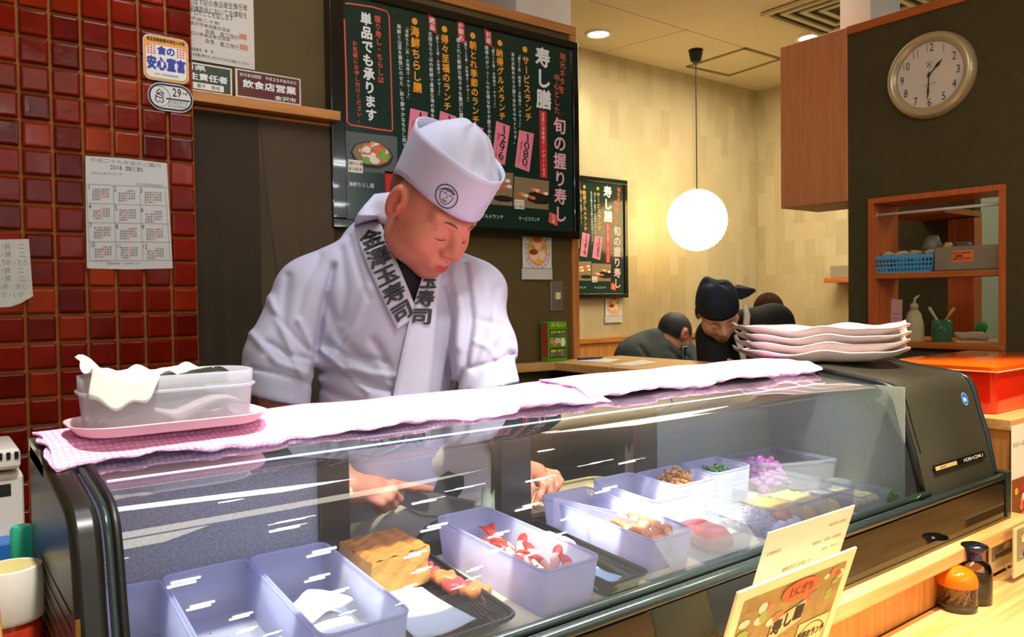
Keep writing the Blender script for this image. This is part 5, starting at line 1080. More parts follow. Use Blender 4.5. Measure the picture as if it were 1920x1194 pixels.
F_shr = mat('shrimp_orange', '#ee8244', .35, var=.3, vscale=45); F_tuna = mat('tuna_red', '#cf4a4c', .35, var=.25, vscale=35, sss=.1); F_brown = mat('mince_gold', '#c98a48', .7, var=.35, vscale=80); F_green = mat('onion_green', '#4f8a3a', .5, var=.4, vscale=60); F_yel = mat('omelette_yellow', '#ddb24a', .5, var=.2, vscale=40); F_mag = mat('ginger_pink', '#d67ac0', .45, var=.2, vscale=40)
def slab(name, c, L, W, H, ang, m, lab, cat, group=None, bend=.0, jag=.12):
    """a soft slice: rounded, a little uneven"""
    a = math.radians(ang); e = np.array([math.cos(a), math.sin(a), 0]); f = np.array([-e[1], e[0], 0]); c = np.array(c, float)
    ph = random.random()*6
    def fn(u, v):
        q = 2*math.pi*u; t = math.pi*(v*.98+.01); s = math.sin(t)**.6; sx = abs(math.cos(q))**.6*np.sign(math.cos(q)); sz = abs(math.sin(q))**.6*np.sign(math.sin(q))
        l = -math.cos(t); w = W/2*s*sx*(1+jag*math.sin(5*l+ph)); return c+e*(l*L/2)+f*w+np.array([0, 0, H/2+H/2*s*sz*(1+jag*math.sin(7*l+2*ph))+bend*(1-l*l)])
    o = MB().grid(fn, 14, 12, closed=True).build(name, m, None, smooth=True); return tag(o, lab, cat, group)
slab('salmon_piece', (.195, .90, DK+.004), .10, .05, .022, 70, F_sal, 'orange salmon piece lying in the tray at the left end', 'fish')
mb = MB()
for i in range(150):
    x, y = .315+rng.randn()*.022, .99+rng.randn()*.055
    if .27 < x < .365 and .88 < y < 1.12: mb.blob((x-.03*(1.19-y)/.34, y, DK+.0035), (.0012+.002*random.random(), .0012+.002*random.random(), .001), 5, jitter=.3)
tag(mb.build('food_crumbs', mat('crumb_brown', '#a8642c', .8), None), 'scattered brown crumbs on the floor of the nearly empty tray', 'crumbs', kind='stuff')
for i in range(5): slab('crumb_flake', (.335-.012*i+.01*(i % 2), 1.01-.028*i, DK+.003), .016, .008, .004, 40*i, mat('flake_brown', '#b0602c', .6), ['small curled brown flake nearest the back of the crumb tray', 'second brown flake in the crumb tray', 'middle brown flake in the crumb tray', 'fourth brown flake in the crumb tray', 'brown flake nearest the front of the crumb tray'][i], 'crumb', 'flakes in the crumb tray')
slab('squid_slab', (.435, .995, DK+.004), .13, .075, .018, 80, F_wht, 'flat white squid slab lying at the bottom of its tray', 'squid', 'squid slabs', .004); slab('squid_slab', (.445, 1.03, DK+.022), .095, .07, .014, 20, F_wht, 'curved white squid slab draped on top of the pile', 'squid', 'squid slabs', .016); slab('squid_slab', (.425, .92, DK+.004), .10, .08, .03, 85, F_wht, 'thick white squid slab at the front of its tray', 'squid', 'squid slabs', .010)
# rolled omelette block on a printed black tray
bt = thing('sushi_tray', (.60, .98, DK), 'black printed takeaway tray carrying the omelette block and wax paper', 'tray')
q = [(.535, 1.175), (.700, 1.175), (.655, .850), (.492, .850)]; top = round_quad(q, .025); c = np.mean(top, 0); bot = [c+(p-c)*.86 for p in top]; n = len(top); M_bt = mat('tray_black', '#17131c', .2, coat=.4)
mb = MB(); mb.add([(p[0], p[1], DK+.024) for p in top]+[(p[0], p[1], DK+.006) for p in bot], [(i, (i+1) % n, n+(i+1) % n, n+i) for i in range(n)]+[tuple(range(n, 2*n))]); mb.build('shell', M_bt, bt, smooth=True, auto=40, thick=.002)
MB().tube([(p[0], p[1], DK+.024) for p in top]+[(top[0][0], top[0][1], DK+.024)], .003, 6, cap=False).build('rim', M_bt, bt, smooth=True)
for i in range(7): MB().tube([(.600+.008*i, .885+.004*i, DK+.0125), (.622+.006*i, .945+.004*i, DK+.0125)], .0016, 5).build('rib', M_bt, bt)
cols = [MATS['clam_red'], mat('print_gold', '#d9b04a', .3), I_wht, I_rd2, I_dk]
for i in range(14):
    f = (i+.5)/14; x = .503+.145*f; mb = MB(); w_ = .0045; zz = DK+.010; mb.add([(x-w_, .8525, DK+.0245), (x+w_, .8525, DK+.0245), (x+w_*.9, .8685, DK+.0095), (x-w_*.9, .8685, DK+.0095)], [(0, 1, 2, 3)]); mb.build('printed_flower', cols[(i*7) % 5], bt, thick=.0006)
tam = thing('rolled_omelette', (.595, 1.12, DK+.008), 'thick golden rolled omelette block with browned ridges', 'omelette'); M_tam = mat('omelette_gold', '#d99a4a', .55, var=.22, vscale=18, color2='#e0a452', bump=.25, bscale=80); M_tamt = mat('omelette_top', '#c47a2c', .55, var=.3, vscale=14, bump=.2, bscale=60, stretch=(1, 5, 1))
A, B_, C, Dd = np.array([.536, 1.168]), np.array([.648, 1.180]), np.array([.640, 1.062]), np.array([.528, 1.040]); z0, z1 = DK+.016, -.385
def tamfn(u, v): p = (A*(1-u)+B_*u)*(1-v)+(Dd*(1-u)+C*u)*v; return (p[0], p[1], z1-.004*(abs(2*u-1)**6)-.003*(abs(2*v-1)**8)+.0018*math.sin(u*22+.6*math.sin(v*5))+.0010*math.sin(v*31+u*9))
mb = MB(); mb.grid(tamfn, 28, 28); mb.build('browned_top', M_tamt, tam, smooth=True)
mb = MB()
for P0, P1 in ((A, B_), (B_, C), (C, Dd), (Dd, A)):
    mb.grid(lambda u, v: (lambda p, s: (p[0], p[1], z0+(z1-.003-z0)*v))(P0*(1-u)+P1*u+.0016*np.array([math.sin(17*u+9*v), math.cos(13*u+11*v)]), 0), 16, 8)
mb.box((min(A[0], Dd[0])+.006, 1.066, z0), (.636, 1.162, z0+.002)); mb.build('side_layers', M_tam, tam, smooth=True, auto=40)
mb = MB(); mb.grid(lambda u, v: (.512+.095*u+.012*(1-v)+.012*v*0, 1.050-.165*v, DK+.0185+.004*math.sin(4*u+3*v)+.006*(v > .9)*0), 14, 14); tag(mb.build('wax_paper', M_wax, None, smooth=True, thick=.0008), 'pale sheet of wax paper in front of the omelette block', 'paper')
for i, (x, y, m, lab) in enumerate(((.655, 1.10, F_tuna, 'bright pink marbled slice beside the omelette'), (.660, 1.05, F_shr, 'orange roe lump beside the omelette'), (.655, 1.005, F_tuna, 'pink slice at the end of the black tray'), (.668, .975, F_shr, 'small orange roe lump near the black ribs'))):
    slab('fish_slice', (x, y, DK+.012), .05, .035, .018, 100+12*i, m, lab, 'fish', jag=.3)
# surf clams and shrimps: wedge pieces in rows
def wedge(name, c, L, ang, m, m2, lab, cat, group, lift=.5):
    a = math.radians(ang); e = np.array([math.cos(a), math.sin(a), lift]); e /= np.linalg.norm(e); f = np.array([-math.sin(a), math.cos(a), 0]); c = np.array(c, float)
    t = thing(name, c, lab, cat, group); g = np.cross(e, f)
    def fn(u, v, lo, hi): 
        q = 2*math.pi*u; s = lo+(hi-lo)*v; w_ = (.0085 if cat == 'clam' else .0115)*math.sin(math.pi*(.12+.86*s))**.8+.0006; return c+e*L*s+f*w_*math.cos(q)*(1+.15*math.sin(3*q+9*s))+g*w_*.38*math.sin(q)+np.array([0, 0, .006+.010*math.sin(2.6*s)])
    MB().grid(lambda u, v: fn(u, v, 0, .45), 9, 4, closed=True).build('pale_end', m2, t, smooth=True); MB().grid(lambda u, v: fn(u, v, .45, 1), 9, 5, closed=True).build('red_tip', m, t, smooth=True)
F_cw = mat('clam_white', '#e8a99c', .35, var=.2, vscale=40)
for nm, q_, lab_ in (('clam_bed', [(.745, 1.175), (.836, 1.175), (.812, .868), (.722, .868)], 'pale bed of sliced clams under the red tips'), ('shrimp_bed', [(.975, 1.00), (1.046, 1.00), (1.024, .868), (.948, .868)], 'pale bed of peeled shrimps under the orange heap')):
    P4 = [np.array(p) for p in q_]; o = MB().grid(lambda u, v: (*((P4[0]*(1-u)+P4[1]*u)*(1-v)+(P4[3]*(1-u)+P4[2]*u)*v), DK+.004+.028*min(1, 9*u*(1-u))*min(1, 16*v*(1-v))+.003*math.sin(31*u+3*v)*math.sin(43*v)), 18, 30).build(nm, F_cw, None, smooth=True); tag(o, lab_, 'shellfish')
ords = ['first', 'second', 'third', 'fourth', 'fifth', 'sixth', 'seventh', 'eighth', 'ninth', 'tenth', 'eleventh', 'twelfth', 'thirteenth', 'fourteenth']
for i in range(14):
    y = 1.10-.0170*i; x = .788-.085*(1.19-y)+.012*((i*5) % 3-1); wedge('surf_clam', (x+.010, y, DK+.030), .052, 115+38*((i*7) % 5-2), F_red, F_cw, '%s red tipped clam from the back of the clam tray' % ords[i], 'clam', 'surf clams in the milky tray', .45)
for i in range(14):
    y = .975-.0085*i; x = 1.012-.08*(.95-y)-.012+.013*((i*5) % 4-1.5); wedge('shrimp_piece', (x, y, DK+.036+.005*(i % 3)), .040, 100+28*((i*3) % 5-2), F_shr, mat('shrimp_pale', '#f4b07c', .4), '%s orange shrimp piece from the back of the heap' % ords[i], 'shrimp', 'orange shrimp pieces', .4)
for (x0, y0, x1, y1, lab) in ((.985, 1.13, 1.045, 1.02, 'white paper divider standing at the back of the shrimp tray'), (.985, 1.03, 1.030, .955, 'white paper divider standing beside the shrimp heap')):
    mb = MB(); mb.prism([(x0-.03, y0, DK+.004), (x1-.03, y1, DK+.004), (x1-.03, y1, TZ-.002), (x0-.028, y0, TZ+.012)], (.001, .0005, 0)); tag(mb.build('paper_divider', M_wpap, None), lab, 'paper')
# dark tray with pink fish between the clams and shrimps
t, c = open_tray('dark_tray', [(.862, 1.185), (.958, 1.185), (.915, .848), (.830, .848)], DK, DK+.028, mat('tray_gold_black', '#1c1812', .2, coat=.3), 'low dark tray with a gold lining holding pink fish', .012, .88); 
MB().prism([(.845, .862, DK+.004), (.905, .862, DK+.004), (.915, .905, DK+.004), (.853, .905, DK+.004)], (0, 0, .003)).build('gold_lining', mat('gold_foil', '#a8924a', .25, .8), t)
slab('pink_fish', (.905, 1.08, DK+.008), .11, .055, .022, 95, F_pink, 'pale pink fish fillet in the low dark tray', 'fish', bend=.004); slab('pink_fish', (.890, 1.00, DK+.010), .07, .045, .018, 80, mat('fish_cream', '#d8cfae', .4), 'cream coloured fish piece in the low dark tray', 'fish')
mb = MB(); mb.grid(lambda u, v: (.862+.055*u-.03*v, 1.00-.12*v, DK+.014+.006*math.sin(3*u+4*v)), 8, 10); tag(mb.build('wax_paper', mat('wax_blue', '#c6dfe8', .5, trl=.3), None, smooth=True, thick=.0008), 'pale blue wax paper in the low dark tray', 'paper')
# right half: tuna, clear boxes, shredded radish, yellow roe, ginger
t, c = open_tray('clear_tray', [(1.10, 1.00), (1.225, 1.00), (1.19, .850), (1.065, .850)], DK, DK+.045, M_clear, 'clear tray holding a pink tuna block', .012, .94, group='clear plastic boxes in the display case')
slab('tuna_block', (1.150, .925, DK+.004), .13, .06, .040, 75, F_tuna, 'large pink tuna block in a clear tray', 'fish'); slab('tuna_block', (1.125, .985, DK+.006), .07, .03, .03, 60, F_wht, 'white fish belly strip behind the tuna block', 'fish')
t, c = open_tray('clear_box', [(1.275, 1.035), (1.560, 1.035), (1.545, .853), (1.260, .853)], DK, -.400, M_clear, 'big clear box with shredded radish and yellow roe', .012, .95, group='clear plastic boxes in the display case', lip=.001)
for xx in (1.365, 1.455): MB().box((xx-.001, .862, DK+.003), (xx+.001, 1.028, -.405)).build('divider', M_clear, t)
mb = MB()
for i in range(420):
    x, y = 1.315+rng.randn()*.020, .945+rng.randn()*.040; x = min(max(x, 1.275), 1.358); y = min(max(y, .87), 1.02); h = .040*math.exp(-((x-1.315)/.03)**2-((y-.945)/.05)**2); a = random.random()*6.3; L = .010+.012*random.random(); p = np.array([x, y, DK+.006+h*random.random()]); d = np.array([math.cos(a), math.sin(a), random.uniform(-.2, .5)])*L
    p2 = p+d; p2[0] = min(max(p2[0], 1.270), 1.362); mb.tube([p, (p+p2)/2+np.array([0, 0, .002]), p2], .0009, 3, cap=False)
tag(mb.build('shredded_radish', mat('radish_white', '#f4f0f4', .4), None, smooth=True), 'fluffy heap of white shredded radish in the big clear box', 'radish', kind='stuff')
slab('salmon_piece', (1.345, .895, DK+.02), .05, .035, .02, 30, F_shr, 'small orange fish piece beside the shredded radish', 'fish')
for i in range(4): slab('scallop', (1.290+.022*i, .868+.006*(i % 2), DK+.004), .022, .020, .026, 20*i, F_wht, ['white scallop nearest the tuna tray', 'second white scallop along the clear box', 'third white scallop along the clear box', 'white scallop nearest the divider'][i], 'scallop', 'white scallops at the clear box front')
for k, (x0, x1, lab) in enumerate(((1.370, 1.450, 'yellow grainy roe block in the middle of the clear box'), (1.460, 1.538, 'pale yellow omelette strip at the far side of the clear box'))):
    o = MB().grid(lambda u, v: (x0+(x1-x0)*u, .875+.145*v, DK+.004+(.026+.003*math.sin(40*u+3)*math.sin(37*v))*min(1, 12*u*(1-u)*1.2)*min(1, 14*v*(1-v))), 24, 24).build('yellow_roe', F_yel if k == 0 else mat('omelette_pale', '#e6cf7c', .5), None, smooth=True); tag(o, lab, 'roe')
t, c = open_tray('clear_box', [(1.575, .985), (1.690, .985), (1.680, .853), (1.565, .853)], DK, -.425, M_clear, 'small clear box of pale yellow strips beside the green leaves', .010, .95, group='clear plastic boxes in the display case')
for i in range(4): slab('pickle_strip', (1.585+.028*i, .92, DK+.004), .10, .020, .020, 90, mat('pickle_pale', '#e4dc9c', .5), '%s pale yellow strip in the small clear box' % ords[i], 'pickle', 'pale yellow strips')
mb = MB()
for i in range(26):
    a = random.random()*6.3; c0 = np.array([1.712+.016*rng.randn()*.7, .880+.016*rng.randn(), DK+.002]); e = np.array([math.cos(a), math.sin(a), .8])*.022; f = np.array([-math.sin(a), math.cos(a), .1])*.010
    mb.add([c0, c0+e*.5+f, c0+e+np.array([0, 0, .004]), c0+e*.5-f], [(0, 1, 2, 3)])
tag(mb.build('green_leaves', F_green, None, thick=.0006), 'small bunch of green leaves in the front corner of the case', 'leaves', kind='stuff')
def mound(name, x0, x1, y0, y1, h, m, lab, cat, n=260, r=.004):
    mb = MB()
    for i in range(n):
        u, v = random.random(), random.random(); z = h*min(1, 5*u*(1-u))*min(1, 5*v*(1-v)); mb.blob((x0+(x1-x0)*u, y0+(y1-y0)*v, DK+.004+z*(.6+.4*random.random())), (r*(1+random.random()), r*(1+random.random()), r), 7, jitter=.2)
    tag(mb.build(name, m, None, smooth=True), lab, cat, kind='stuff')
mound('minced_topping', 1.25, 1.35, 1.075, 1.175, .085, F_brown, 'golden brown minced topping heaped in its tray', 'mince'); mound('chopped_onion', 1.395, 1.49, 1.09, 1.175, .070, F_green, 'chopped green onion in its tray', 'onion', 260, .0035)
mound('pickled_ginger', 1.56, 1.68, 1.09, 1.18, .065, F_mag, 'bright pink pickled ginger at the back of the case', 'ginger', 220, .006)
t, c = open_tray('perforated_tray', [(1.545, 1.195), (1.755, 1.195), (1.740, 1.005), (1.580, 1.060)], DK, -.392, M_clear, 'clear tray with a perforated rim behind the yellow roe', .015, .92, group='clear plastic boxes in the display case', lip=.001)
for i in range(20): f = i/19; p = np.array([1.748, 1.190])*(1-f)+np.array([1.735, 1.015])*f; MB().box((p[0]-.003, p[1]-.0025, -.404), (p[0]+.003, p[1]+.0025, -.396)).build('rim_hole', mat('hole_grey', '#6d7078', .6), t)
sq = slab('dark_garnish', (1.165, 1.13, DK+.006), .04, .03, .012, 30, mat('garnish_dark', '#2a3038', .5), 'small dark garnish in the paper lined tray', 'garnish', jag=.4); mb = MB(); mb.grid(lambda u, v: (1.12+.10*u-.02*v, 1.17-.13*v, DK+.010+.03*u*v+.01*math.sin(5*u)), 8, 8); tag(mb.build('liner_paper', M_wpap, None, smooth=True, thick=.0008), 'crumpled white liner in the small tray behind the tuna', 'paper')
# behind the case, on the worktop: pan, bags
t, c = open_tray('steel_pan', [(1.04, 1.50), (1.42, 1.50), (1.42, 1.33), (1.04, 1.33)], -.565, -.470, mat('pan_cream', '#b9ac86', .3, .4), 'cream rimmed pan behind the middle of the display case', .04, .9, .002, 'pan', lip=.002)
slab('cabbage_heap', (1.20, 1.41, -.56), .20, .11, .07, 0, mat('cabbage_pale', '#c9c49a', .6, var=.2, vscale=40), 'pale shredded heap in the cream rimmed pan', 'vegetables', jag=.25); slab('salmon_piece', (1.30, 1.37, -.52), .07, .04, .03, 20, F_sal, 'orange salmon chunk lying in the cream rimmed pan', 'fish')
def bag(name, c, r, m, lab):
    mb = MB(); c = np.array(c); 
    mb.grid(lambda u, v: c+np.array([r[0]*math.cos(6.283*u)*(1-.55*v)*(1+.16*math.sin(9*u*2+5*v)), r[1]*math.sin(6.283*u)*(1-.55*v)*(1+.16*math.cos(21*u)), r[2]*v*(1+.12*math.sin(15*u))]), 28, 12, closed=True); tag(mb.build(name, m, None, smooth=True), lab, 'bag')
bag('plastic_bag', (.985, 1.36, -.565), (.060, .03, .150), frosted('bag_white', '#cfdccb', .25, .5, .3), 'crumpled whitish plastic bag beside the chef\'s knife'); bag('plastic_bag', (1.32, 1.28, -.566), (.03, .02, .20), frosted('bag_clear', '#c8c4b0', .5, .4, .2), 'clear twisted plastic bag against the dark door stile')
# ================================================================== on top of the case
LIDY = [p[0] for p in GP+TPz]; LIDZ = [p[1] for p in GP+TPz]
def lidz(y): return float(np.interp(y, LIDY[7:], LIDZ[7:]))
def towel_mat(name, c1, c2):
    m = mat(name, c1, .95, spec=.1); nt = m.node_tree; N = nt.nodes; L = nt.links; b = N['Principled BSDF']; tc = N.new('ShaderNodeTexCoord')
    w1 = N.new('ShaderNodeTexWave'); w1.inputs['Scale'].default_value = 40; w1.bands_direction = 'X'; w2 = N.new('ShaderNodeTexWave'); w2.inputs['Scale'].default_value = 30; w2.bands_direction = 'Y'
    for w_ in (w1, w2): w_.inputs['Distortion'].default_value = 1.2; L.new(tc.outputs['Object'], w_.inputs['Vector'])
    mu = N.new('ShaderNodeMath'); mu.operation = 'MULTIPLY'; L.new(w1.outputs['Fac'], mu.inputs[0]); L.new(w2.outputs['Fac'], mu.inputs[1])
    rp = N.new('ShaderNodeValToRGB'); rp.color_ramp.elements[0].color = lin(c2); rp.color_ramp.elements[1].color = lin(c1); rp.color_ramp.elements[1].position = .35; L.new(mu.outputs[0], rp.inputs[0]); L.new(rp.outputs[0], b.inputs['Base Color'])
    bp = N.new('ShaderNodeBump'); bp.inputs['Strength'].default_value = .5; bp.inputs['Distance'].default_value = .003; L.new(mu.outputs[0], bp.inputs['Height']); L.new(bp.outputs[0], b.inputs['Normal']); return m
M_tow = towel_mat('towel_pink', '#eebfdc', '#dc96c4')
def towel(x0, x1, y0, y1, lift, lab, ph, nx):
    def fn(u, v):
        x = x0+(x1-x0)*u; f = .006*math.sin(x*31+ph)+.004*math.sin(x*77+2*ph)+.003*math.sin(x*140)
        ya, yb = y0+f, y1+.003*math.sin(x*40+ph); e = .004*math.sin(v*30+ph)*(1 if u in (0, 1) else 0)
        t = v*2-1                       # -1..0 lower fold layer, 0..1 upper layer
        if t < 0: s = -t; y = ya+.006+(yb-ya)*s; h = .0015
        else: s = t; y = ya+(yb-ya)*s; h = .0060+.0016*math.sin(x*26+y*40+ph)*math.sin(y*55+ph)+.0015*math.exp(-((s-.06)/.08)**2)*(1+.6*math.sin(x*23+ph))
        drop = -.006*math.exp(-(s/.10)**2)*(1+math.sin(x*19+ph))
        return (x+e, y, lidz(max(y, .93))+lift+h+(drop if t < 0 else drop*.5))
    mb = MB(); mb.grid(fn, nx, 41); o = mb.build('pink_towel', M_tow, None, smooth=True, thick=.003, offset=0); return tag(o, lab, 'towel', 'pink towels on the case top')
towel(.124, 1.02, 1.040, 1.205, .003, 'folded pink waffle towel under the plastic container on the case', .4, 180); towel(.985, 1.765, 1.052, 1.208, .0085, 'folded pink waffle towel on the case top beside the plates', 2.1, 150)
# lid and open container with nori
def rrect(cx, cy, w, h, r, n=7): return [(x, y) for x, y in rounded(cx, cy, w, h, r, n)]
def loft(mb, rings, cap0=True, cap1=False, mi=0):
    n = len(rings[0]); vs = [p for r in rings for p in r]; fs = [(i*n+k, i*n+(k+1) % n, (i+1)*n+(k+1) % n, (i+1)*n+k) for i in range(len(rings)-1) for k in range(n)]
    if cap0: fs.append(tuple(range(n))[::-1])
    if cap1: fs.append(tuple((len(rings)-1)*n+k for k in range(n)))
    return mb.add(vs, fs, mi)
tz = lidz(1.12)+.0155
lt = thing('container_lid', (.27, 1.125, tz), 'pale pink plastic lid used as a tray under the open container', 'lid')
cx, cy = .272, 1.122; R3 = lambda w, h, r, z: [(x, y, z) for x, y in rrect(cx, cy, w, h, r)]
loft(MB(), [R3(.215, .115, .04, tz), R3(.225, .125, .045, tz+.002), R3(.240, .140, .05, tz+.012), R3(.246, .146, .052, tz+.013)]).build('shell', mat('lid_pink', '#e6c3c6', .35, trl=.2), lt, smooth=True, auto=50, thick=.002)
c0 = tz+.006; ctn = thing('plastic_container', (cx, cy, c0), 'open translucent plastic container of dark nori sheets on the pink towel', 'container'); M_ctn = frosted('container_plastic', '#eef1f4', .58, .5, .12)
loft(MB(), [R3(.196, .094, .034, c0), R3(.204, .102, .038, c0+.004), R3(.210, .108, .040, c0+.040), R3(.213, .111, .042, c0+.044), R3(.213, .111, .042, c0+.066)]).build('tub', M_ctn, ctn, smooth=True, auto=50, thick=.0016)
MB().tube([(x, y, c0+.046) for x, y in rrect(cx, cy, .217, .115, .043)]+[(*rrect(cx, cy, .217, .115, .043)[0], c0+.046)], .0022, 6, cap=False).build('rim_band', M_ctn, ctn, smooth=True)
def crumple(u, v): return (cx-.094+.185*u, cy-.044+.088*v, c0+.010+.022*v*(1-v)*4*.6+.006*math.sin(9*u+3*v)+.012*abs(math.sin(6*u))*(1-v))
tag(MB().grid(crumple, 24, 12).build('tissue_paper', mat('tissue', '#e2d8d0', .7, trl=.3), None, smooth=True, thick=.0006), 'crumpled white tissue lining the plastic container', 'tissue')
for i in range(4): 
    o = MB().grid(lambda u, v: (cx-.055+.125*u, cy-.035+.070*v, c0+.052+.003*i+.003*math.sin(5*u+i)+.004*math.sin(3*v)*u), 10, 8).build('nori_sheet', mat('nori', '#1d2413', .5, var=.4, vscale=80, bump=.2, bscale=200), None, smooth=True, thick=.0012); tag(o, ['lowest nori sheet in the container', 'second nori sheet in the container', 'third nori sheet in the container', 'topmost dark nori sheet in the container'][i], 'nori', 'nori sheets in the container')
def bagp(u, v):                                    # printed white wrapper pulled over the rim
    x = cx-.104+.165*u; vm = .97 if u < .42 else .40+.57*max(0, 1-(u-.42)/.10); vv = v*vm
    L = .112; d = vv*(L+.045); y = cy+.052-min(d, L); down = max(0, d-L)
    z = c0+.0685+.020*math.exp(-(u/.16)**2)*(1-.5*vv)+.0035*math.sin(17*u+9*vv)+.0025*math.sin(31*u-14*vv)-.006*math.sin(math.pi*min(1, vv*1.3))-down*(.85+.15*math.sin(8*u))
    return (x+.003*math.sin(11*vv), y-.004*(down > 0), z)
mb = MB(); mb.grid(bagp, 34, 30); o = mb.build('paper_wrapper', mat('wrapper_white', '#f4f1ea', .6, trl=.25), None, smooth=True, thick=.0008); tag(o, 'white printed paper wrapper pulled over the rim of the container', 'wrapper')
# stack of four wavy plates
PLC, PLA = np.array([1.935, 1.165]), math.radians(-36)
def plate_mesh():
    mb = MB(); n = 72; L, W = .225, .105; rings = []
    for f, z in ((0.0, 0), (.55, 0), (.72, .002), (.86, .010), (.96, .020), (1.0, .0235), (1.0, .0205), (.95, .0155), (.85, .005), (.72, -.004), (.6, -.006)):
        r = []
        for k in range(n):
            a = 2*math.pi*k/n; ca, sa = math.cos(a), math.sin(a); e = 3.2; rr = (abs(ca)**e+abs(sa)**e)**(-1/e); wob = 1+.018*math.sin(5*a+1)+.012*math.sin(9*a)
            x, y = L*rr*ca*f*wob, W*rr*sa*f*wob; zz = z+(.0038*math.sin(7*a+.5)+.0025*math.sin(11*a+2))*f**3+(.010*abs(ca)**6)*f**4; r.append((x, y, zz))
        rings.append(r)
    vs = [p for r in rings for p in r]; fs = [(i*n+k, i*n+(k+1) % n, (i+1)*n+(k+1) % n, (i+1)*n+k) for i in range(len(rings)-1) for k in range(n)]; fs.append(tuple((len(rings)-1)*n+k for k in range(n)))
    me = bpy.data.meshes.new('serving_plate'); me.from_pydata(vs, [], fs); bm = bmesh.new(); bm.from_mesh(me); bmesh.ops.remove_doubles(bm, verts=bm.verts, dist=1e-6); bmesh.ops.recalc_face_normals(bm, faces=bm.faces); bm.to_mesh(me); bm.free()
    me.materials.append(mat('plate_glaze', '#d9c9c6', .3, var=.06, vscale=12, coat=.2)); me.polygons.foreach_set('use_smooth', [True]*len(me.polygons)); return me
pm = plate_mesh(); zl = lidz(1.2)
for i, lab in enumerate(('wavy white serving plate at the bottom of the stack of four', 'wavy white serving plate second from the bottom of the stack', 'wavy white serving plate third from the bottom of the stack', 'wavy white serving plate on top of the stack of four')):
    o = bpy.data.objects.new('serving_plate', pm); COL.objects.link(o); o.location = (PLC[0]+.004*((i*3) % 4-1.5), PLC[1]+.003*(i % 2), zl+.0075+.0205*i+EYE); o.rotation_euler = (0, 0, PLA+.03*((i*5) % 3-1)); tag(o, lab, 'plate', 'stacked serving plates')
# red box with an orange lid on the side cabinet
x0, y0 = onZ(1869, 779, PZ)[:2]; y0 = max(y0, PY0+.02); y1 = 1.155; x1 = 2.80; zt = onY(1869, 683, y0)[2]; zr = onY(1869, 698, y0)[2]
rb = thing('lacquer_box', (x0+.2, (y0+y1)/2, PZ), 'glossy red storage box with an orange lid on the side cabinet', 'box'); M_lr = mat('lacquer_red', '#e0280c', .12, coat=.5); M_lo = mat('lacquer_orange', '#ee5a0c', .1, coat=.5)
mb = MB(); loft(mb, [[(x, y, z) for x, y in rounded((x0+x1)/2, (y0+y1)/2, x1-x0-k, y1-y0-k, .02)] for z, k in ((PZ+.001, .02), (PZ+.01, .012), (zr, .006))]); mb.build('tub', M_lr, rb, smooth=True, auto=40)
mb = MB(); loft(mb, [[(x, y, z) for x, y in rounded((x0+x1)/2, (y0+y1)/2, x1-x0+k, y1-y0+k, .02)] for z, k in ((zr-.001, .006), (zr+.012, .006), (zt-.004, -.008), (zt, -.02))], True, True); mb.build('lid', M_lo, rb, smooth=True, auto=30)
MB().tube([(x0-.003, y1, zr), (x0-.003, y0-.003, zr), (x1, y0-.003, zr)], .0022, 6).build('rim_line', mat('rim_pale', '#f4b080', .3), rb)
# ================================================================== customer side
# price notice and menu card standing together in front of the case
def lean(yb, zb, yt, zt): return lambda x, s: np.array([x, yb+(yt-yb)*s, zb+(zt-zb)*s])
M_not = mat('notice_paper', '#fbf6dc', .6); e_up = np.array([0, .719-.75, -.368+.465]); L_up = np.linalg.norm(e_up); e_up /= L_up; n_f = np.cross([1, 0, 0], e_up)
n_f = n_f if n_f[1] < 0 else -n_f
# the upper notice: slot it into the menu holder behind the menu
base = np.array([0, .75, -.465]); down = (base[2]+.5645)/e_up[2]
t = thing('price_notice', (1.17, .782, -.566), 'cream price notice sheet standing behind the food menu card', 'notice')
P_ = lambda x, s: np.array([x, 0, 0])+base+e_up*s
MB().prism([P_(1.045, -down), P_(1.298, -down), P_(1.298, L_up), P_(1.045, L_up)], -n_f*.002).build('sheet', M_not, t); Tn = TP((0, base[1], base[2]), (1, 0, 0), e_up, n_f)
def nt(px0, py0, px1, py1, s, h):
    d = ray(px0, py0); k = (base @ n_f)/(d @ n_f); a = d*k; d = ray(px1, py1); b = d*((base @ n_f)/(d @ n_f)); mb = MB(); htext(mb, s, a[0], b[0], (a-base) @ e_up, h, Tn); mb.build('text_line', mat('notice_ink', '#8a7c4c', .6), t)
nt(1553, 985, 1588, 970, '平成29年12月吉日', .007); nt(1523, 1020, 1577, 1001, '株式会社　玉寿司　金沢駅店', .007); nt(1540, 1030, 1572, 1018, '店長　中村一', .006); nt(1437, 1040, 1464, 1030, 'お客様各位', .007); nt(1466, 1069, 1520, 1048, '価格改定のお知らせ', .010)
mc = thing('menu_card', (1.1, .77, CT), 'acrylic framed sushi set menu card with food photos', 'menu card'); b2_ = np.array([0, .700, -.432]); dn2 = (b2_[2]-(CT+.002))/e_up[2]
Q_ = lambda x, s: np.array([x, 0, 0])+b2_+e_up*s
MB().prism([Q_(.943, -dn2), Q_(1.270, -dn2), Q_(1.270, 0), Q_(.943, 0)], -n_f*.004).build('card', mat('menu_cream', '#f6eebc', .35, coat=.3), mc); T3 = TP(b2_, (1, 0, 0), e_up, n_f)
def mq(u0, v0, u1, v1, m, k=1, nm='photo_print'): mb = MB(); quad(mb, u0, v0, u1, v1, T3, k=k); return mb.build(nm, m, mc)
X0, X1 = .943, 1.270
mq(X0+.022, -.215, X1-.022, -.020, mat('menu_dark', '#94803f', .4, var=.3, vscale=30))
random.seed(11)
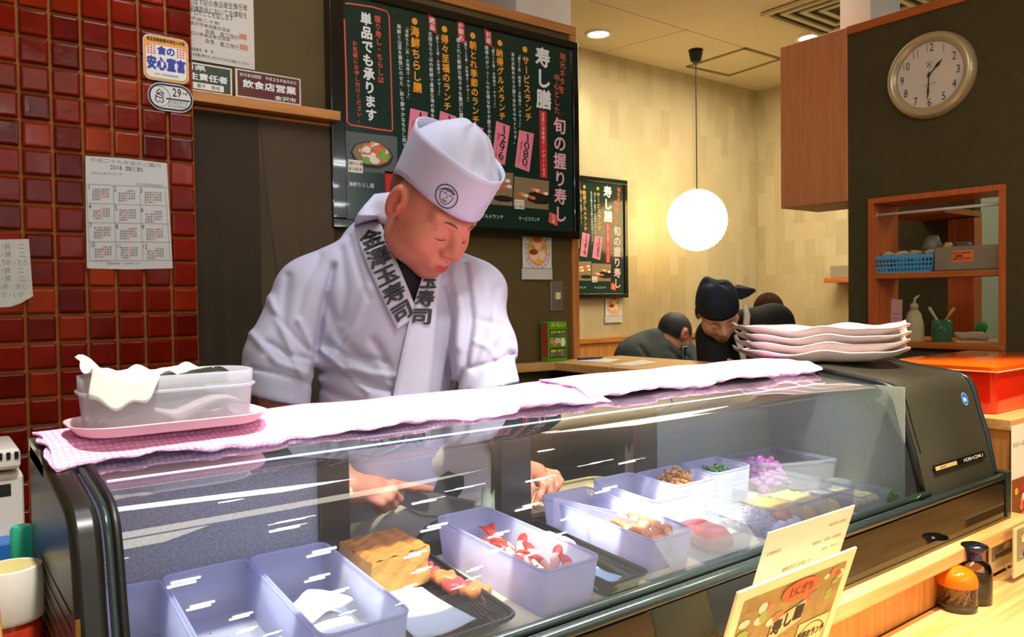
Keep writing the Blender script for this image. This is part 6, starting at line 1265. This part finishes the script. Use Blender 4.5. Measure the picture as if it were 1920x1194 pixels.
def dish(u, v, w_, h_, n, cols, k0):
    mb = MB(); ms = []
    for i in range(n):
        m = cols[i % len(cols)]; 
        if m not in ms: ms.append(m)
        disc(mb, u+random.uniform(-w_, w_), v+random.uniform(-h_, h_), w_*random.uniform(.12, .3), h_*random.uniform(.15, .32), T3, ms.index(m), n=9, k=k0+i*.3)
    mb.build('food_photo', ms, mc)
dish(X0+.085, -.075, .055, .040, 16, [I_cream, I_grn, I_salm, I_wd, I_cream, I_wd, I_salm], 3); dish(X1-.085, -.060, .055, .032, 16, [I_salm, I_grn, I_or, I_wd, I_cream, I_red], 3); dish(X0+.06, -.155, .03, .03, 9, [I_cream, I_wd, I_salm, I_cream], 3); dish(X0+.17, -.185, .03, .02, 8, [I_or, I_cream, I_yel], 3)
mb = MB(); disc(mb, X0+.175, -.040, .052, .020, T3, 0, k=12); htext(mb, '上にぎり', X0+.140, X0+.212, -.040, .02, lambda u, v, k=0: T3(u, v, k+15), 1, bold=.03); mb.build('red_oval', [mat('oval_red', '#d8542c', .4), mat('oval_ink', '#8c5a1c', .5)], mc)
mb = MB(); mb.add([T3(X0+.118, -.125, 11), T3(X0+.205, -.105, 11), T3(X0+.205, -.065, 11), T3(X0+.118, -.085, 11)], [(0, 1, 2, 3)], 0); htext(mb, '寿し膳', X0+.120, X0+.204, -.102, .030, lambda u, v, k=0: T3(u, v+.0, k+15), 1, bold=.045, skew=.22); htext(mb, 'メニュー', X0+.165, X0+.205, -.124, .010, lambda u, v, k=0: T3(u, v, k+15), 1, skew=.2); mb.build('title', [mat('title_ground', '#d6d2a4', .5), I_blk], mc)
mb = MB(); quad(mb, X1-.120, -.205, X1-.028, -.118, T3, 0, k=9); ring(mb, X1-.074, -.160, .042, .036, .0018, lambda u, v, k=0: T3(u, v, k+12), 1); htext(mb, '季節のランチ', X1-.116, X1-.034, -.146, .018, lambda u, v, k=0: T3(u, v, k+15), 1, bold=.03); htext(mb, '¥1512', X1-.106, X1-.045, -.172, .020, lambda u, v, k=0: T3(u, v, k+15), 1, bold=.02); mb.build('price_box', [mat('price_ground', '#e6dd9e', .5), I_blk], mc)
mb = MB(); htext(mb, 'とろ　自家煮あん', X0+.030, X0+.115, -.190, .016, lambda u, v, k=0: T3(u, v, k+15), 0, bold=.03); mb.build('lettering', I_wht, mc); mb = MB(); quad(mb, X0+.12, -.178, X0+.205, -.170, T3, 0, k=14); mb.build('yellow_bar', mat('bar_yellow', '#f0c81c', .5), mc)
# toothpick jar and soy bottle
tj = onZ(1803, 1155, CT); c = np.array([tj[0]+.040, tj[1]+.026, CT]); hj = (onY(1803, 1057, c[1])[2]-CT); rj = .040
t = thing('toothpick_jar', c, 'clear toothpick jar with a translucent orange dome cap', 'jar'); M_cl = sheet_glass('jar_clear', '#e8e2c8', 1.2, 0.02)
MB().lathe(c, [(rj*.96, 0), (rj, .006), (rj, hj*.60)], 32, cap=False).build('glass', M_cl, t, smooth=True); MB().lathe(c, [(rj*.95, .0005), (rj*.99, .002), (rj*1.005, .014), (rj*.9, .0145)], 32).build('base', mat('jar_base', '#3a3822', .25), t, smooth=True)
MB().lathe((c[0], c[1], c[2]+hj*.58), [(rj*1.02, 0), (rj*1.02, hj*.12), (rj*.94, hj*.24), (rj*.74, hj*.34), (rj*.4, hj*.405), (.001, hj*.42)], 32, cap=False).build('dome_cap', mat('dome_orange', '#ee7f10', .12, coat=.4, trl=.35), t, smooth=True)
for i in range(46):
    a = random.random()*6.28; r = rj*.86*math.sqrt(random.random()); b = random.random()*6.28; p = np.array([c[0]+r*math.cos(a), c[1]+r*math.sin(a), CT+.015]); q = np.array([c[0]+rj*.8*math.cos(a+.9+.3*b), c[1]+rj*.8*math.sin(a+.9+.3*b), CT+hj*.60]); o = MB().tube([p, q], [.0008, .0011], 4).build('toothpick', mat('toothpick_wood', '#d8bd86', .7), None); tag(o, 'thin wooden toothpick in the orange capped jar', 'toothpick', 'toothpicks in the jar')
sj = onZ(1836, 1143, CT); c = np.array([sj[0]+.045, sj[1]+.028, CT]); hs = onY(1815, 1022, c[1])[2]-CT; rs = .036
t = thing('soy_bottle', c, 'clear soy sauce bottle with a dark blue stopper behind the toothpick jar', 'bottle')
MB().lathe(c, [(rs*.9, 0), (rs, .006), (rs, hs*.52), (rs*.85, hs*.64), (rs*.5, hs*.70), (rs*.42, hs*.74)], 28, cap=False).build('glass', M_cl, t, smooth=True); MB().lathe((c[0], c[1], CT+.014), [(rs*.93, 0), (rs*.93, hs*.32)], 28).build('soy_sauce', mat('soy', '#3b3010', .1), t, smooth=True)
MB().lathe((c[0], c[1], CT+hs*.72), [(rs*.50, 0), (rs*.52, hs*.13), (rs*.62, hs*.15), (rs*.60, hs*.20)], 24, cap=False).build('collar', mat('stopper_blue', '#101a5c', .15, coat=.4), t, smooth=True); MB().lathe((c[0], c[1], CT+hs*.90), [(rs*.55, 0), (rs*.80, hs*.02), (rs*.74, hs*.06), (rs*.35, hs*.095), (.001, hs*.10)], 24).build('stopper', mat('stopper_black', '#14161c', .2, coat=.3), t, smooth=True)
# menu cards further along the counter
def stand_card(pts, y, lab, zbase):
    q = [onY(px, py, y) for px, py in pts]; x0, x1 = q[0][0], q[1][0]; z1 = q[0][2]
    t = thing('photo_card', ((x0+x1)/2, y, CT), lab, 'menu card', 'photo menu cards on the counter'); MB().box((x0, y, zbase), (x1, y+.003, z1)).build('card', mat('stand_cream', '#e2d3a0', .35, coat=.3), t); Tq = TY(y); w_, h_ = x1-x0, z1-zbase
    mb = MB(); quad(mb, x0+.06*w_, zbase+.30*h_, x1-.06*w_, z1-.05*h_, Tq, 0); ms = [mat('card_brown', '#8d8468', .4), I_yel, I_cream, I_salm, I_grn]
    for i in range(14): disc(mb, x0+w_*random.uniform(.15, .85), zbase+h_*random.uniform(.55, .85), w_*.10, h_*.06, Tq, 1+i % 4, 9, k=2+.3*i)
    ring(mb, (x0+x1)/2, zbase+.40*h_, w_*.38, h_*.09, .002, lambda u, v, k=0: Tq(u, v, k+8), 2); mb.build('photo_print', ms, t); mb = MB(); htext(mb, '旬のおすすめ', x0+.15*w_, x1-.12*w_, zbase+.42*h_, h_*.08, lambda u, v, k=0: Tq(u, v, k+10), bold=.03); htext(mb, 'ランチ¥1512', x0+.15*w_, x1-.12*w_, zbase+.35*h_, h_*.07, lambda u, v, k=0: Tq(u, v, k+10)); mb.build('lettering', I_blk, t)
    MB().tube([((x0+x1)/2, y+.004, zbase+.2*h_), ((x0+x1)/2, y-.004, CT+.02), ((x0+x1)/2-.03, y-.03, CT+.004)], .003, 6).build('clear_foot', M_clear, t); MB().tube([((x0+x1)/2+.02, y+.004, zbase+.2*h_), ((x0+x1)/2+.02, y-.004, CT+.02), ((x0+x1)/2+.05, y-.03, CT+.004)], .003, 6).build('clear_foot', M_clear, t)
stand_card([(1856, 1004), (1906, 985)], .790, 'food photo card in a clear stand behind the soy bottle', CT+.012); stand_card([(1901, 992), (1990, 950)], .745, 'food photo card at the very edge of the counter', CT+.012)
# poster on the side cabinet
a = onY(1897, 800, PY0-.008); b = onY(1897, 1000, PY0-.008); t = thing('wall_poster', (2.4, PY0-.008, b[2]), 'white poster with orange food photos on the oak side cabinet', 'poster'); yq = PY0-.0085; Tq = TY(yq)
MB().box((a[0]-.002, yq, b[2]), (a[0]+.30, yq+.0015, a[2])).build('sheet', mat('poster_white', '#e3d9c6', .5), t); mb = MB(); quad(mb, a[0], b[2]+.005, a[0]+.29, b[2]+(a[2]-b[2])*.50, Tq, 0)
for i in range(40): disc(mb, a[0]+random.uniform(.01, .28), b[2]+random.uniform(.02, .11), .012, .010, Tq, 1+i % 4, 9, k=2+.2*i)
mb.build('photo_print', [mat('poster_brown', '#8a4a24', .4), I_salm, I_cream, I_or, I_rd2], t)
mb = MB(); htext(mb, '本日の一品', a[0]+.005, a[0]+.08, a[2]-.05, .014, Tq); mb.build('lettering', I_mid, t)
# ================================================================== things at the left end of the case
LZ = -.566; WZ = -.565
t = thing('counter_machine', (.0, 1.42, WZ), 'white boxy kitchen machine with a vent slot behind the case end', 'appliance'); y = 1.36; zt = onY(20, 858, y)[2]; x1 = onY(45, 900, y)[0]
MB().box((-.25, y, WZ), (x1, y+.14, zt-.022)).build('body', mat('machine_white', '#c9c5bb', .4), t, bevel=.008); MB().box((-.25, y-.012, zt-.016), (x1-.004, y+.14, zt+.014)).build('top_cover', MATS['machine_white'], t, bevel=.006)
for i in range(10): MB().box((x1-.012-.010*i, y-.0135, zt+.000), (x1-.007-.010*i, y-.0115, zt+.010)).build('vent_slot', M_rubber, t)
mb = MB(); T4 = TY(y); u, v = onY(2, 905, y)[0], onY(10, 918, y)[2]; quad(mb, u-.02, v-.01, u+.012, v+.008, T4); mb.build('maker_label', I_dk, t); 
o = MB().box((-.25, 1.315, WZ), (onY(25, 1030, 1.32)[0], 1.358, onY(10, 1015, 1.32)[2])).build('blue_crate', mat('crate_blue', '#1c5a9c', .4), None, bevel=.004); tag(o, 'blue plastic crate under the white machine', 'crate')
def jarL(name, px, ptop, y, r, prof, parts_m, lab, cat):
    c = onY(px, ptop, y); H = c[2]-LZ; t = thing(name, (c[0], y, LZ), lab, cat)
    for (nm, pr, m) in prof: MB().lathe((c[0], y, LZ), [(a*r, b*H) for a, b in pr], 24).build(nm, m, t, smooth=True, auto=50)
    return t
jarL('sauce_bottle', 40, 985, 1.25, .030, [('body', [(1, 0), (1.02, .04), (1, .6), (.8, .72), (.42, .80)], mat('bottle_pet', '#8c7a58', .15, trl=.3)), ('green_cap', [(.46, .79), (.48, .81), (.46, .98), (.38, 1.0)], mat('cap_green', '#1f9c7c', .35))], 0, 'tall sauce bottle with a green cap beside the case end', 'bottle')
jarL('spice_jar', 18, 1062, 1.10, .034, [('body', [(1, 0), (1.02, .04), (1.0, .70), (.9, .76)], mat('jar_red', '#a8321c', .15, var=.5, vscale=20)), ('white_cap', [(1.0, .76), (1.06, .78), (1.06, .94), (.98, 1.0)], mat('cap_white_plastic', '#d8d4ca', .4)), ('cap_top', [(.80, .99), (.78, 1.003), (.3, 1.004)], mat('cap_olive', '#b8ac6c', .5))], 0, 'short jar of red spice with a white cap beside the case end', 'jar')
a, b, c_ = onY(-40, 1090, .93), onY(8, 1120, .93), onY(34, 1230, .93); mb = MB(); mb.prism([(a[0], .93, a[2]), (b[0]-.004, .93, b[2]), (c_[0], .93, LZ+.001), (a[0], .93, LZ+.001)], (0, .06, 0)); o = mb.build('chopstick_box', M_pine, None, bevel=.004); tag(o, 'slanted pale wooden chopstick box at the corner of the ledge', 'box')
o = MB().blob((onY(62, 1178, 1.02)[0]-.006, 1.02, LZ+.03), (.02, .02, .03), 10, jitter=.1).build('red_sachet', mat('sachet_red', '#c01818', .4), None, smooth=True); tag(o, 'small red sachet lying beside the spice jar', 'sachet')
# ================================================================== guests and waitress in the dining room
def person(name, label, sdf, lo, hi, h, mats, mfn=None): 
    t = thing('person', ((lo[0]+hi[0])/2, (lo[1]+hi[1])/2, FL), label, 'person'); return t
# man in a grey suit, seen from behind
MD = 4.05
def mJ(px, py, w=0): return D(px, py, MD-w)
MF = head_frame(mJ(1262, 632, .0), 125, 38)
man = thing('person', (mJ(1240, 660)[0], mJ(1240, 660)[1], FL), 'grey haired man in a grey suit hunched over a table', 'person')
def man_core(P):
    d = s_cap(P, mJ(1240, 655, -.03), mJ(1235, 760, -.05), .10, .13); nk = MF[0]+np.array([0, -.03, -.06]) @ MF[1]; d = smin(d, s_cap(P, nk, mJ(1238, 648), .05, .06), .03)
    hands = smin(s_cap(P, mJ(1296, 676, -.12), mJ(1308, 670, -.14), .030, .032), s_cap(P, mJ(1308, 670, -.14), mJ(1318, 662, -.15), .022, .014), .02)
    for k in range(4): hands = smin(hands, s_cap(P, mJ(1306+3*k, 668-2*k, -.13), mJ(1297+4*k, 662-2*k, -.16), .010, .008), .005)
    return smin(smin(d, head_sdf(P, MF), .02), np.minimum(hands, smin(hands, s_cap(P, mJ(1296, 676, -.12), mJ(1270, 690, -.05), .03, .035), .02)), .01)
def man_hair(x, y, z): return np.clip(sst((z-.030)/.012)+sst((-.008-y)/.014)*sst((z+.040)/.012), 0, 1)*sst((.080-y)/.01)*(1-sst((x-.078)/.004)*sst((.05-z)/.01))
M_hairG = mat('hair_grey', '#24221f', .85, spec=.15, var=.6, vscale=120, stretch=(1, 1, 3))
c0 = mJ(1240, 680); nets_obj('body', man_core, c0+np.array([-.45, -.5, -.35]), c0+np.array([.45, .5, .40]), .0066, tint_mat('skin_man', .6, .05), man, relax=1, cfn=lambda V: face_tint(V, MF, 1.0, '#c98a66', '#2a2826', '#b06a5a', man_hair))
def suit(P):
    d = s_ell(P, mJ(1232, 688, -.02), (.20, .15, .20), np.stack([_r, _f, _u])); d = smin(d, s_cap(P, mJ(1190, 672, .02), mJ(1272, 662, -.06), .105, .085), .06)
    d = smin(d, s_cap(P, mJ(1276, 664, -.04), mJ(1290, 692, .02), .075, .06), .03); d = smin(d, s_cap(P, mJ(1292, 690, .02), mJ(1316, 686, -.10), .052, .040), .02); d = smin(d, s_cap(P, mJ(1215, 720, -.03), mJ(1225, 800, -.05), .2, .2), .05)
    d = smin(d, s_cap(P, mJ(1228, 632, .03), mJ(1252, 640, -.06), .040, .040), .03); px = to_px(P)
    for pl in ([(1262, 640), (1280, 660), (1292, 672)], [(1270, 672), (1286, 678), (1300, 680)], [(1255, 655), (1275, 672), (1284, 690)], [(1200, 650), (1215, 670)]): d = d+.010*np.exp(-(poly_dist(px, pl)/3.0)**2)
    return d
nets_obj('suit_jacket', suit, c0+np.array([-.5, -.5, -.35]), c0+np.array([.5, .5, .3]), .008, mat('suit_grey', '#4c5450', .85, var=.12, vscale=30, bump=.15, bscale=300), man, relax=2, keep=lambda V: ~((np.linalg.norm(V-mJ(1250, 636, -.01), axis=1) < .052)))
MB().tube([mJ(1277, 640, .0), mJ(1284, 645, -.08), mJ(1290, 652, -.1)], .003, 6).build('glasses', I_blk, man)
def legs(px, dep, par, m): 
    mb = MB(); c = D(px, 800, dep); mb.tube([c, (c[0], c[1], FL+.001)], [.16, .10], 12); mb.build('trousers', m, par, smooth=True)
legs(1230, MD+.05, man, mat('suit_trousers', '#3c433f', .85))
a = mJ(1281, 650, -.10); t = thing('pocket_notebook', mJ(1286, 672, -.12), 'small white framed card held by the man in grey', 'card'); q = [mJ(1281, 672, .10), mJ(1292, 671, .04), mJ(1291, 648, .04), mJ(1280, 649, .10)]; MB().prism(q, _f*.006).build('card', I_wht, t); qq = [x*.84+np.mean(q, 0)*.16-_f*.003 for x in q]; MB().add(qq, [(0, 1, 2, 3)]).build('picture', I_dk, t)
# waitress with a navy cap
WD = 3.25
def wJ(px, py, w=0): return D(px, py, WD-w)
WF = head_frame(wJ(1346, 586, .08), 4, 42, -14)
wom = thing('person', (wJ(1390, 690)[0], wJ(1390, 690)[1], FL), 'waitress in a navy cap and black top bending forward', 'person')
def wom_core(P):
    nk = WF[0]+np.array([0, -.03, -.05]) @ WF[1]; d = s_cap(P, nk, wJ(1395, 618, -.08), .045, .05); d = smin(d, s_cap(P, wJ(1395, 640, -.1), wJ(1395, 780, -.1), .10, .12), .03); d = smin(d, head_sdf(P, WF, .93, True, .95), .02)
    h = s_cap(P, wJ(1352, 690, .05), wJ(1366, 684, .06), .025, .022)
    for k in range(4): h = smin(h, s_cap(P, wJ(1362+3*k, 684, .06), wJ(1366+4*k, 674+2*k, .07), .010, .008), .004)
    return smin(d, smin(h, s_cap(P, wJ(1352, 692, .05), wJ(1335, 740, .02), .028, .035), .02), .01)
def wom_hair(x, y, z): return np.clip(sst((.012-y)/.012)+sst((z-.055)/.01), 0, 1)*sst((z+.07)/.02)
c0 = wJ(1385, 640); nets_obj('body', wom_core, c0+np.array([-.40, -.45, -.40]), c0+np.array([.42, .5, .40]), .0055, tint_mat('skin_waitress', .5, .1), wom, relax=1, cfn=lambda V: face_tint(V, WF, .93, '#dba888', '#1a1410', '#b8544a', wom_hair)); face_lines(WF, wom, .93)
def wtop(P):
    d = s_cap(P, wJ(1345, 625, -.02), wJ(1450, 605, -.16), .075, .085); d = smin(d, s_ell(P, wJ(1390, 680, -.08), (.15, .13, .20), np.stack([_r, _f, _u])), .05); d = smin(d, s_cap(P, wJ(1336, 632, 0), wJ(1338, 720, .05), .070, .060), .03); d = smin(d, s_cap(P, wJ(1450, 610, -.15), wJ(1478, 690, -.10), .075, .065), .04)
    d = smin(d, s_cap(P, wJ(1395, 700, -.1), wJ(1395, 820, -.1), .15, .16), .04); return d
nets_obj('black_top', wtop, c0+np.array([-.45, -.5, -.45]), c0+np.array([.5, .55, .25]), .008, mat('uniform_black', '#14140f', .85), wom, relax=2)
MB().tube([wJ(1378, 628, .08), wJ(1388, 650, .09), wJ(1394, 672, .09), wJ(1396, 700, .07)], [.012, .022, .022, .016], 8, flat=.5).build('shirt_front', mat('shirt_white', '#d8d0b8', .8), wom, smooth=True); MB().tube([wJ(1396, 572, .0), wJ(1401, 590, .03), wJ(1399, 612, .06), wJ(1392, 632, .09)], [.010, .014, .014, .010], 8, flat=.5).build('collar', MATS['shirt_white'], wom, smooth=True)
def wcap(u, v):
    th = 2*math.pi*u; x, y = .086*math.sin(th), .106*math.cos(th); k = math.cos(v*math.pi/2)**.55*1.02; z = .030+ipol(th, .015, .005, -.02)+.116*math.sin(v*math.pi/2)+.003*math.sin(4*th)*v; pk = .030*math.exp(-((th-3.6)/.5)**2)*math.sin(math.pi*v); return WF[0]+.95*np.array([x*k, y*k-.01, z+pk]) @ WF[1]
M_navy = mat('cap_navy', '#16202f', .8, var=.15, vscale=20, bump=.1, bscale=300); MB().grid(wcap, 48, 14, closed=True).build('cap', M_navy, wom, smooth=True, thick=.003)
q = [wJ(1376, 538, .0), wJ(1384, 533, -.05), wJ(1416, 541, -.06), wJ(1419, 546, -.05), wJ(1404, 556, -.04), wJ(1390, 562, .0)]; MB().prism(q, _f*.03).build('cap_tail', M_navy, wom, bevel=.004); q = [wJ(1318, 545, .02), wJ(1326, 541, .0), wJ(1330, 556, .02), wJ(1320, 566, .03)]; MB().prism(q, _f*.02).build('cap_knot', M_navy, wom, bevel=.003)
legs(1395, WD+.1, wom, MATS['uniform_black'])
# third guest: only a brown head and dark back behind the waitress
GD = 4.2; GF = head_frame(D(1441, 594, GD), 150, 20); gst = thing('person', (*D(1450, 640, GD)[:2], FL), 'brown haired guest in dark clothes half hidden behind the waitress', 'person')
def g_core(P): nk = GF[0]+np.array([0, -.02, -.06]) @ GF[1]; return smin(head_sdf(P, GF), smin(s_cap(P, nk, D(1445, 640, GD+.03), .05, .055), s_cap(P, D(1445, 650, GD+.03), D(1450, 780, GD+.05), .11, .14), .04), .02)
c0 = D(1446, 650, GD); nets_obj('body', g_core, c0+np.array([-.35, -.35, -.35]), c0+np.array([.35, .35, .38]), .009, [M_skin, mat('hair_brown', '#3a2012', .9, spec=.1, var=.4, vscale=60)], gst, relax=1, mfn=lambda V: (lambda q: ((q[:, 2] > -.05) & (q[:, 1] < .06) & (np.linalg.norm(q, axis=1) < .17)).astype(int))(head_local(V, GF)))
nets_obj('dark_jacket', lambda P: smin(s_cap(P, D(1410, 660, GD), D(1486, 650, GD+.05), .10, .10), s_ell(P, D(1448, 720, GD+.03), (.22, .16, .28), np.stack([_r, _f, _u])), .06), c0+np.array([-.5, -.5, -.4]), c0+np.array([.5, .5, .25]), .011, mat('jacket_dark', '#191712', .85), gst, relax=1)
legs(1450, GD+.05, gst, MATS['jacket_dark'])
# the table they sit at
tb = thing('dining_table', (3.6, 3.1, FL), 'wooden dining table the guests lean on', 'table'); MB().box((3.45, 2.75, -.70), (4.3, 3.45, -.665)).build('table_top', M_oak, tb, bevel=.004)
for x in (3.5, 4.25):
    for y in (2.8, 3.4): MB().box((x-.03, y-.03, FL), (x+.03, y+.03, -.70)).build('leg', M_oakZ, tb)
# ================================================================== tidy up
for o in bpy.data.objects:
    if '_org' in o: del o['_org']
